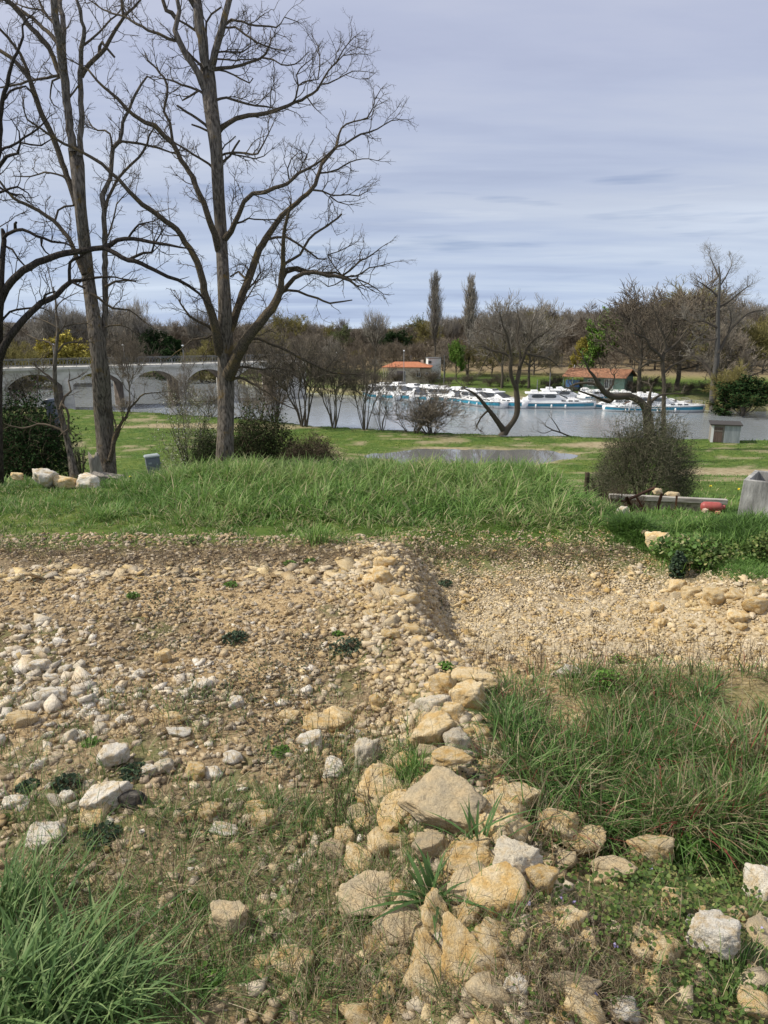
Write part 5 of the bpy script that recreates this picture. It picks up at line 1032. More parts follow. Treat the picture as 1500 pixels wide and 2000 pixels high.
# --- the far wood beyond the rows of single trees, and the scrub between their trunks: nobody could count it
def stick_mass(name, label, spans, n, seed, mat, wmin, wmax):
    R = np.random.RandomState(seed); px = R.uniform(-80, 1580, n); D = R.uniform(spans[0], spans[1], n)
    rx = (px - 750) / F; x = rx * D / (cp) * 1.0; 
    top = np.interp(px, tl[:, 0], tl[:, 1]) + spans[2] + 9 * fbm(px * .03, px * 0, s=seed, o=4)
    b_ = (1000 - top) / F; ztop = EYE + D * (-sp + b_ * cp) / (cp + b_ * sp); g = H(x, D); hgt = np.maximum(ztop - g, 1.5)
    f = R.beta(1.3, 1.0, n); z = g + hgt * f; L = R.uniform(.6, 1.9, n); lean = R.normal(0, .45, (n, 2)); w = R.uniform(wmin, wmax, n)
    d = np.stack([lean[:, 0], lean[:, 1], np.ones(n)], 1); d /= np.linalg.norm(d, axis=1, keepdims=True)
    s = np.cross(d, R.normal(0, 1, (n, 3))); s /= np.linalg.norm(s, axis=1, keepdims=True); c = np.stack([x, D, np.minimum(z, g + hgt)], 1)
    V = np.stack([c - s * w[:, None], c + s * w[:, None], c + d * L[:, None] + s * w[:, None] * .2, c + d * L[:, None] - s * w[:, None] * .2], 1).reshape(-1, 3)
    o = mesh_np(name, V, np.arange(4 * n).reshape(-1, 4), mat, None, False, {'v': np.repeat(R.rand(n), 4)}); tag(o, label, 'woodland', None, 'stuff')
stick_mass('far_woodland', 'brown leafless woodland closing the view behind the far bank trees', (225, 262, -10), 90000, 71, M_TW, .035, .07)
stick_mass('wood_undergrowth', 'brown scrub and thin stems filling the far wood below its crowns', (160, 222, 26), 90000, 72, M_TWR, .025, .05)
# ------------------------------------------------------------------ stones
R_CR = rock_mat('cream_limestone', (.66, .51, .29), (.72, .60, .40), (.60, .41, .18)); R_OC = rock_mat('ochre_limestone', (.64, .475, .245), (.68, .56, .37), (.60, .39, .15))
R_WH = rock_mat('white_limestone', (.74, .67, .55), (.80, .76, .68), (.60, .47, .29)); R_GR = rock_mat('grey_weathered_limestone', (.56, .455, .295), (.44, .37, .26), (.62, .48, .29))
R_WG = rock_mat('pale_grey_limestone', (.68, .61, .48), (.56, .50, .40), (.64, .52, .35)); R_DK = rock_mat('dark_crusted_stone', (.12, .11, .10), (.07, .065, .06), (.20, .18, .15))
RM = dict(c=R_CR, o=R_OC, w=R_WH, g=R_GR, p=R_WG, d=R_DK)
def ico(sub):
    import bmesh
    bm = bmesh.new(); bmesh.ops.create_icosphere(bm, subdivisions=sub, radius=1.0); V = np.array([v.co[:] for v in bm.verts]); Fc = np.array([[v.index for v in f.verts] for f in bm.faces]); bm.free(); return V, Fc
ICO = {s: ico(s) for s in (1, 2, 3, 4, 5)}
def rock_verts(sub, seed, flat=.6, facets=8, rough=.075):
    R = np.random.RandomState(seed); d, Fc = ICO[sub]; 
    nrm = np.vstack([R.normal(0, 1, (facets, 3)), np.array([(1, 0, 0), (-1, 0, 0), (0, 1, 0), (0, -1, 0), (.7, .7, .2), (-.7, .7, -.2), (.7, -.7, .2), (-.7, -.7, .1)]) + R.normal(0, .28, (8, 3))]); nrm /= np.linalg.norm(nrm, axis=1, keepdims=True); off = R.uniform(.60, .98, facets + 8)
    nrm = np.vstack([nrm, [[0, 0, 1], [0, 0, -1]]]); off = np.r_[off, flat * .85 + .08, flat * .85] 
    dots = d @ nrm.T; q = np.where(dots > .05, off[None] / np.maximum(dots, .05), 9.0); q = np.minimum(q, 1.45)
    k = 70.0; r = -np.log(np.exp(-k * q).sum(1)) / k + .01
    p = d * r[:, None]; f = 2.2
    n = fbm(p[:, 0] * f + seed, p[:, 1] * f, p[:, 2] * f, s=seed % 97, o=3) * rough * 2 + np.abs(fbm(p[:, 0] * 5 + seed, p[:, 1] * 5, p[:, 2] * 5, s=3, o=3)) * rough * -1.8
    ch = fbm(p[:, 0] * 3.1 + seed, p[:, 1] * 3.1, p[:, 2] * 4.5, s=seed % 61, o=2); n = n + .055 * np.round(ch * 2.4) / 2.4
    if sub >= 4: n = n + fbm(p[:, 0] * 14, p[:, 1] * 14, p[:, 2] * 14, s=seed % 89, o=3) * rough * .75
    st = np.floor(p[:, 2] * 7 + 1.2 * fbm(p[:, 0] * 2, p[:, 1] * 2, p[:, 2] * 2, s=seed % 71, o=2)); n = n + .014 * (hash3(st, st * 0, st * 0, seed % 53) - .5)
    p = p * (1 + n[:, None]); return p, Fc
ROCKM = {}
def rock_mesh(key, sub, seed, flat, mat):
    kk = (key, sub, seed, flat)
    if kk not in ROCKM:
        p, Fc = rock_verts(sub, seed, flat); o = mesh_np('stone', p, Fc, mat, None, False); 
        if sub == 3: pass
        me = o.data; bpy.data.objects.remove(o); ROCKM[kk] = me
    return ROCKM[kk]
def add_rock(x, y, z, sx, sy, sz, rz, mk, seed, sub=3, flat=.6, tilt=(0, 0), name='stone'):
    me = rock_mesh(mk, sub, seed, flat, RM[mk]); o = bpy.data.objects.new(name, me); COL.objects.link(o)
    o.location = (x, y, z); o.scale = (sx, sy, sz); o.rotation_euler = (tilt[0], tilt[1], rz); return o
# hand placed stones: cx, cy, w, h (px), material, flat, label, options
HERO = [
 (868, 1578, 152, 128, 'g', .34, 'large flat weathered slab crowning the near stone heap', dict(tx=.62, lift=.10, sub=5)),
 (877, 1511, 86, 44, 'o', .55, 'oblong ochre stone lying on top of the large flat slab', dict(rz=.35, lift=.22, tx=.2)),
 (770, 1592, 66, 92, 'o', .55, 'upright orange brown stone leaning left of the large flat slab', dict(tx=.9, lift=.05)),
 (1004, 1570, 92, 46, 'c', .6, 'long cream stone just right of the large flat slab', dict(lift=.10)), (950, 1590, 70, 60, 'c', .5, 'sandy stone wedged behind the right edge of the flat slab', {}),
 (975, 1625, 100, 70, 'c', .6, 'broad sandy block below the long cream stone', {}),
 (838, 1666, 84, 50, 'g', .6, 'rounded grey brown stone directly under the flat slab', dict(lift=.06)),
 (915, 1684, 110, 66, 'o', .5, 'sloping yellow slab below the large flat stone', dict(tx=.5)),
 (1006, 1702, 96, 72, 'p', .7, 'pale grey crystalline boulder at the edge of the creeping leaves', dict(lift=.08)),
 (915, 1740, 78, 66, 'g', .5, 'grey brown stone left of the pale grey boulder', dict(tx=.6)),
 (856, 1796, 72, 84, 'c', .6, 'tall cream stone standing on edge below the leek like plant', dict(tx=.8, ry=.4)), (914, 1795, 46, 46, 'o', .7, 'small orange cobble between two larger stones low on the heap', {}),
 (905, 1880, 84, 126, 'o', .5, 'big upright ochre slab at the foot of the heap', dict(tx=1.0)), (868, 1850, 54, 66, 'p', .6, 'pale narrow stone left of the upright ochre slab', dict(tx=.8)),
 (718, 1756, 128, 92, 'g', .6, 'broad rounded grey boulder behind dry stalks', dict(tx=.5)), (700, 1680, 56, 66, 'c', .5, 'slim cream stone tilted above the rounded grey boulder', dict(tx=.8, ry=-.5)),
 (672, 1640, 50, 44, 'c', .7, 'round sandy stone among grass left of the heap', {}), (650, 1666, 56, 40, 'g', .7, 'dull brown stone just below the round sandy one', {}),
 (790, 1800, 100, 90, 'g', .5, 'brown slab sloping down beside the dry grass', dict(tx=.7)), (845, 1905, 100, 120, 'c', .55, 'knobbly cream boulder at the bottom of the heap', dict(tx=.8)),
 (450, 1800, 82, 60, 'g', .65, 'brown rock alone in the weeds at bottom centre left', dict(lift=.04)), (412, 1588, 44, 34, 'c', .7, 'tan stone in bare soil left of the heap', {}),
 (438, 1622, 66, 34, 'w', .4, 'flat whitish slab tipped in the weeds', dict(tx=.3)), (515, 1600, 60, 40, 'c', .6, 'cream stone right of the flat whitish slab', {}), (505, 1578, 52, 26, 'o', .5, 'small sandy slab behind the cream stone', {}),
 (222, 1482, 54, 44, 'w', .75, 'blocky white stone standing above the others at left', dict(lift=.05)), (205, 1560, 80, 62, 'w', .6, 'white and rust stained boulder above the dark crusted lump', dict(rz=.5)), (183, 1590, 58, 62, 'c', .6, 'pinkish cream boulder propped against the rust stained one', dict(tx=.7)),
 (262, 1565, 58, 40, 'd', .7, 'dark crusted lump of stone beside the rust stained boulder', {}), (88, 1632, 72, 56, 'w', .6, 'white angular rock above the big grass tussock', dict(tx=.5)), (30, 1568, 44, 28, 'w', .6, 'white stone near the left edge above the tussock', {}),
 (382, 1508, 50, 32, 'o', .7, 'orange rounded stone among the white rubble', {}), (348, 1430, 54, 28, 'w', .35, 'thin white slab lying flat in the rubble', dict(tx=.3)), (462, 1374, 36, 26, 'w', .7, 'white pointed stone right of the rubble field', {}),
 (335, 1402, 54, 26, 'c', .5, 'long cream stone with rusty base in the rubble', {}), (44, 1408, 60, 34, 'c', .6, 'brown sided stone near the left edge', {}), (100, 1360, 60, 34, 'w', .6, 'white boulder in the middle of the left rubble', {}), (565, 1398, 42, 26, 'c', .6, 'cream stone alone right of the rubble field', {}),
 (80, 1300, 44, 26, 'w', .6, 'white stone at the upper edge of the left rubble', {}), (320, 1285, 36, 28, 'c', .8, 'two toned cream stone standing in the rubble', {}), (290, 1505, 34, 24, 'w', .6, 'white stone right of the blocky standing one', {}), (318, 1498, 36, 26, 'p', .6, 'pale stone beside the orange rounded stone', {}),
 (635, 1412, 96, 34, 'o', .5, 'long buried orange stone left of the ridge', {}), (608, 1450, 50, 40, 'w', .7, 'bright white stone half hidden by grass stalks', {}), (650, 1500, 44, 56, 'w', .6, 'white stone standing in the tall grass left of the ridge', dict(tx=.8)), (715, 1475, 56, 60, 'p', .7, 'rough grey white stone in grass on the ridge', {}),
 (745, 1530, 84, 90, 'c', .6, 'buried sandy block behind the grass tuft', dict(tx=.6)), (832, 1472, 60, 30, 'g', .6, 'grey stone just above the grass tuft on the ridge', {}),
 (855, 1430, 96, 62, 'c', .7, 'big sandy boulder on the ridge above the flat slab', dict(lift=.05)), (890, 1450, 56, 46, 'p', .7, 'pale stone on the right flank of the sandy boulder', {}), (845, 1378, 66, 44, 'p', .6, 'pale cream stone below the crest of the ridge', {}),
 (862, 1340, 60, 44, 'o', .7, 'yellow orange block on the ridge', dict(lift=.05)), (925, 1335, 96, 44, 'c', .4, 'wide flat slab forming the right shoulder of the ridge', dict(lift=.08)), (918, 1362, 80, 60, 'c', .7, 'squared boulder below the wide flat slab', {}), (885, 1390, 56, 40, 'c', .6, 'sandy stone between boulders on the ridge', {}),
 (735, 1372, 34, 26, 'o', .8, 'round yellowish stone left of the ridge', {}), (765, 1240, 42, 22, 'o', .6, 'orange stone on the ridge beside the pit', {}), (1108, 1312, 70, 22, 'w', .6, 'whitish stone in dead stalks below the pit', {}), (1088, 1308, 30, 22, 'c', .7, 'sandy cobble left of the whitish stone below the pit', {}),
 (752, 1098, 50, 30, 'o', .5, 'ochre slab at the far tip of the ridge', {}), (742, 1128, 44, 34, 'o', .7, 'orange block just before the far tip of the ridge', {}), (1285, 1188, 30, 24, 'o', .7, 'orange cobble on the right rim of the pit', {}), (1290, 1218, 22, 22, 'o', .8, 'small upright orange stone on the floor of the pit', {}),
 (1475, 1186, 56, 34, 'o', .6, 'large orange block on the rubble bank at the right edge', dict(lift=.05)), (1350, 1160, 44, 30, 'c', .7, 'sandy block of the collapsed bank right of the pit', {}), (1400, 1165, 64, 36, 'c', .6, 'broad sandy boulder of the bank right of the pit', {}), (1440, 1205, 50, 26, 'c', .6, 'cream stone below the orange block on the bank', {}), (1325, 1145, 34, 26, 'c', .7, 'sandy stone at the top left of the collapsed bank', {}),
 (1090, 1635, 96, 50, 'c', .7, 'tan boulder at the upper edge of the creeping leaves', dict(lift=.16)), (1138, 1662, 86, 34, 'c', .45, 'flat cream stone right of the tan boulder', dict(lift=.16)), (1275, 1680, 76, 44, 'c', .7, 'warm cream boulder next to the bright parsley like leaves', dict(lift=.15)), (1200, 1712, 90, 40, 'g', .6, 'half covered stone in the middle of the creeping leaves', dict(lift=.1)),
 (1060, 1738, 56, 46, 'o', .7, 'pinkish ochre stone surrounded by creeping leaves', dict(lift=.12)), (1312, 1772, 44, 36, 'c', .7, 'small cream stone in a hollow of the leaves', dict(lift=.08)), (1392, 1842, 92, 54, 'w', .7, 'knobbly whitish rock near the lower right corner', dict(lift=.1)), (1440, 1785, 34, 28, 'c', .8, 'small sandy knob right of the leaf hollow', {}), (1482, 1728, 48, 72, 'w', .7, 'pale boulder cut by the right edge', {}), (1490, 1808, 36, 30, 'p', .7, 'grey white stone at the right edge below the pale boulder', {}),
 (1010, 1840, 40, 40, 'c', .7, 'small stone showing through dry stalks', {}), (1120, 1930, 84, 50, 'g', .6, 'dull stone half buried in dry roots at bottom right', {}), (950, 1940, 50, 44, 'w', .7, 'chalky stone at the bottom beside the cream boulder', {}),
 (1282, 1060, 40, 34, 'c', .85, 'rounded sandstone boulder in grass below the rusty frame', {}), (1216, 1000, 34, 20, 'w', .8, 'squared white stone beside the rusty frame', dict(D=10.0)), (1262, 1046, 18, 22, 'g', .8, 'brown stone tucked behind the rounded sandstone boulder', {}), (1242, 1024, 24, 14, 'p', .6, 'grey stone in the grass under the rusty frame', {}),
]
for i, (cx, cy, w, h, mk, fl, lab, op) in enumerate(HERO):
    b = hit(cx, min(1995, cy + h * .32)); dist = math.sqrt(b[0] ** 2 + b[1] ** 2 + (b[2] - EYE) ** 2); m = dist / F * cp * 1.02
    w *= 1.26 if i == 0 else 1.06; h *= 1.04
    sx = w * m / 2 * 1.0; sz = h * m / 2 * (1.2 if 'tx' not in op else .8); sy = max(sx * .62, sz * .9)
    if 'tx' in op: sy = h * m / 2 * 1.12; sz = min(sx, sy) * .55
    c = P(cx, cy, b[1] + sy * .30); zc = (max(c[2], b[2] + sz * .15) if 'tx' not in op else max(c[2], b[2] + .02)) + op.get('lift', 0) * .35
    add_rock(c[0], c[1], zc, sx, sy, sz, op.get('rz', rnd.uniform(-.35, .35)), mk, 100 + i + (57 if i == 0 else 0), op.get('sub', 5 if w * h > 4200 else 4), max(fl, .45), (op['tx'] * .62 if 'tx' in op else rnd.uniform(-.1, .25), op.get('ry', rnd.uniform(-.15, .15))))
    o = COL.objects[-1] if False else None
    lo = [q for q in (COL.objects,)][0]; ob = lo[len(lo) - 1]; tag(ob, lab, 'stone')
def anchor(lab):
    w = lab.split(); 
    for i, q in enumerate(w):
        if i >= 2 and q in ('crowning', 'lying', 'leaning', 'just', 'wedged', 'behind', 'below', 'directly', 'at', 'left', 'right', 'on', 'between', 'tilted', 'among', 'sloping', 'alone', 'in', 'tipped', 'standing', 'above', 'propped', 'beside', 'near', 'with', 'half', 'of', 'next', 'cut', 'showing', 'tucked', 'before', 'surrounded', 'under'): return ' '.join(w[:i])
    return ' '.join(w[:5])
SEEN = {}
def stone_label(px, py, size, mk, flat, extra, R):
    h = min(HERO, key=lambda q: (q[0] - px) ** 2 + ((q[1] - py) * 1.4) ** 2); rel = side_of(px - h[0], py - h[1])
    col = {'c': 'cream', 'o': 'ochre', 'w': 'white', 'g': 'grey brown', 'p': 'pale grey'}[mk]; sz = 'tiny' if size < .035 else 'small' if size < .055 else 'medium'
    lab = f'{sz} {col} stone {rel} the {anchor(h[6])} {extra}'; return ' '.join(lab.split()[:16])
# looser stones: small enough to look alike, grouped by where they lie
PROT = {mk: [(mk, 3, 900 + 10 * j + ord(mk), fl) for j, fl in enumerate((.45, .6, .8, .55))] for mk in 'cowgp'}
def scatter(group, label, fn, n, sizes, mats, seed):
    R = np.random.RandomState(seed); k = 0; tries = 0
    while k < n and tries < n * 60:
        tries += 1; px, py = fn(R); b = hit(px, py)
        s = sizes[0] + (sizes[1] - sizes[0]) * R.rand() ** 2.2; s *= .5
        mk = mats[R.randint(len(mats))]; key = PROT[mk][R.randint(4)]; me = rock_mesh(key[0], key[1], key[2], key[3], RM[mk])
        o = bpy.data.objects.new('stone', me); COL.objects.link(o); o.location = (b[0], b[1], b[2] + s * .12); o.scale = (s * R.uniform(.9, 1.35), s * R.uniform(.8, 1.1), s * R.uniform(.55, .95))
        o.rotation_euler = (R.normal(0, .25), R.normal(0, .25), R.uniform(0, 6.28)); tag(o, stone_label(px, py, s, mk, key[3], label, R), 'stone', group); k += 1
def ridge_fn(R):
    i = R.randint(0, 6); pts = [(748, 1085), (765, 1180), (800, 1290), (870, 1400), (890, 1580), (930, 1800), (950, 1990)]; t = R.rand(); a, b = pts[i], pts[i + 1]; sp_ = 22 + 26 * i
    return a[0] + (b[0] - a[0]) * t + R.normal(0, sp_), min(1990, a[1] + (b[1] - a[1]) * t)
scatter('small stones packed along the ridge', 'of the central ridge', ridge_fn, 74, (.06, .21), 'ccogc', 1)
scatter('white broken stones on the left', 'in the left rubble', lambda R: (abs(R.normal(0, 230)), R.uniform(1250, 1590)), 42, (.05, .15), 'wwwp', 2)
scatter('loose stones of the right bank', 'on the right bank', lambda R: (R.uniform(1290, 1500), R.uniform(1135, 1245)), 28, (.05, .16), 'occgc', 3)
scatter('stones among the creeping leaves', 'among the creeping leaves', lambda R: (R.uniform(960, 1500), R.uniform(1640, 1990)), 30, (.05, .13), 'ccwg', 4)
scatter('stones on the right flank of the heap', '', lambda R: (R.uniform(960, 1180), R.uniform(1540, 1700)), 18, (.06, .15), 'ccog', 5)
scatter('stones filling the heap', 'in the heap', lambda R: (R.uniform(690, 1010), R.uniform(1440, 1980)), 42, (.07, .15), 'ccgop', 6)
# gravel and chips: far more than anyone could count
_c = np.array([(a, b, c) for a in (-.8, .8) for b in (-.8, .8) for c in (-.8, .8)] + [(.1, .1, 1.0)], float)
def _hull(V):
    import bmesh
    bm = bmesh.new(); [bm.verts.new(v) for v in V]; bmesh.ops.convex_hull(bm, input=bm.verts); bmesh.ops.triangulate(bm, faces=bm.faces); bm.verts.index_update(); vs = [v for v in bm.verts if v.link_faces]; ix = {v: i for i, v in enumerate(vs)}
    r = np.array([v.co[:] for v in vs]), np.array([[ix[v] for v in f.verts] for f in bm.faces]); bm.free(); return r
CHIP = _hull(_c)
def pebbles(name, label, fn, n, smin, smax, mat, seed, pw=3.0, sub=1, keep=None, zs=1.0):
    R = np.random.RandomState(seed); d0, F0 = ICO[sub] if sub > 1 else CHIP; x, y = fn(R, n)
    if keep is not None: k = keep(x, y, R); x, y = x[k], y[k]
    n = len(x); s = (smin + (smax - smin) * R.rand(n) ** pw) * .5; z = Hf(x, y) + s * .02 + .002
    th = R.uniform(0, 6.28, n); c, q = np.cos(th), np.sin(th); sx, sy, sz = s * R.uniform(.9, 1.6, n), s * R.uniform(.7, 1.1, n), s * R.uniform(.4, .85, n) * zs
    J = 1 + R.uniform(-.42, .30, (n, len(d0)))
    dx, dy, dz = d0[None, :, 0] * J * sx[:, None], d0[None, :, 1] * J * sy[:, None], d0[None, :, 2] * J * sz[:, None]
    tl_ = R.normal(0, .3, (n, 1)); dz = dz + dx * tl_
    V = np.stack([x[:, None] + dx * c[:, None] - dy * q[:, None], y[:, None] + dx * q[:, None] + dy * c[:, None], z[:, None] + dz], -1).reshape(-1, 3)
    Fc = (F0[None] + (np.arange(n) * len(d0))[:, None, None]).reshape(-1, 3)
    o = mesh_np(name, V, Fc, mat); tag(o, label, 'gravel', None, 'stuff')
P_CR = rock_mat('cream_chips', (.58, .45, .25), (.66, .54, .35), (.50, .35, .16), True); P_WH = rock_mat('white_chips', (.66, .57, .43), (.74, .68, .57), (.52, .40, .24), True); P_SO = rock_mat('soil_crumbs', (.46, .35, .205), (.56, .445, .28), (.34, .24, .13), True)
def area(x0, x1, y0, y1, p=1.0): return lambda R, n: (R.uniform(x0, x1, n), y0 + (y1 - y0) * R.rand(n) ** p)
pebbles('pit_gravel', 'pale angular gravel covering the floor of the shallow pit', area(.1, 4.2, 4.0, 7.3), 70000, .007, .026, P_CR, 11, 2.2, keep=lambda x, y, R: PIT(x, y) + .12 > R.rand(len(x)))
pebbles('pit_rubble', 'coarser pale rubble on the floor of the shallow pit', area(.3, 3.6, 4.2, 6.9), 1100, .03, .075, P_CR, 12, 2.0, 2, keep=lambda x, y, R: (PIT(x, y) * (.35 + .8 * ss(.5, 2.2, x)) > R.rand(len(x))))
pebbles('limestone_chips', 'white limestone chips strewn over the bare earth on the left', area(-3.6, .3, 2.2, 5.6), 6500, .008, .055, P_WH, 13, 3.4, keep=lambda x, y, R: (ss(-.2, .5, fbm(x * 1.3, y * 1.3, s=70, o=3) + .45 - .32 * (x + 2.2) - .42 * abs(y - 3.3)) + .05 > R.rand(len(x))))
pebbles('rubble_chips', 'larger white rubble pieces strewn over the bare earth on the left', area(-3.2, .1, 2.5, 4.8), 800, .04, .12, P_WH, 18, 2.4, 1, keep=lambda x, y, R: (ss(-.2, .6, fbm(x * 1.3, y * 1.3, s=70, o=3) + .30 - .42 * (x + 2.2) - .35 * abs(y - 3.5)) > R.rand(len(x))))
pebbles('earth_crumbs', 'tan earth crumbs and small stones across the bare plateau', area(-5.5, .6, 1.2, 7.0), 30000, .010, .05, P_SO, 14, 2.6)
pebbles('sandy_chips', 'sandy chips scattered over the plateau', area(-5.5, .6, 1.6, 7.0), 14000, .006, .035, P_CR, 15, 3.0, keep=lambda x, y, R: (ss(-.3, .5, fbm(x * .9, y * .9, s=75, o=3)) > R.rand(len(x))))
pebbles('ridge_chips', 'chips and pebbles filling the gaps of the stone ridge', area(-.6, 1.2, .9, 6.6), 12000, .012, .065, P_CR, 16, 2.5, keep=lambda x, y, R: np.exp(-(seg_dist(x, y, RIDGE) / .38) ** 2) > R.rand(len(x)))
pebbles('pale_slabs', 'low ledges of pale rock showing at the back of the plateau', area(-3.6, -.1, 5.3, 6.1), 420, .05, .20, P_CR, 17, 2.0, 1, zs=.25, keep=lambda x, y, R: np.exp(-((y - 5.75 - .12 * x * .3) / .16) ** 2) > R.rand(len(x)) * .9)
# ------------------------------------------------------------------ grasses
LUSH = leaf_mat('lush_grass', [(0, (.050, .088, .022)), (.35, (.088, .178, .034)), (.65, (.155, .280, .058)), (.86, (.25, .35, .105)), (.93, (.32, .34, .15)), (1, (.55, .47, .28))])
BLUEG = leaf_mat('blue_green_grass', [(0, (.045, .09, .025)), (.4, (.10, .185, .055)), (.75, (.19, .29, .10)), (.92, (.30, .38, .16)), (1, (.50, .45, .26))])
MIXG = leaf_mat('mixed_spring_grass', [(0, (.045, .09, .025)), (.35, (.09, .185, .042)), (.62, (.165, .28, .075)), (.74, (.27, .30, .15)), (.80, (.52, .43, .27)), (.90, (.30, .20, .11)), (.94, (.26, .07, .05)), (1, (.34, .09, .08))])
DRY = leaf_mat('dry_straw', [(0, (.055, .040, .025)), (.35, (.14, .10, .06)), (.6, (.28, .215, .13)), (1, (.52, .44, .30))], .15)
def blades(name, label, base, L, dirn, lean, width, v, mat, seg=3, curl=1.0, parent=None, tagit=True, seed=0):
    """base (n,3); L length; dirn azimuth; lean 0..1; each blade a bending tapered strip"""
    n = len(base); R = np.random.RandomState(seed + 1); t = np.linspace(0, 1, seg + 1)[None, :]
    ca, sa = np.cos(dirn)[:, None], np.sin(dirn)[:, None]; ln = lean[:, None]
    out = L[:, None] * (ln * t * .55 + ln * curl * .75 * t ** 2.2); up = L[:, None] * (t * np.sqrt(np.maximum(.05, 1 - (ln * .6) ** 2)) - ln * curl * .42 * t ** 2.4)
    cx = base[:, 0:1] + out * ca; cy = base[:, 1:2] + out * sa; cz = base[:, 2:3] + up
    tw = R.uniform(-.7, .7, n)[:, None]; wx, wy = -np.sin(dirn[:, None] + tw), np.cos(dirn[:, None] + tw); w = width[:, None] * np.array([.75, 1.0, .8, .12] if seg == 3 else np.r_[np.linspace(.7, 1, seg // 2 + 1), np.linspace(.95, .08, seg - seg // 2)])[None, :] * .5
    V = np.stack([np.stack([cx - wx * w, cy - wy * w, cz], -1), np.stack([cx + wx * w, cy + wy * w, cz], -1)], 2).reshape(-1, 3)
    k = 2 * (seg + 1); i = np.arange(n)[:, None] * k + (np.arange(seg) * 2)[None, :]
    Fc = np.stack([i, i + 1, i + 3, i + 2], -1).reshape(-1, 4)
    o = mesh_np(name, V, Fc, mat, parent, True, {'v': np.repeat(v, k)})
    if tagit: tag(o, label, 'grass', None, 'stuff')
    return o
def clumps(x, y, per, spread, R):
    cx = np.repeat(x, per) + R.normal(0, spread, len(x) * per); cy = np.repeat(y, per) + R.normal(0, spread, len(x) * per); a = np.arctan2(cy - np.repeat(y, per), cx - np.repeat(x, per)) + R.normal(0, .5, len(cx))
    return cx, cy, a, np.repeat(np.arange(len(x)), per)
def mound_grass():
    R = np.random.RandomState(51); n = 9500; x = R.uniform(-8.5, 5.6, n); y = R.uniform(6.0, 12.2, n)
    z = zones(x, y)[:, 0]; lush = ss(-3.9, -2.3, x + .4 * (y - 9)) * (1 - ss(2.0, 3.2, x - .12 * (y - 9))) * ss(6.8, 8.0, y); keep = (z > .35 + .3 * R.rand(n)) & (R.rand(n) < (.62 + .5 * lush)) & (np.abs(x) < .62 * y + 1.0)
    x, y, lush = x[keep], y[keep], lush[keep]; big = fbm(x * 1.6, y * 1.6, s=80, o=3); per = 15
    cx, cy, a, ci = clumps(x, y, per, .05, R); cl = lush[ci]; front = 1 - ss(6.7, 8.5, cy); cr = R.rand(len(x))[ci]
    L = (.06 + .17 * cl + .06 * big[ci] + .05 * cr) * R.uniform(.6, 1.25, len(cx)) * (1 - .62 * front) * (.62 + .8 * cr ** 1.3); L = np.maximum(L, .05)
    v = np.clip(.30 + .30 * cl + .25 * big[ci] + R.normal(0, .13, len(cx)) + .34 * (cr - .5), 0, .9); dry = R.rand(len(cx)) < (.09 + .75 * front ** 1.5 * R.rand(len(cx)) + .06 * (1 - cl)); v[dry] = R.uniform(.93, 1, dry.sum())
    blades('bank_grass', 'lush green grass clumps covering the hump below the trees', np.stack([cx, cy, Hf(cx, cy) - .01], 1), L, a, R.uniform(.25, 1.0, len(cx)), .006 + .006 * cl + R.uniform(0, .003, len(cx)), v, LUSH, seed=1)
mound_grass()
def right_grass():
    R = np.random.RandomState(52); n = 1700; px = 945 + 610 * R.rand(n) ** .8; py = R.uniform(1310, 1650, n)
    k = (px > 940 + .35 * (py - 1330) * 1.0 - 10) | (R.rand(n) < .08); k &= R.rand(n) < (.55 + .35 * ss(1320, 1420, py)); k &= ~((py > 1560) & (px < 1190 + .6 * (py - 1560) * 1.0) & (px > 1030)) | (R.rand(n) < .25); k &= fbm(px * .009, py * .016, s=111, o=3) > -.22 + .2 * (R.rand(n) - .5); px, py = px[k], py[k]
    b = hits(px, py); per = 15; cx, cy, a, ci = clumps(b[:, 0], b[:, 1], per, .035, R)
    big = fbm(cx * 3, cy * 3, s=81, o=2); L = (.10 + .11 * ss(1.6, 3.6, 6.0 - cy) + .06 * big) * R.uniform(.5, 1.35, len(cx)); v = np.clip(.40 + .22 * big + R.normal(0, .15, len(cx)), 0, .73); q = R.rand(len(cx)); v[q < .24] = R.uniform(.76, .90, (q < .24).sum()); v[q < .035] = R.uniform(.93, 1, (q < .035).sum())
    a = np.where(R.rand(len(a)) < .35, R.normal(-1.9, .8, len(a)), a)
    blades('tall_grass', 'tall mixed green and straw grass on the right foreground bank', np.stack([cx, cy, Hf(cx, cy) - .01], 1), L, a, R.uniform(.15, 1.0, len(cx)), R.uniform(.003, .006, len(cx)), v, MIXG, seed=2, seg=4)
right_grass()
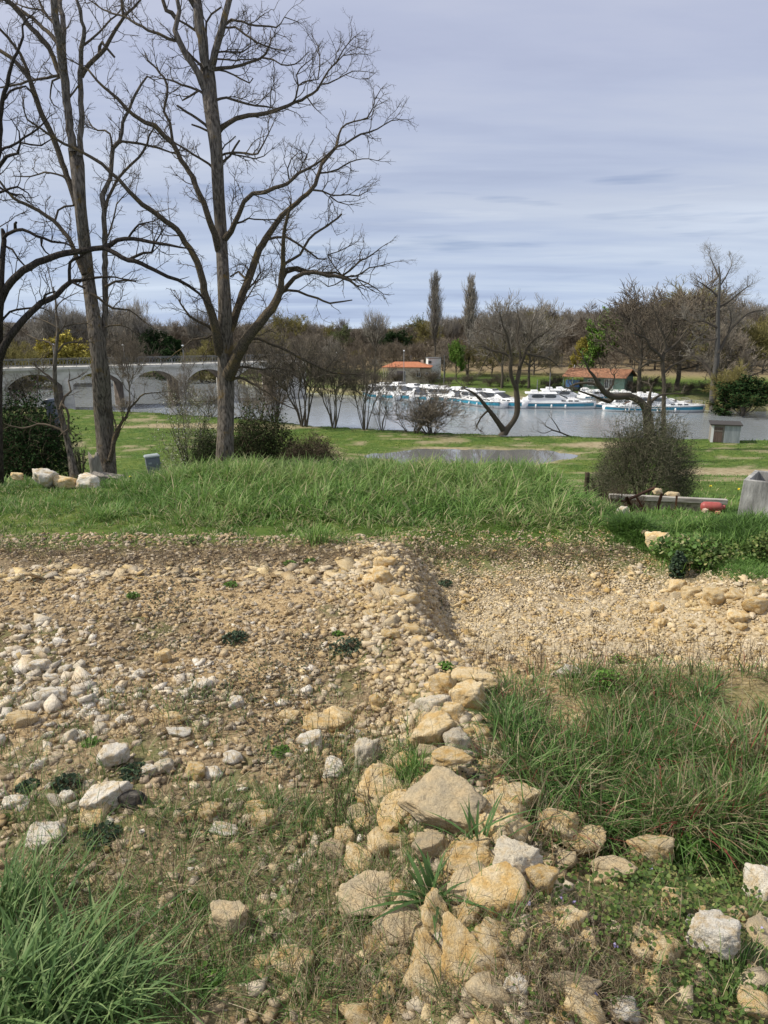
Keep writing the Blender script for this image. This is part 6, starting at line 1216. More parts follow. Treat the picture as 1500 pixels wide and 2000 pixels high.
def sparse_grass():
    R = np.random.RandomState(53); X, Y, per = [], [], 9
    PX, PY = [], []
    for (n, f) in ((1050, lambda: (R.uniform(0, 900), R.uniform(1560, 1995))), (240, lambda: (R.uniform(0, 900), R.uniform(1350, 1600))), (150, lambda: (R.normal(690, 60), R.uniform(1440, 1640))), (70, lambda: (R.normal(800, 30), R.normal(1500, 25))), (120, lambda: (R.uniform(0, 760), R.uniform(1090, 1400))), (130, lambda: (R.uniform(880, 1500), R.uniform(1650, 1995)))):
        for _ in range(n):
            p, q = f(); PX.append(p); PY.append(q)
    b = hits(PX, PY); X, Y = b[:, 0], b[:, 1]; cx, cy, a, ci = clumps(X, Y, per, .018, R)
    L = (.045 + .09 * R.rand(len(X))[ci] ** 1.5) * R.uniform(.5, 1.4, len(cx)) * (1 - .5 * ss(3.2, 4.5, cy)); v = np.clip(R.normal(.48, .18, len(cx)), 0, .8); q = R.rand(len(cx)) < .12; v[q] = .8
    blades('young_grass', 'thin young grass sprouting between the stones and dead weeds', np.stack([cx, cy, Hf(cx, cy) - .005], 1), L, a, R.uniform(.1, .9, len(cx)), R.uniform(.0018, .0035, len(cx)), v, MIXG, seed=3)
sparse_grass()
def tussock(name, px, py, n, L0, L1, w0, w1, spread, mat, label, seed, azc=0.0, azs=1.6, lean=(.35, 1.15), cat='grass tussock', vr=(.25, .9), seg=6):
    R = np.random.RandomState(seed); b = hit(px, py); dx, dy = R.normal(0, spread, n), R.normal(0, spread, n)
    root = empty(name, tuple(b)); tag(root, label, cat); a = R.normal(azc, azs, n); B = np.stack([dx, dy, Hf(b[0] + dx, b[1] + dy) - b[2] - .01], 1)
    L = R.uniform(L0, L1, n); v = R.uniform(*vr, n); 
    k = R.rand(n) < .5
    for nm, kk in (('outer_blades', k), ('inner_blades', ~k)):
        blades(nm, None, B[kk], L[kk] * (1.0 if nm[0] == 'o' else .85), a[kk], R.uniform(*lean, kk.sum()) * (1.0 if nm[0] == 'o' else .6), R.uniform(w0, w1, kk.sum()), v[kk], mat, seg=seg, parent=root, tagit=False, seed=seed)
    return root
tussock('grass_tussock', 50, 1985, 520, .17, .36, .006, .011, .10, BLUEG, 'big blue green grass tussock filling the lower left corner', 61, 1.2, 1.5)
tussock('grass_tussock', 180, 1990, 320, .12, .26, .005, .010, .08, BLUEG, 'blue green grass tussock arching right of the corner one', 62, .3, 1.3)
tussock('grass_tussock', 15, 1800, 220, .16, .30, .005, .008, .07, BLUEG, 'upright grass tussock at the left edge below the white rock', 63, 1.0, 1.4, (.2, .8))
tussock('grass_tussock', 800, 1520, 150, .08, .17, .003, .005, .035, LUSH, 'bright green grass tuft beside the capping slab of the heap', 64, 1.5, 2.0, (.2, .9))
tussock('leek_like_plant', 845, 1768, 26, .13, .26, .011, .017, .015, BLUEG, 'leek like plant with broad strap leaves among the heaped stones', 65, 0, 3.0, (.5, 1.2), cat='plant', vr=(.15, .45))
tussock('leek_like_plant', 925, 1660, 12, .16, .30, .008, .012, .02, BLUEG, 'few long curving leaves rising right of the sloping yellow slab', 66, 1.2, 1.0, (.5, 1.2), cat='plant', vr=(.2, .5))
tussock('grass_tussock', 1000, 1440, 170, .16, .32, .004, .006, .05, MIXG, 'loose grass tussock leaning left over the ridge shoulder', 67, 2.4, 1.1, vr=(.2, .8)); tussock('red_bladed_grass', 1462, 1490, 110, .18, .38, .004, .007, .06, MIXG, 'grass tuft with crimson blades at the right edge', 68, 2.2, 1.2, vr=(.6, 1.0))
for i, (px, py, lab) in enumerate(((205, 1015, 'pale green grass tuft on the left slope of the hump'), (415, 1020, 'pale arching grass tuft at the middle of the hump front'), (470, 985, 'grass tuft standing above the hump centre'), (620, 1060, 'yellowish grass tuft at the bare edge of the hump'), (340, 935, 'green tuft right of the grey cabinet'), (255, 945, 'green tuft left of the grey cabinet'))):
    tussock('grass_tuft', px, py, 120, .14, .30, .008, .012, .08, LUSH, lab, 70 + i, 0, 3, (.3, 1.0), vr=(.5, .92), seg=4)
for i, (px, py, lab) in enumerate(((1300, 1015, 'tall grass clump right of the rusty frame'), (1345, 1035, 'green grass clump left of the bramble'), (1400, 1030, 'grass clump before the red gas bottle'), (1330, 1100, 'arching grass clump at the right rim of the pit'), (1425, 1075, 'grass clump in front of the concrete tank'))):
    tussock('grass_tuft', px, py, 170, .12, .28, .006, .010, .12, LUSH, lab, 170 + i, 0, 3, (.3, 1.1), vr=(.3, .85), seg=4)
def meadow_tufts():
    R = np.random.RandomState(54); n = 60000; y = 44 + 44 * R.rand(n); x = R.uniform(-.62, .64, n) * (y + 4); nb = np.interp(x, NB[:, 0], NB[:, 1]); z = zones(x, y); k = (y < nb - .3) & (z[:, 1] < .25 + .4 * R.rand(n)); k &= fbm(x * .7, y * .9, s=88, o=3) > R.uniform(-.7, .2, n); x, y = x[k], y[k]; n = len(x)
    edge = ss(3.0, .4, np.interp(x, NB[:, 0], NB[:, 1]) - y); L = R.uniform(.05, .16, n) + .22 * edge * R.rand(n); v = np.clip(.55 + .3 * fbm(x * .5, y * .5, s=89, o=3) + R.normal(0, .15, n), 0, 1)
    blades('meadow_grass', 'short green grass of the riverside meadow', np.stack([x, y, H(x, y) - .01], 1), L, R.uniform(0, 6.28, n), R.uniform(.3, 1, n), R.uniform(.03, .07, n), v, LUSH, seg=3, seed=5)
    n = 16000; y = 11 + 34 * R.rand(n) ** 1.3; x = R.uniform(.02, .66, n) * (y + 1) ; x = np.where(R.rand(n) < .25, -x, x); L = R.uniform(.06, .22, n); v = np.clip(.6 + .3 * fbm(x * .8, y * .8, s=90, o=3) + R.normal(0, .18, n), 0, 1); 
    blades('slope_grass', 'rough grass on the slope falling to the meadow', np.stack([x, y, H(x, y) - .01], 1), L, R.uniform(0, 6.28, n), R.uniform(.3, 1, n), R.uniform(.012, .03, n), v, LUSH, seg=3, seed=6)
meadow_tufts()
def yard_grass():
    R = np.random.RandomState(55); n = 2600; px = R.uniform(1195, 1500, n); py = R.uniform(985, 1130, n); k = (py < 1060 + .30 * (px - 1200)) ; px, py = px[k], py[k]; b = hits(px, py); per = 14; cx, cy, a, ci = clumps(b[:, 0], b[:, 1], per, .04, R)
    bushy = ss(0, .5, fbm(cx * 1.5, cy * 1.5, s=92, o=3) + .25 * (cx > 3.4)); L = (.06 + .16 * bushy) * R.uniform(.5, 1.3, len(cx)); v = np.clip(.45 + R.normal(0, .16, len(cx)) - .15 * bushy, 0, .9)
    blades('yard_grass', 'green grass and weeds round the rusty frame and concrete block', np.stack([cx, cy, Hf(cx, cy) - .01], 1), L, a, R.uniform(.3, 1.0, len(cx)), R.uniform(.005, .011, len(cx)), v, LUSH, seg=3, seed=7)
yard_grass()
# --- dead stalks, brush and straw
def stalks(name, label, fn, n, L, r, mat, seed, lean=.5, kink=.12, keep=None, lying=0.0, vr=(0, 1)):
    R = np.random.RandomState(seed); T = Tubes()
    for _ in range(n):
        px, py = fn(R); b = hit(px, py); a = R.uniform(0, 6.28); ln = abs(R.normal(0, lean)); low = R.rand() < lying
        d = np.array((math.cos(a) * ln, math.sin(a) * ln, 1.0)) if not low else np.array((math.cos(a), math.sin(a), R.uniform(-.02, .22))); d /= np.linalg.norm(d); Ls = L * R.uniform(.35, 1.3); m = 5; p = [b + np.array((0, 0, .005 + (.02 * R.rand() if low else 0)))]
        for k in range(m - 1): d = d + R.normal(0, kink, 3); d /= np.linalg.norm(d); p.append(p[-1] + d * Ls / (m - 1))
        p = np.array(p); 
        if low: p[:, 2] = np.maximum(p[:, 2], Hf(p[:, 0], p[:, 1]) + .006)
        v = R.uniform(*vr); T.add(p, np.linspace(r, r * .45, m) * R.uniform(.6, 1.3), 3, v)
        if not low and R.rand() < .5:
            for _ in range(R.randint(1, 4)):
                i = R.randint(1, m - 1); q = p[i]; dd = (p[i + 1] - p[i]); dd /= np.linalg.norm(dd); dd = dd + R.normal(0, .6, 3); dd /= np.linalg.norm(dd); T.add(np.array([q, q + dd * Ls * .12, q + dd * Ls * .22 + np.array((0, 0, .01))]), np.array([r * .6, r * .5, r * .3]), 3, v)
    o = T.build(name, mat, None, False); tag(o, label, 'dead weeds', None, 'stuff'); return o
stalks('dead_stalks', 'dark dead weed stalks standing over the foreground rubble', lambda R: (R.uniform(0, 900), R.uniform(1330, 1990)), 900, .15, .0011, DRY, 81, .45, .14, vr=(0, .4))
stalks('dark_stalks', 'upright dark stalks in the grass left of the heap', lambda R: (R.normal(670, 55), R.uniform(1440, 1650)), 110, .16, .0019, DRY, 82, .25, .10, vr=(0, .18))
stalks('fallen_straw', 'pale straw lying criss cross in the foreground', lambda R: (R.uniform(0, 960), R.uniform(1480, 1995)), 950, .17, .0011, DRY, 83, .4, .12, lying=.85, vr=(.25, 1))
stalks('pit_edge_stalks', 'dead stalks lining the near edge of the pit', lambda R: (R.uniform(900, 1500), R.normal(1305, 22)), 420, .17, .0016, DRY, 84, .28, .08, vr=(0, .5), lying=.15)
stalks('bank_straw', 'dead straw woven through the tall grass on the right', lambda R: (R.uniform(960, 1500), R.uniform(1330, 1700)), 620, .26, .0013, DRY, 85, .8, .12, vr=(.2, 1), lying=.3)
stalks('brush_litter', 'grey brown brush litter along the foot of the grassy hump', lambda R: (R.uniform(-20, 1240), R.normal(1083, 11)), 2600, .16, .0022, DRY, 86, .6, .15, lying=.85, vr=(.05, .75))
stalks('plateau_litter', 'thin dead stems scattered over the bare plateau', lambda R: (R.uniform(0, 790), R.uniform(1095, 1450)), 3200, .10, .0014, DRY, 87, .6, .16, lying=.65, vr=(0, .6))
stalks('root_tangle', 'tangled dry roots and stems at the lower right', lambda R: (R.normal(1080, 130), R.uniform(1770, 1998)), 2300, .10, .0010, DRY, 88, .9, .42, lying=.55, vr=(.2, .9))
stalks('heap_straw', 'pale dry stems hanging over the stones at lower centre', lambda R: (R.normal(740, 70), R.uniform(1690, 1990)), 330, .17, .0011, DRY, 89, .8, .3, vr=(.4, 1), lying=.25)
stalks('pit_floor_stems', 'scattered thin stems on the pit floor', lambda R: (R.uniform(830, 1450), R.uniform(1100, 1280)), 110, .10, .0014, DRY, 90, .3, .1, vr=(0, .5), lying=.4)
# --- creeping leaves over the lower right
CREEP = leaf_mat('creeping_leaves', [(0, (.040, .065, .015)), (.45, (.085, .145, .028)), (.8, (.165, .23, .055)), (1, (.33, .32, .12))], .3)
BRIGHT = leaf_mat('bright_leaves', [(0, (.07, .15, .02)), (1, (.17, .32, .055))], .35)
DUSKY = leaf_mat('dusky_rosette', [(0, (.020, .040, .022)), (1, (.06, .10, .045))], .2)
VIOL = leaf_mat('violet_petal', [(0, (.32, .28, .55)), (1, (.50, .45, .72))], .3)
def leafage(name, label, C, size, mat, seed, parent=None, v=None, tilt=.6, kind='stuff', cat='creeper'):
    R = np.random.RandomState(seed); n = len(C); k = 7; th = np.arange(k) * 2 * np.pi / k; rr = np.array([1.15, .95, 1.0, .72, .72, 1.0, .95])
    nrm = np.stack([R.normal(0, tilt, n), R.normal(0, tilt, n) - .25, np.ones(n)], 1); nrm /= np.linalg.norm(nrm, axis=1, keepdims=True)
    a = np.cross(nrm, R.normal(0, 1, (n, 3))); a /= np.linalg.norm(a, axis=1, keepdims=True); b = np.cross(nrm, a)
    ring = C[:, None] + size[:, None, None] * rr[None, :, None] * (np.cos(th)[None, :, None] * a[:, None] + np.sin(th)[None, :, None] * b[:, None]) + nrm[:, None] * size[:, None, None] * (.18 * np.abs(np.sin(th)))[None, :, None]
    V = np.concatenate([C[:, None], ring], 1).reshape(-1, 3); i = np.arange(n)[:, None] * (k + 1); j = np.arange(k)[None]
    Fc = np.stack([np.broadcast_to(i, (n, k)), i + 1 + j, i + 1 + (j + 1) % k], -1).reshape(-1, 3)
    if v is None: v = R.rand(n)
    o = mesh_np(name, V, Fc, mat, parent, False, {'v': np.repeat(v, k + 1)})
    if kind: tag(o, label, cat, None, kind)
    return o
def creeper():
    R = np.random.RandomState(91); n = 17000; px = R.uniform(880, 1520, n); py = R.uniform(1610, 2010, n)
    # hand drawn cover: dense mid right, thin at the dry roots
    cov = .85 * np.exp(-(((px - 1250) / 210) ** 2 + ((py - 1770) / 95) ** 2)) + .55 * np.exp(-(((px - 1430) / 100) ** 2 + ((py - 1930) / 80) ** 2)) + .45 * np.exp(-(((px - 990) / 60) ** 2 + ((py - 1830) / 120) ** 2)) + .5 * np.exp(-(((px - 1330) / 90) ** 2 + ((py - 1690) / 50) ** 2)) + .3 * np.exp(-(((px - 1130) / 120) ** 2 + ((py - 1960) / 50) ** 2)) + .4 * np.exp(-(((px - 1440) / 80) ** 2 + ((py - 1700) / 70) ** 2))
    hr = R.rand(n); k = hr < cov * .72 * (.75 + .9 * fbm(px * .012, py * .02, s=93, o=3)); px, py = px[k], py[k]; b = hits(px, py)
    hgt = .075 * np.exp(-(((px - 1260) / 170) ** 2 + ((py - 1770) / 80) ** 2)); b[:, 2] += R.rand(len(b)) ** .6 * (.03 + hgt)
    leafage('creeping_leaves', 'small round leaved creeper spreading over the lower right bank', b, R.uniform(.0045, .0095, len(b)), CREEP, 92, v=np.clip(R.normal(.5, .25, len(b)), 0, 1))
    for i, (fx, fy) in enumerate(((1095, 1773), (1120, 1780), (1032, 1782), (1270, 1712), (1485, 1833), (966, 1778), (1160, 1962), (1490, 1992), (1200, 1865))):
        f = hit(fx, fy); f[2] += .035; Cc = f[None] + R.normal(0, .0025, (5, 3)); o = leafage('violet_flower', None, Cc - f, np.full(5, .0042), VIOL, 94 + i, kind=None); o.location = f; tag(o, 'tiny violet flower among the creeping leaves', 'flower', 'tiny violet flowers in the creeper')
creeper()
def leafy(name, px, py, n, rad, hgt, s0, s1, mat, label, seed, cat='plant', squash=1.0):
    R = np.random.RandomState(seed); b = hit(px, py); th = R.uniform(0, 6.28, n); rr = rad * np.sqrt(R.rand(n)); z = hgt * R.rand(n) ** .7 * np.sqrt(np.maximum(.1, 1 - (rr / rad) ** 2 * .8))
    C = np.stack([rr * np.cos(th), rr * np.sin(th) * squash, z], 1); root = empty(name, tuple(b)); tag(root, label, cat)
    leafage('leaves', None, C, R.uniform(s0, s1, n), mat, seed, root, kind=None, tilt=.9)
    T = Tubes(); 
    for i in range(0, n, max(1, n // 50)): T.add(np.array([[0, 0, -.01], C[i] * .5 + np.array((0, 0, .01)), C[i]]), np.array([.0018, .0014, .0008]) * (1 + rad * 3), 3, .3)
    T.build('stems', DRY, root, False); return root
leafy('parsley_like_plant', 1345, 1680, 420, .10, .10, .007, .013, BRIGHT, 'bright green parsley like plant beside the warm cream boulder', 101)
leafy('weed', 1185, 1345, 420, .10, .12, .004, .010, BRIGHT, 'feathery bright green weed in dead stalks below the pit', 102); leafy('weed', 1210, 1300, 120, .07, .10, .004, .008, BRIGHT, 'second paler green weed just behind the feathery one', 103)
leafy('dark_shrublet', 1322, 1128, 420, .07, .26, .010, .02, DUSKY, 'small dark upright shrublet at the right rim of the pit', 104)
leafy('bramble', 1385, 1085, 800, .38, .16, .010, .020, CREEP, 'dense green bramble in front of the concrete block', 105); leafy('bramble', 1510, 1090, 800, .24, .26, .010, .02, CREEP, 'dark ivy mass at the right edge below the concrete block', 106); leafy('bramble', 1345, 1085, 700, .35, .20, .012, .026, LUSH, 'green weed mound left of the bramble', 107)
for i, (px, py, r, mt, lab) in enumerate(((55, 1540, .05, DUSKY, 'dark weed rosette by the white stone at the left edge'), (180, 1455, .05, BRIGHT, 'green weed behind the blocky white stone'), (130, 1535, .07, DUSKY, 'dark green weed patch left of the rust stained boulder'), (265, 1512, .07, DUSKY, 'dark weed between the white stones'), (550, 1470, .045, BRIGHT, 'bright green weed left of the ridge grasses'), (870, 1305, .05, BRIGHT, 'green weed on the ridge above the yellow block'), (460, 1250, .09, DUSKY, 'dark low weed in the middle of the plateau'), (680, 1270, .12, DUSKY, 'grey green weed mat left of the ridge'), (660, 1240, .04, BRIGHT, 'small bright weed above the grey green mat'), (870, 1142, .07, DUSKY, 'pair of low green cushions on the pit floor'), (450, 1145, .06, BRIGHT, 'low green cushion on the far plateau'), (260, 1165, .05, BRIGHT, 'green cushion on the plateau left of centre'), (605, 1098, .05, BRIGHT, 'bright cushion at the foot of the hump'), (565, 1103, .06, BRIGHT, 'bright cushion left of its twin at the foot of the hump'), (370, 1770, .06, CREEP, 'broad leaved green weed in the foreground litter'), (400, 1910, .06, BRIGHT, 'green seedling cluster at bottom centre left'), (745, 1760, .03, BRIGHT, 'lime green bramble shoot against the grey boulder'), (200, 1640, .08, DUSKY, 'dark mat of weeds above the big tussock'), (380, 1060, .10, LUSH, 'green weed patch at the front edge of the hump'), (720, 1800, .06, CREEP, 'ivy like weed beside the broad grey boulder'))):
    leafy('weed', px, py, 130 if mt is not DUSKY else 220, r, r * .6, .005, .011 if r < .09 else .013, mt, lab, 120 + i)
MATM = leaf_mat('dark_mat_leaves', [(0, (.030, .026, .018)), (.5, (.060, .058, .030)), (.8, (.09, .11, .045)), (1, (.17, .14, .09))], .1)
def dark_mats():
    R = np.random.RandomState(131); n = 60000; px = R.uniform(-20, 960, n); py = R.uniform(1085, 1990, n); b = hits(px, py); q = fbm(b[:, 0] * 1.9, b[:, 1] * 1.9, s=132, o=4); k = (q > .12 + .45 * R.rand(n)) & (R.rand(n) < .35 + .65 * ss(1500, 1150, py)); b = b[k]; b[:, 2] += R.uniform(.004, .026, len(b))
    leafage('dark_weed_mats', 'dark flat weed and moss mats over the bare plateau', b, R.uniform(.004, .0095, len(b)), MATM, 133, cat='weeds')
dark_mats()
# dandelions
YF = leaf_mat('yellow_petals', [(0, (.75, .55, .02)), (1, (.85, .68, .05))], .1)
for i, (px, py, lab) in enumerate(((1310, 1088, 'yellow dandelion at the right rim of the pit'), (1385, 962, 'yellow flower left of the concrete block'), (1440, 968, 'yellow flower beside the concrete block'), (255, 944, 'yellow dandelion left of the grey cabinet'))):
    R = np.random.RandomState(i); f = hit(px, py + 6); dist = f[1]; s = .0012 * dist; root = empty('dandelion', tuple(f)); tag(root, lab, 'flower'); T = Tubes(); T.add(np.array([[0, 0, 0], [0, 0, s * 6], [s * .4, 0, s * 12]]), np.full(3, s * .25), 4, .3); T.build('stem', LUSH, root); leafage('flower_head', None, np.array([[s * .4, 0, s * 12]] * 5) + R.normal(0, s * .2, (5, 3)), np.full(5, s * 1.2), YF, i, root, kind=None, tilt=.3)
# ------------------------------------------------------------------ shrubs and things round the hump and the yard
def bush(name, px, base_py, D, w_px, h_px, label, stick_mat, leaf_mat_=None, n_sticks=1500, n_leaf=0, ls=.02, seed=0, shape='dome', cat='bush', top=None, fine=.003, messy=.3):
    R = np.random.RandomState(seed); x = P(px, 850, D)[0]; g = Hs(x, D); m = D / F / cp; W2 = w_px * m / 2; Hh = (P(px, top, D)[2] - g) if top else h_px * m
    root = empty(name, (x, D, g)); tag(root, label, cat); T = Tubes(); S = Tubes(); LM = LeafMB()
    for k in range(16):
        a = R.uniform(0, 6.28); q = np.array([[math.cos(a) * W2 * .12, math.sin(a) * W2 * .12, -.1], [math.cos(a) * W2 * .35, math.sin(a) * W2 * .35, Hh * .35], [math.cos(a) * W2 * R.uniform(.3, .8), math.sin(a) * W2 * R.uniform(.3, .8), Hh * R.uniform(.5, .85)]]); q, r = smooth_poly(q, np.array([fine * 5, fine * 3.5, fine * 2]), Hh / 8); S.add(q, r, 5, .2)
    S.build('stems', stick_mat, root)
    lump = lambda th, ph: 1 + .16 * math.sin(3 * th + seed) + .12 * math.sin(5 * th + 2 * ph + seed * 2) 
    for k in range(n_sticks):
        th = R.uniform(0, 6.28); ph = math.acos(R.uniform(-.1, 1)); rr = R.uniform(.25, 1) ** .5 * lump(th, ph); p = np.array((W2 * rr * math.sin(ph) * math.cos(th), W2 * rr * math.sin(ph) * math.sin(th), Hh * max(.02, .12 + .88 * rr * math.cos(ph)) if shape == 'dome' else Hh * R.uniform(.05, 1)))
        d = p / (np.linalg.norm(p) + 1e-6) * .6 + R.normal(0, .55, 3) + np.array((0, 0, .2 if messy < .5 else -.1)); d /= np.linalg.norm(d); L = R.uniform(.10, .32) * min(1.6, Hh)
        q = [p]; 
        for _ in range(3): d = d + R.normal(0, messy, 3); d /= np.linalg.norm(d); q.append(q[-1] + d * L / 3)
        q = np.array(q); q[:, 2] = np.maximum(q[:, 2], .0); T.add(q, np.linspace(fine, fine * .4, 4), 3, R.rand())
        if leaf_mat_ is not None and n_leaf:
            for _ in range(n_leaf): LM.add(q[R.randint(1, 4)] + R.normal(0, .02, 3), ls * R.uniform(.6, 1.4), R.rand())
    T.build('twigs', stick_mat, root, False)
    if n_leaf: LM.build('leaves', leaf_mat_, root, R)
    return root
M_DRYB = veg_mat('dry_brown_twigs', [(0, (.050, .038, .027)), (1, (.17, .13, .09))]); M_GREYB = veg_mat('grey_green_twigs', [(0, (.055, .055, .035)), (1, (.19, .175, .12))]); M_IVYL = veg_mat('dull_green_leaves', [(0, (.018, .030, .010)), (1, (.075, .105, .035))])
bush('round_bush', 505, 915, 18, 135, 95, 'dark green rounded bush right behind the centre tree', M_DRYB, M_IVYL, 2400, 7, .028, 1, top=816, fine=.004)
bush('round_bush', 405, 915, 17, 62, 80, 'small dull green bush left of the centre tree trunk', M_GREYB, M_IVYL, 1300, 5, .024, 2, top=846, fine=.003)
bush('dry_bush', 608, 915, 17, 112, 60, 'low brown mound of dead bramble right of the dark round bush', M_DRYB, M_IVYL, 3600, 1, .02, 3, top=856, fine=.0045, messy=.5)
bush('blossoming_shrub', 372, 880, 21, 118, 110, 'white blossoming shrub between the two big trees', M_GREYB, M_BLO, 1100, 5, .022, 4, top=776, fine=.004)
bush('evergreen_bush', 62, 905, 15, 128, 125, 'dark evergreen bush at the left edge behind the sapling', M_DRYB, M_DKG, 1500, 9, .032, 5, top=796, fine=.004)
bush('evergreen_bush', 8, 900, 15.5, 70, 125, 'dark bush cut by the left edge of the picture', M_DRYB, M_DKG, 800, 8, .03, 6, top=800, fine=.004)
bush('round_bush', 1268, 960, 22, 178, 150, 'big grey twiggy bush standing right of the puddle', M_GREYB, M_IVYL, 9000, 1, .026, 7, top=812, fine=.0055)
bush('dry_bush', 1180, 950, 19.5, 70, 50, 'low grey scrub left of the big twiggy bush', M_GREYB, M_IVYL, 700, 1, .02, 8, top=915, fine=.004)
bush('dry_bramble', 1212, 985, 14.3, 60, 40, 'dry pinkish brown bramble heap left of the rusty frame', M_DRYB, None, 700, 0, .02, 9, top=948, fine=.003, messy=.5)
bush('dry_bramble', 1255, 985, 13.4, 56, 44, 'dead stems tangled in the rusty frame', M_DRYB, None, 600, 0, .02, 10, top=966, fine=.003, messy=.5)
bush('dry_bramble', 1455, 1090, 7.4, 90, 50, 'brown bare bramble under the concrete block', M_DRYB, M_IVYL, 800, 1, .012, 11, top=1042, fine=.002, messy=.5)
bush('dry_bramble', 150, 900, 13.5, 40, 50, 'thin bare bramble between sapling and leaning tree', M_GREYB, M_IVYL, 160, 1, .014, 12, top=850, fine=.003)
# white boulders by the leaning tree
for i, (cx, cy, w, h, mk, lab, rz, tx) in enumerate(((87, 931, 46, 34, 'w', 'tall pale boulder tilted on the grass, sharpest of the left boulders', .4, .5), (124, 938, 50, 24, 'c', 'mossy boulder between the two white ones', 0, .1), (172, 940, 56, 30, 'w', 'broad pale boulder touching the leaning tree', 0, .1), (34, 928, 26, 14, 'c', 'small half sunk boulder at far left of the row', 0, 0))):
    D = 10.2; c = P(cx, cy, D); m = D / F / cp; g = Hs(c[0], D); add_rock(c[0], D, c[2] - .02, w * m * .56, h * m * .62, h * m * .66, rz, mk, 431 + 3 * i, 4, .8, (tx, .1)); ob = COL.objects[len(COL.objects) - 1]; tag(ob, lab, 'boulder')
# stump and board
b = P(188, 930, 12.6); root = empty('tree_stump', tuple(b)); tag(root, 'weathered broken stump leaning against the left tree', 'stump')
m = 12.6 / F / cp; V = []; k = 16; R = np.random.RandomState(5); hs = [-.1, .05, .15, .25, .33, .40]; base_r = [.13, .12, .10, .095, .09, .075]
for j, (h, r) in enumerate(zip(hs, base_r)):
    for i in range(k):
        a = 2 * math.pi * i / k; rr = r * (1 + .18 * math.sin(3 * a + j * .3) + R.uniform(-.06, .06)); hh = h + (.06 * math.sin(2 * a + 1) + R.uniform(-.04, .04) if j == len(hs) - 1 else 0); V.append((rr * math.cos(a) - h * .05, rr * math.sin(a) * .8, hh))
V.append((0, 0, .26)); Fc = [(j * k + i, j * k + (i + 1) % k, (j + 1) * k + (i + 1) % k, (j + 1) * k + i) for j in range(len(hs) - 1) for i in range(k)]
mb = MB(); mb.add(V, Fc + [((len(hs) - 1) * k + i, (len(hs) - 1) * k + (i + 1) % k, len(hs) * k) for i in range(k)]); mb.build('wood', WOODG, root, True)
a, c = P(180, 925, 11.9), P(242, 933, 11.9); root = empty('plank', tuple((a + c) / 2), 0); tag(root, 'pale grey plank lying across the foot of the leaning tree', 'plank')
dv = Vector(c - a); mb = MB().box((0, 0, 0), (dv.length, .16, .025), ry=math.atan2(-(c[2] - a[2]), c[0] - a[0]), rx=.25); mb.build('board', WOODG, root, False, .003)
# electrical cabinet
def cabinet():
    D = 11.6; c = P(303, 935, D); m = D / F / cp; top = P(303, 889, D)[2]; h = top - c[2]; root = empty('electrical_cabinet', (c[0], D, c[2]), math.radians(24)); tag(root, 'grey metal electrical cabinet leaning slightly on the grass hump', 'cabinet'); root.rotation_euler = (math.radians(-2), math.radians(-4), math.radians(24))
    G = noise_mat('grey_cabinet_paint', [(0.3, (.115, .135, .15)), (0.7, (.17, .19, .205))], scale=6, detail=8, rough=.55, spec=.4); G2 = noise_mat('light_cabinet_lid', [(0.3, (.24, .28, .28)), (0.7, (.36, .40, .39))], scale=6, rough=.5, spec=.5)
    MB().box((0, 0, h / 2 - .05), (.215, .17, h + .1 - .03)).build('body', G, root, False, .006)
    MB().loft([[(-.118, -.10, h - .03), (.118, -.10, h - .03), (.118, .10, h - .03), (-.118, .10, h - .03)], [(-.122, -.104, h - .008), (.122, -.104, h - .008), (.122, .104, h - .008), (-.122, .104, h - .008)], [(-.10, -.085, h + .012), (.10, -.085, h + .012), (.10, .085, h + .012), (-.10, .085, h + .012)]]).build('lid', G2, root)
    d = MB().box((0, -.090, h / 2 - .01), (.185, .012, h - .09)).build('door', G, root, False, .003)
    MB().box((.06, -.100, h * .62), (.018, .012, .03)).build('lock', G2, d); MB().box((-.05, -.0975, h * .70), (.05, .003, .03)).build('label_plate', G2, d)
    MB().box((.112, .0, h * .55), (.008, .13, h * .7)).build('side_panel', G, root); MB().lathe([(.012, 0), (.012, .012)], (.124, 0, h * .62), 8, Euler((0, math.pi / 2, 0)).to_matrix()).build('lock', G2, root)
cabinet()
# slanting panel thing above the dark bush
def slide():
    D = 15.6; m = D / F / cp; a, b2, c = P(92, 784, D), P(104, 806, D), P(114, 842, D); root = empty('garden_slide', tuple(P(108, 850, D))); o = np.array(root.location); tag(root, 'grey blue curved plastic slide on a small board above the dark bush', 'slide')
    BL = noise_mat('slide_plastic', [(0.3, (.06, .07, .095)), (0.7, (.13, .15, .19))], scale=5, rough=.4, spec=.5); pts = [a + (0, 0, -.06), a + (.03, 0, .02), a + (.09, 0, 0), b2, c]
    q, r = smooth_poly(np.array(pts), np.ones(5), .06); s = []
    for p in q: p = p - o; s.append([(p[0] - .05, p[1] - .2, p[2]), (p[0] + .06, p[1] - .2, p[2] + .05), (p[0] + .09, p[1] + .2, p[2] + .05), (p[0] - .03, p[1] + .2, p[2])])
    MB().loft(s).build('chute', BL, root, True)
    p = P(108, 838, D) - o; MB().box(tuple(p), (.30, .45, .03)).build('platform', WOODG, root)
    mb = MB(); [mb.tube((p[0] + dx, p[1] + dy, p[2]), (p[0] + dx, p[1] + dy, p[2] - .9), .02) for dx in (-.1, .12) for dy in (-.18, .18)]; mb.build('leg', WOODG, root)
slide()
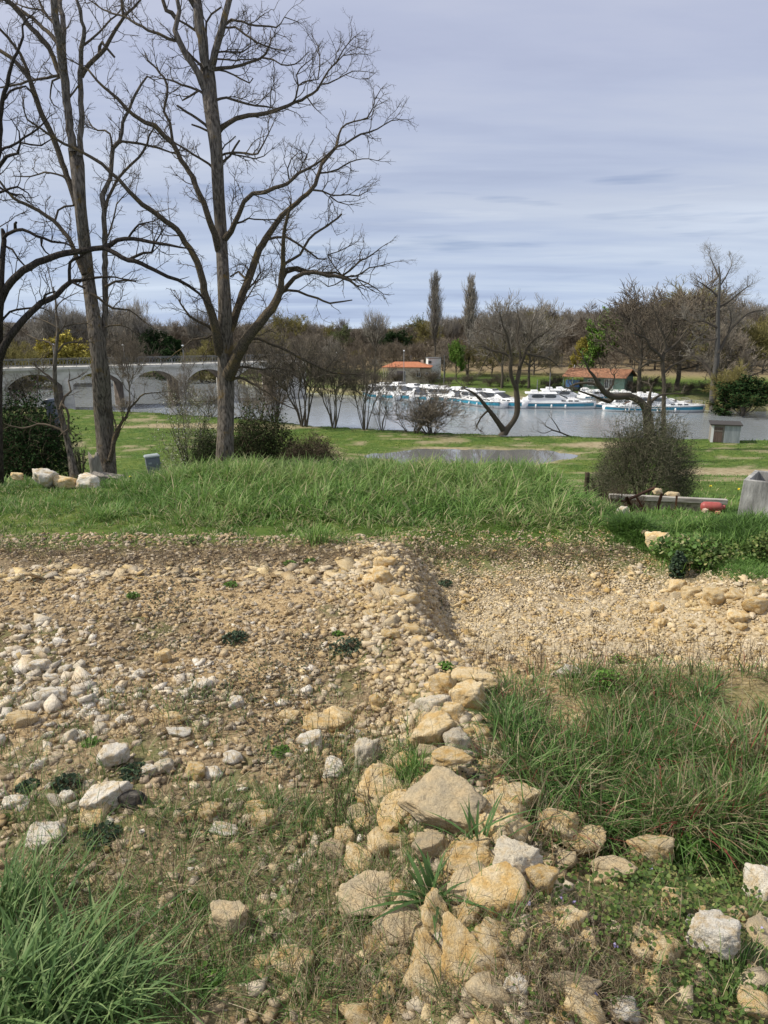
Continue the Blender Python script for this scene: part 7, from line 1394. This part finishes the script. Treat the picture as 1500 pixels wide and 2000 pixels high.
# yard: low wall with beam, rusty frame, gas bottle, brick, post, concrete block
RUST = noise_mat('rust', [(0.3, (.035, .018, .012)), (0.5, (.085, .040, .022)), (0.7, (.15, .075, .035))], scale=14, detail=8, bump=.6, bscale=60)
CONC = noise_mat('old_concrete', [(0.32, (.085, .083, .078)), (0.47, (.25, .245, .23)), (0.62, (.47, .46, .43))], scale=5.0, detail=10, bump=.5, bscale=30, stretch=(1, 1, .30))
def yard():
    D = 14.3; a, c = P(1190, 971, D), P(1418, 983, D - .4); root = empty('low_wall', tuple((a + c) / 2)); o = np.array(root.location); tag(root, 'low crumbling stone wall carrying a pale beam behind the rusty frame', 'wall'); L = np.linalg.norm(c - a); g = Hs(o[0], D)
    ang = math.atan2(c[1] - a[1], c[0] - a[0]); root.rotation_euler = (0, 0, ang); hh = o[2] - g + .15
    WM = noise_mat('rubble_wall', [(0.34, (.12, .105, .08)), (0.5, (.32, .28, .21)), (0.68, (.48, .43, .34))], scale=9, detail=9, bump=.9, bscale=22)
    MB().box((0, .1, -hh / 2 - .03), (L, .28, hh)).build('masonry', WM, root)
    MB().box((0, -.02, .03), (L * 1.01, .12, .10), ry=.01).build('beam', noise_mat('weathered_beam', [(0.3, (.16, .14, .115)), (0.5, (.38, .355, .31)), (0.7, (.55, .52, .46))], scale=5, detail=9, stretch=(.6, 8, 8), bump=.6), root, False, .01)
    for i, (px, py, w, h, lab) in enumerate(((1315, 967, 26, 15, 'mossy capped stone resting on the beam'), (1285, 960, 20, 14, 'brown stone behind the rusty bar on the wall'))):
        q = P(px, py, D - .1); m = D / F; add_rock(q[0], q[1], q[2], w * m * .55, w * m * .5, h * m * .6, 0, 'g', 450 + i, 3, .7); tag(COL.objects[len(COL.objects) - 1], lab, 'stone')
    Df = 12.1; root = empty('rusty_frame', tuple(P(1240, 1000, Df))); o = np.array(root.location); tag(root, 'collapsed rusty steel angle frame in the grass before the low wall', 'frame')
    def bar(p, q, d0=0.0, d1=0.0, w=.035):
        A, B = Vector(P(*p, Df + d0) - o), Vector(P(*q, Df + d1) - o); d = B - A; Rm = d.to_track_quat('X', 'Z').to_matrix(); v = []; Lb = d.length
        mb = MB()
        for (cy_, cz_, dy_, dz_) in ((0, 0, w, .007), (w / 2 - .003, -w / 2 - .004, .007, w - .001)):
            vv = [A + Rm @ Vector((x_, cy_ + s1 * dy_ / 2, cz_ + s2 * dz_ / 2)) for x_ in (0, Lb) for s1 in (-1, 1) for s2 in (-1, 1)]; mb.add(vv, [(0, 1, 3, 2), (4, 6, 7, 5), (0, 4, 5, 1), (2, 3, 7, 6), (0, 2, 6, 4), (1, 5, 7, 3)])
        mb.build('bar', RUST, root)
    bar((1216, 979), (1280, 951), 0, .4, .05); bar((1226, 970), (1240, 1006), 0, 0, .045); bar((1291, 963), (1281, 996), .3, .3); bar((1322, 968), (1318, 1010), .2, .1); bar((1300, 990), (1362, 1014), .1, -.5, .04); bar((1244, 970), (1262, 1000), .3, .2, .03)
    # gas bottle lying down
    Dg = 13.3; c = P(1389, 990, Dg); root = empty('gas_bottle', tuple(c), math.radians(-8)); tag(root, 'faded red gas bottle lying on its side by the low wall', 'gas bottle'); RED = noise_mat('faded_red_paint', [(0.3, (.30, .055, .05)), (0.7, (.46, .12, .10))], scale=7, rough=.5, spec=.4)
    Rm = Euler((0, math.pi / 2, 0)).to_matrix(); r = .10; MB().lathe([(.02, -.19), (r * .7, -.18), (r, -.13), (r, .13), (r * .8, .18), (r * .35, .2)], n=16, R=Rm).build('cylinder', RED, root, True); MB().lathe([(r * .45, .19), (r * .45, .25)], n=12, R=Rm).build('collar', RED, root, True); MB().lathe([(.012, .2), (.012, .24), (.02, .25)], n=8, R=Rm).build('valve', IRON, root)
    BR = noise_mat('pale_brick', [(0.3, (.50, .33, .24)), (0.7, (.66, .50, .40))], scale=12)
    q = P(1377, 997, 13.0); ob = MB().box((0, 0, 0), (.10, .07, .06), rz=.6, rx=.3).build('brick', BR, None, False, .004); ob.location = q; tag(ob, 'pale tilted brick in front of the red gas bottle', 'brick')
    q = P(1402, 1001, 12.9); ob = MB().box((0, 0, 0), (.09, .06, .045), rz=-.3).build('brick', noise_mat('orange_brick', [(0.3, (.42, .17, .10)), (0.7, (.55, .27, .17))], scale=10), None, False, .004); ob.location = q; tag(ob, 'small orange brick right of the red gas bottle', 'brick')
    # rotten post
    q = P(1145, 955, 13.5); t = P(1145, 924, 13.5); mb = MB(); R = np.random.RandomState(3); secs = [[(.045 * (1 + .15 * math.sin(3 * a + z * 9)) * math.cos(a), .045 * math.sin(a), z + (R.uniform(-.03, .03) if z > .9 * (t[2] - q[2]) else 0)) for a in np.linspace(0, 2 * math.pi, 9)[:-1]] for z in np.linspace(-.3, t[2] - q[2], 7)]
    ob = mb.loft(secs).build('fence_post', M_DRYB, None, True); ob.location = q; tag(ob, 'dark rotten fence post at the right end of the grassy hump', 'post')
    # concrete block cut by the right edge
    Dc = 8.3; a = P(1452, 937, Dc); b_ = P(1443, 1022, Dc); g = P(1470, 1035, Dc)[2]; root = empty('concrete_tank', (a[0], Dc, g), math.radians(-36)); tag(root, 'grey open topped concrete tank stained and cut by the right edge', 'tank'); h = a[2] - g; w = 1.1; t_ = .055
    mb = MB(); bt = .04
    outer0 = [(-bt, 0, -.15), (w, 0, -.15), (w, .8, -.15), (-bt, .8, -.15)]; outer1 = [(0, .02, h), (w, .02, h), (w, .78, h), (0, .78, h)]; inner1 = [(t_, .02 + t_, h), (w - t_, .02 + t_, h), (w - t_, .78 - t_, h), (t_, .78 - t_, h)]; inner0 = [(t_, .02 + t_, h - .22), (w - t_, .02 + t_, h - .22), (w - t_, .78 - t_, h - .22), (t_, .78 - t_, h - .22)]
    mb.loft([outer0, outer1, inner1, inner0], True); mb.build('wall', CONC, root, False, .008)
yard()
# riverside shed
def shed():
    D = 62.0; bl = P(1387, 858, D); root = empty('shed', (bl[0], D, Hs(bl[0], D)), math.radians(-20)); o = root.location; tag(root, 'small grey riverside shed with corrugated iron side and plank door', 'shed'); h = P(1387, 827, D)[2] - o[2]; w = (P(1447, 850, D)[0] - bl[0]) * .88
    ZN = noise_mat('zinc_sheet', [(0.3, (.30, .33, .36)), (0.6, (.46, .49, .52)), (0.8, (.56, .58, .60))], scale=1.2, rough=.45, spec=.5, metal=.3, stretch=(4, 1, .5))
    MB().box((w * .5, 1.0, h * .48), (w - .02, 2.0, h * .96)).build('walls', WOODG, root)
    mb = MB(); n = 26; x0, x1 = w * .46, w * 1.0
    for k in range(n): xa_, xb_ = x0 + (x1 - x0) * k / n, x0 + (x1 - x0) * (k + 1) / n; mb.box(((xa_ + xb_) / 2, -.03 - .02 * (k % 2), h * .46), (xb_ - xa_ - .003, .03, h * .92))
    mb.build('metal_sheet', ZN, root)
    dr = MB(); [dr.box((w * .13 + k * w * .06, -.03, h * .42), (w * .055, .03, h * .78)) for k in range(5)]; d = dr.build('door', noise_mat('brown_planks', [(0.3, (.08, .055, .045)), (0.7, (.20, .15, .12))], scale=3, stretch=(6, 1, .5)), root); MB().box((w * .24, -.06, h * .62), (w * .3, .02, .07)).build('brace', WOODG, d)
    MB().box((w * .05, -.02, h * .45), (w * .09, .05, h * .9)).build('white_jamb', WHITEP, root)
    MB().box((w * .5, .95, h * .98), (w * 1.1, 2.3, .09), rx=.04).build('roof', flat_mat('dark_roof_felt', (.05, .045, .04), .9), root)
shed()
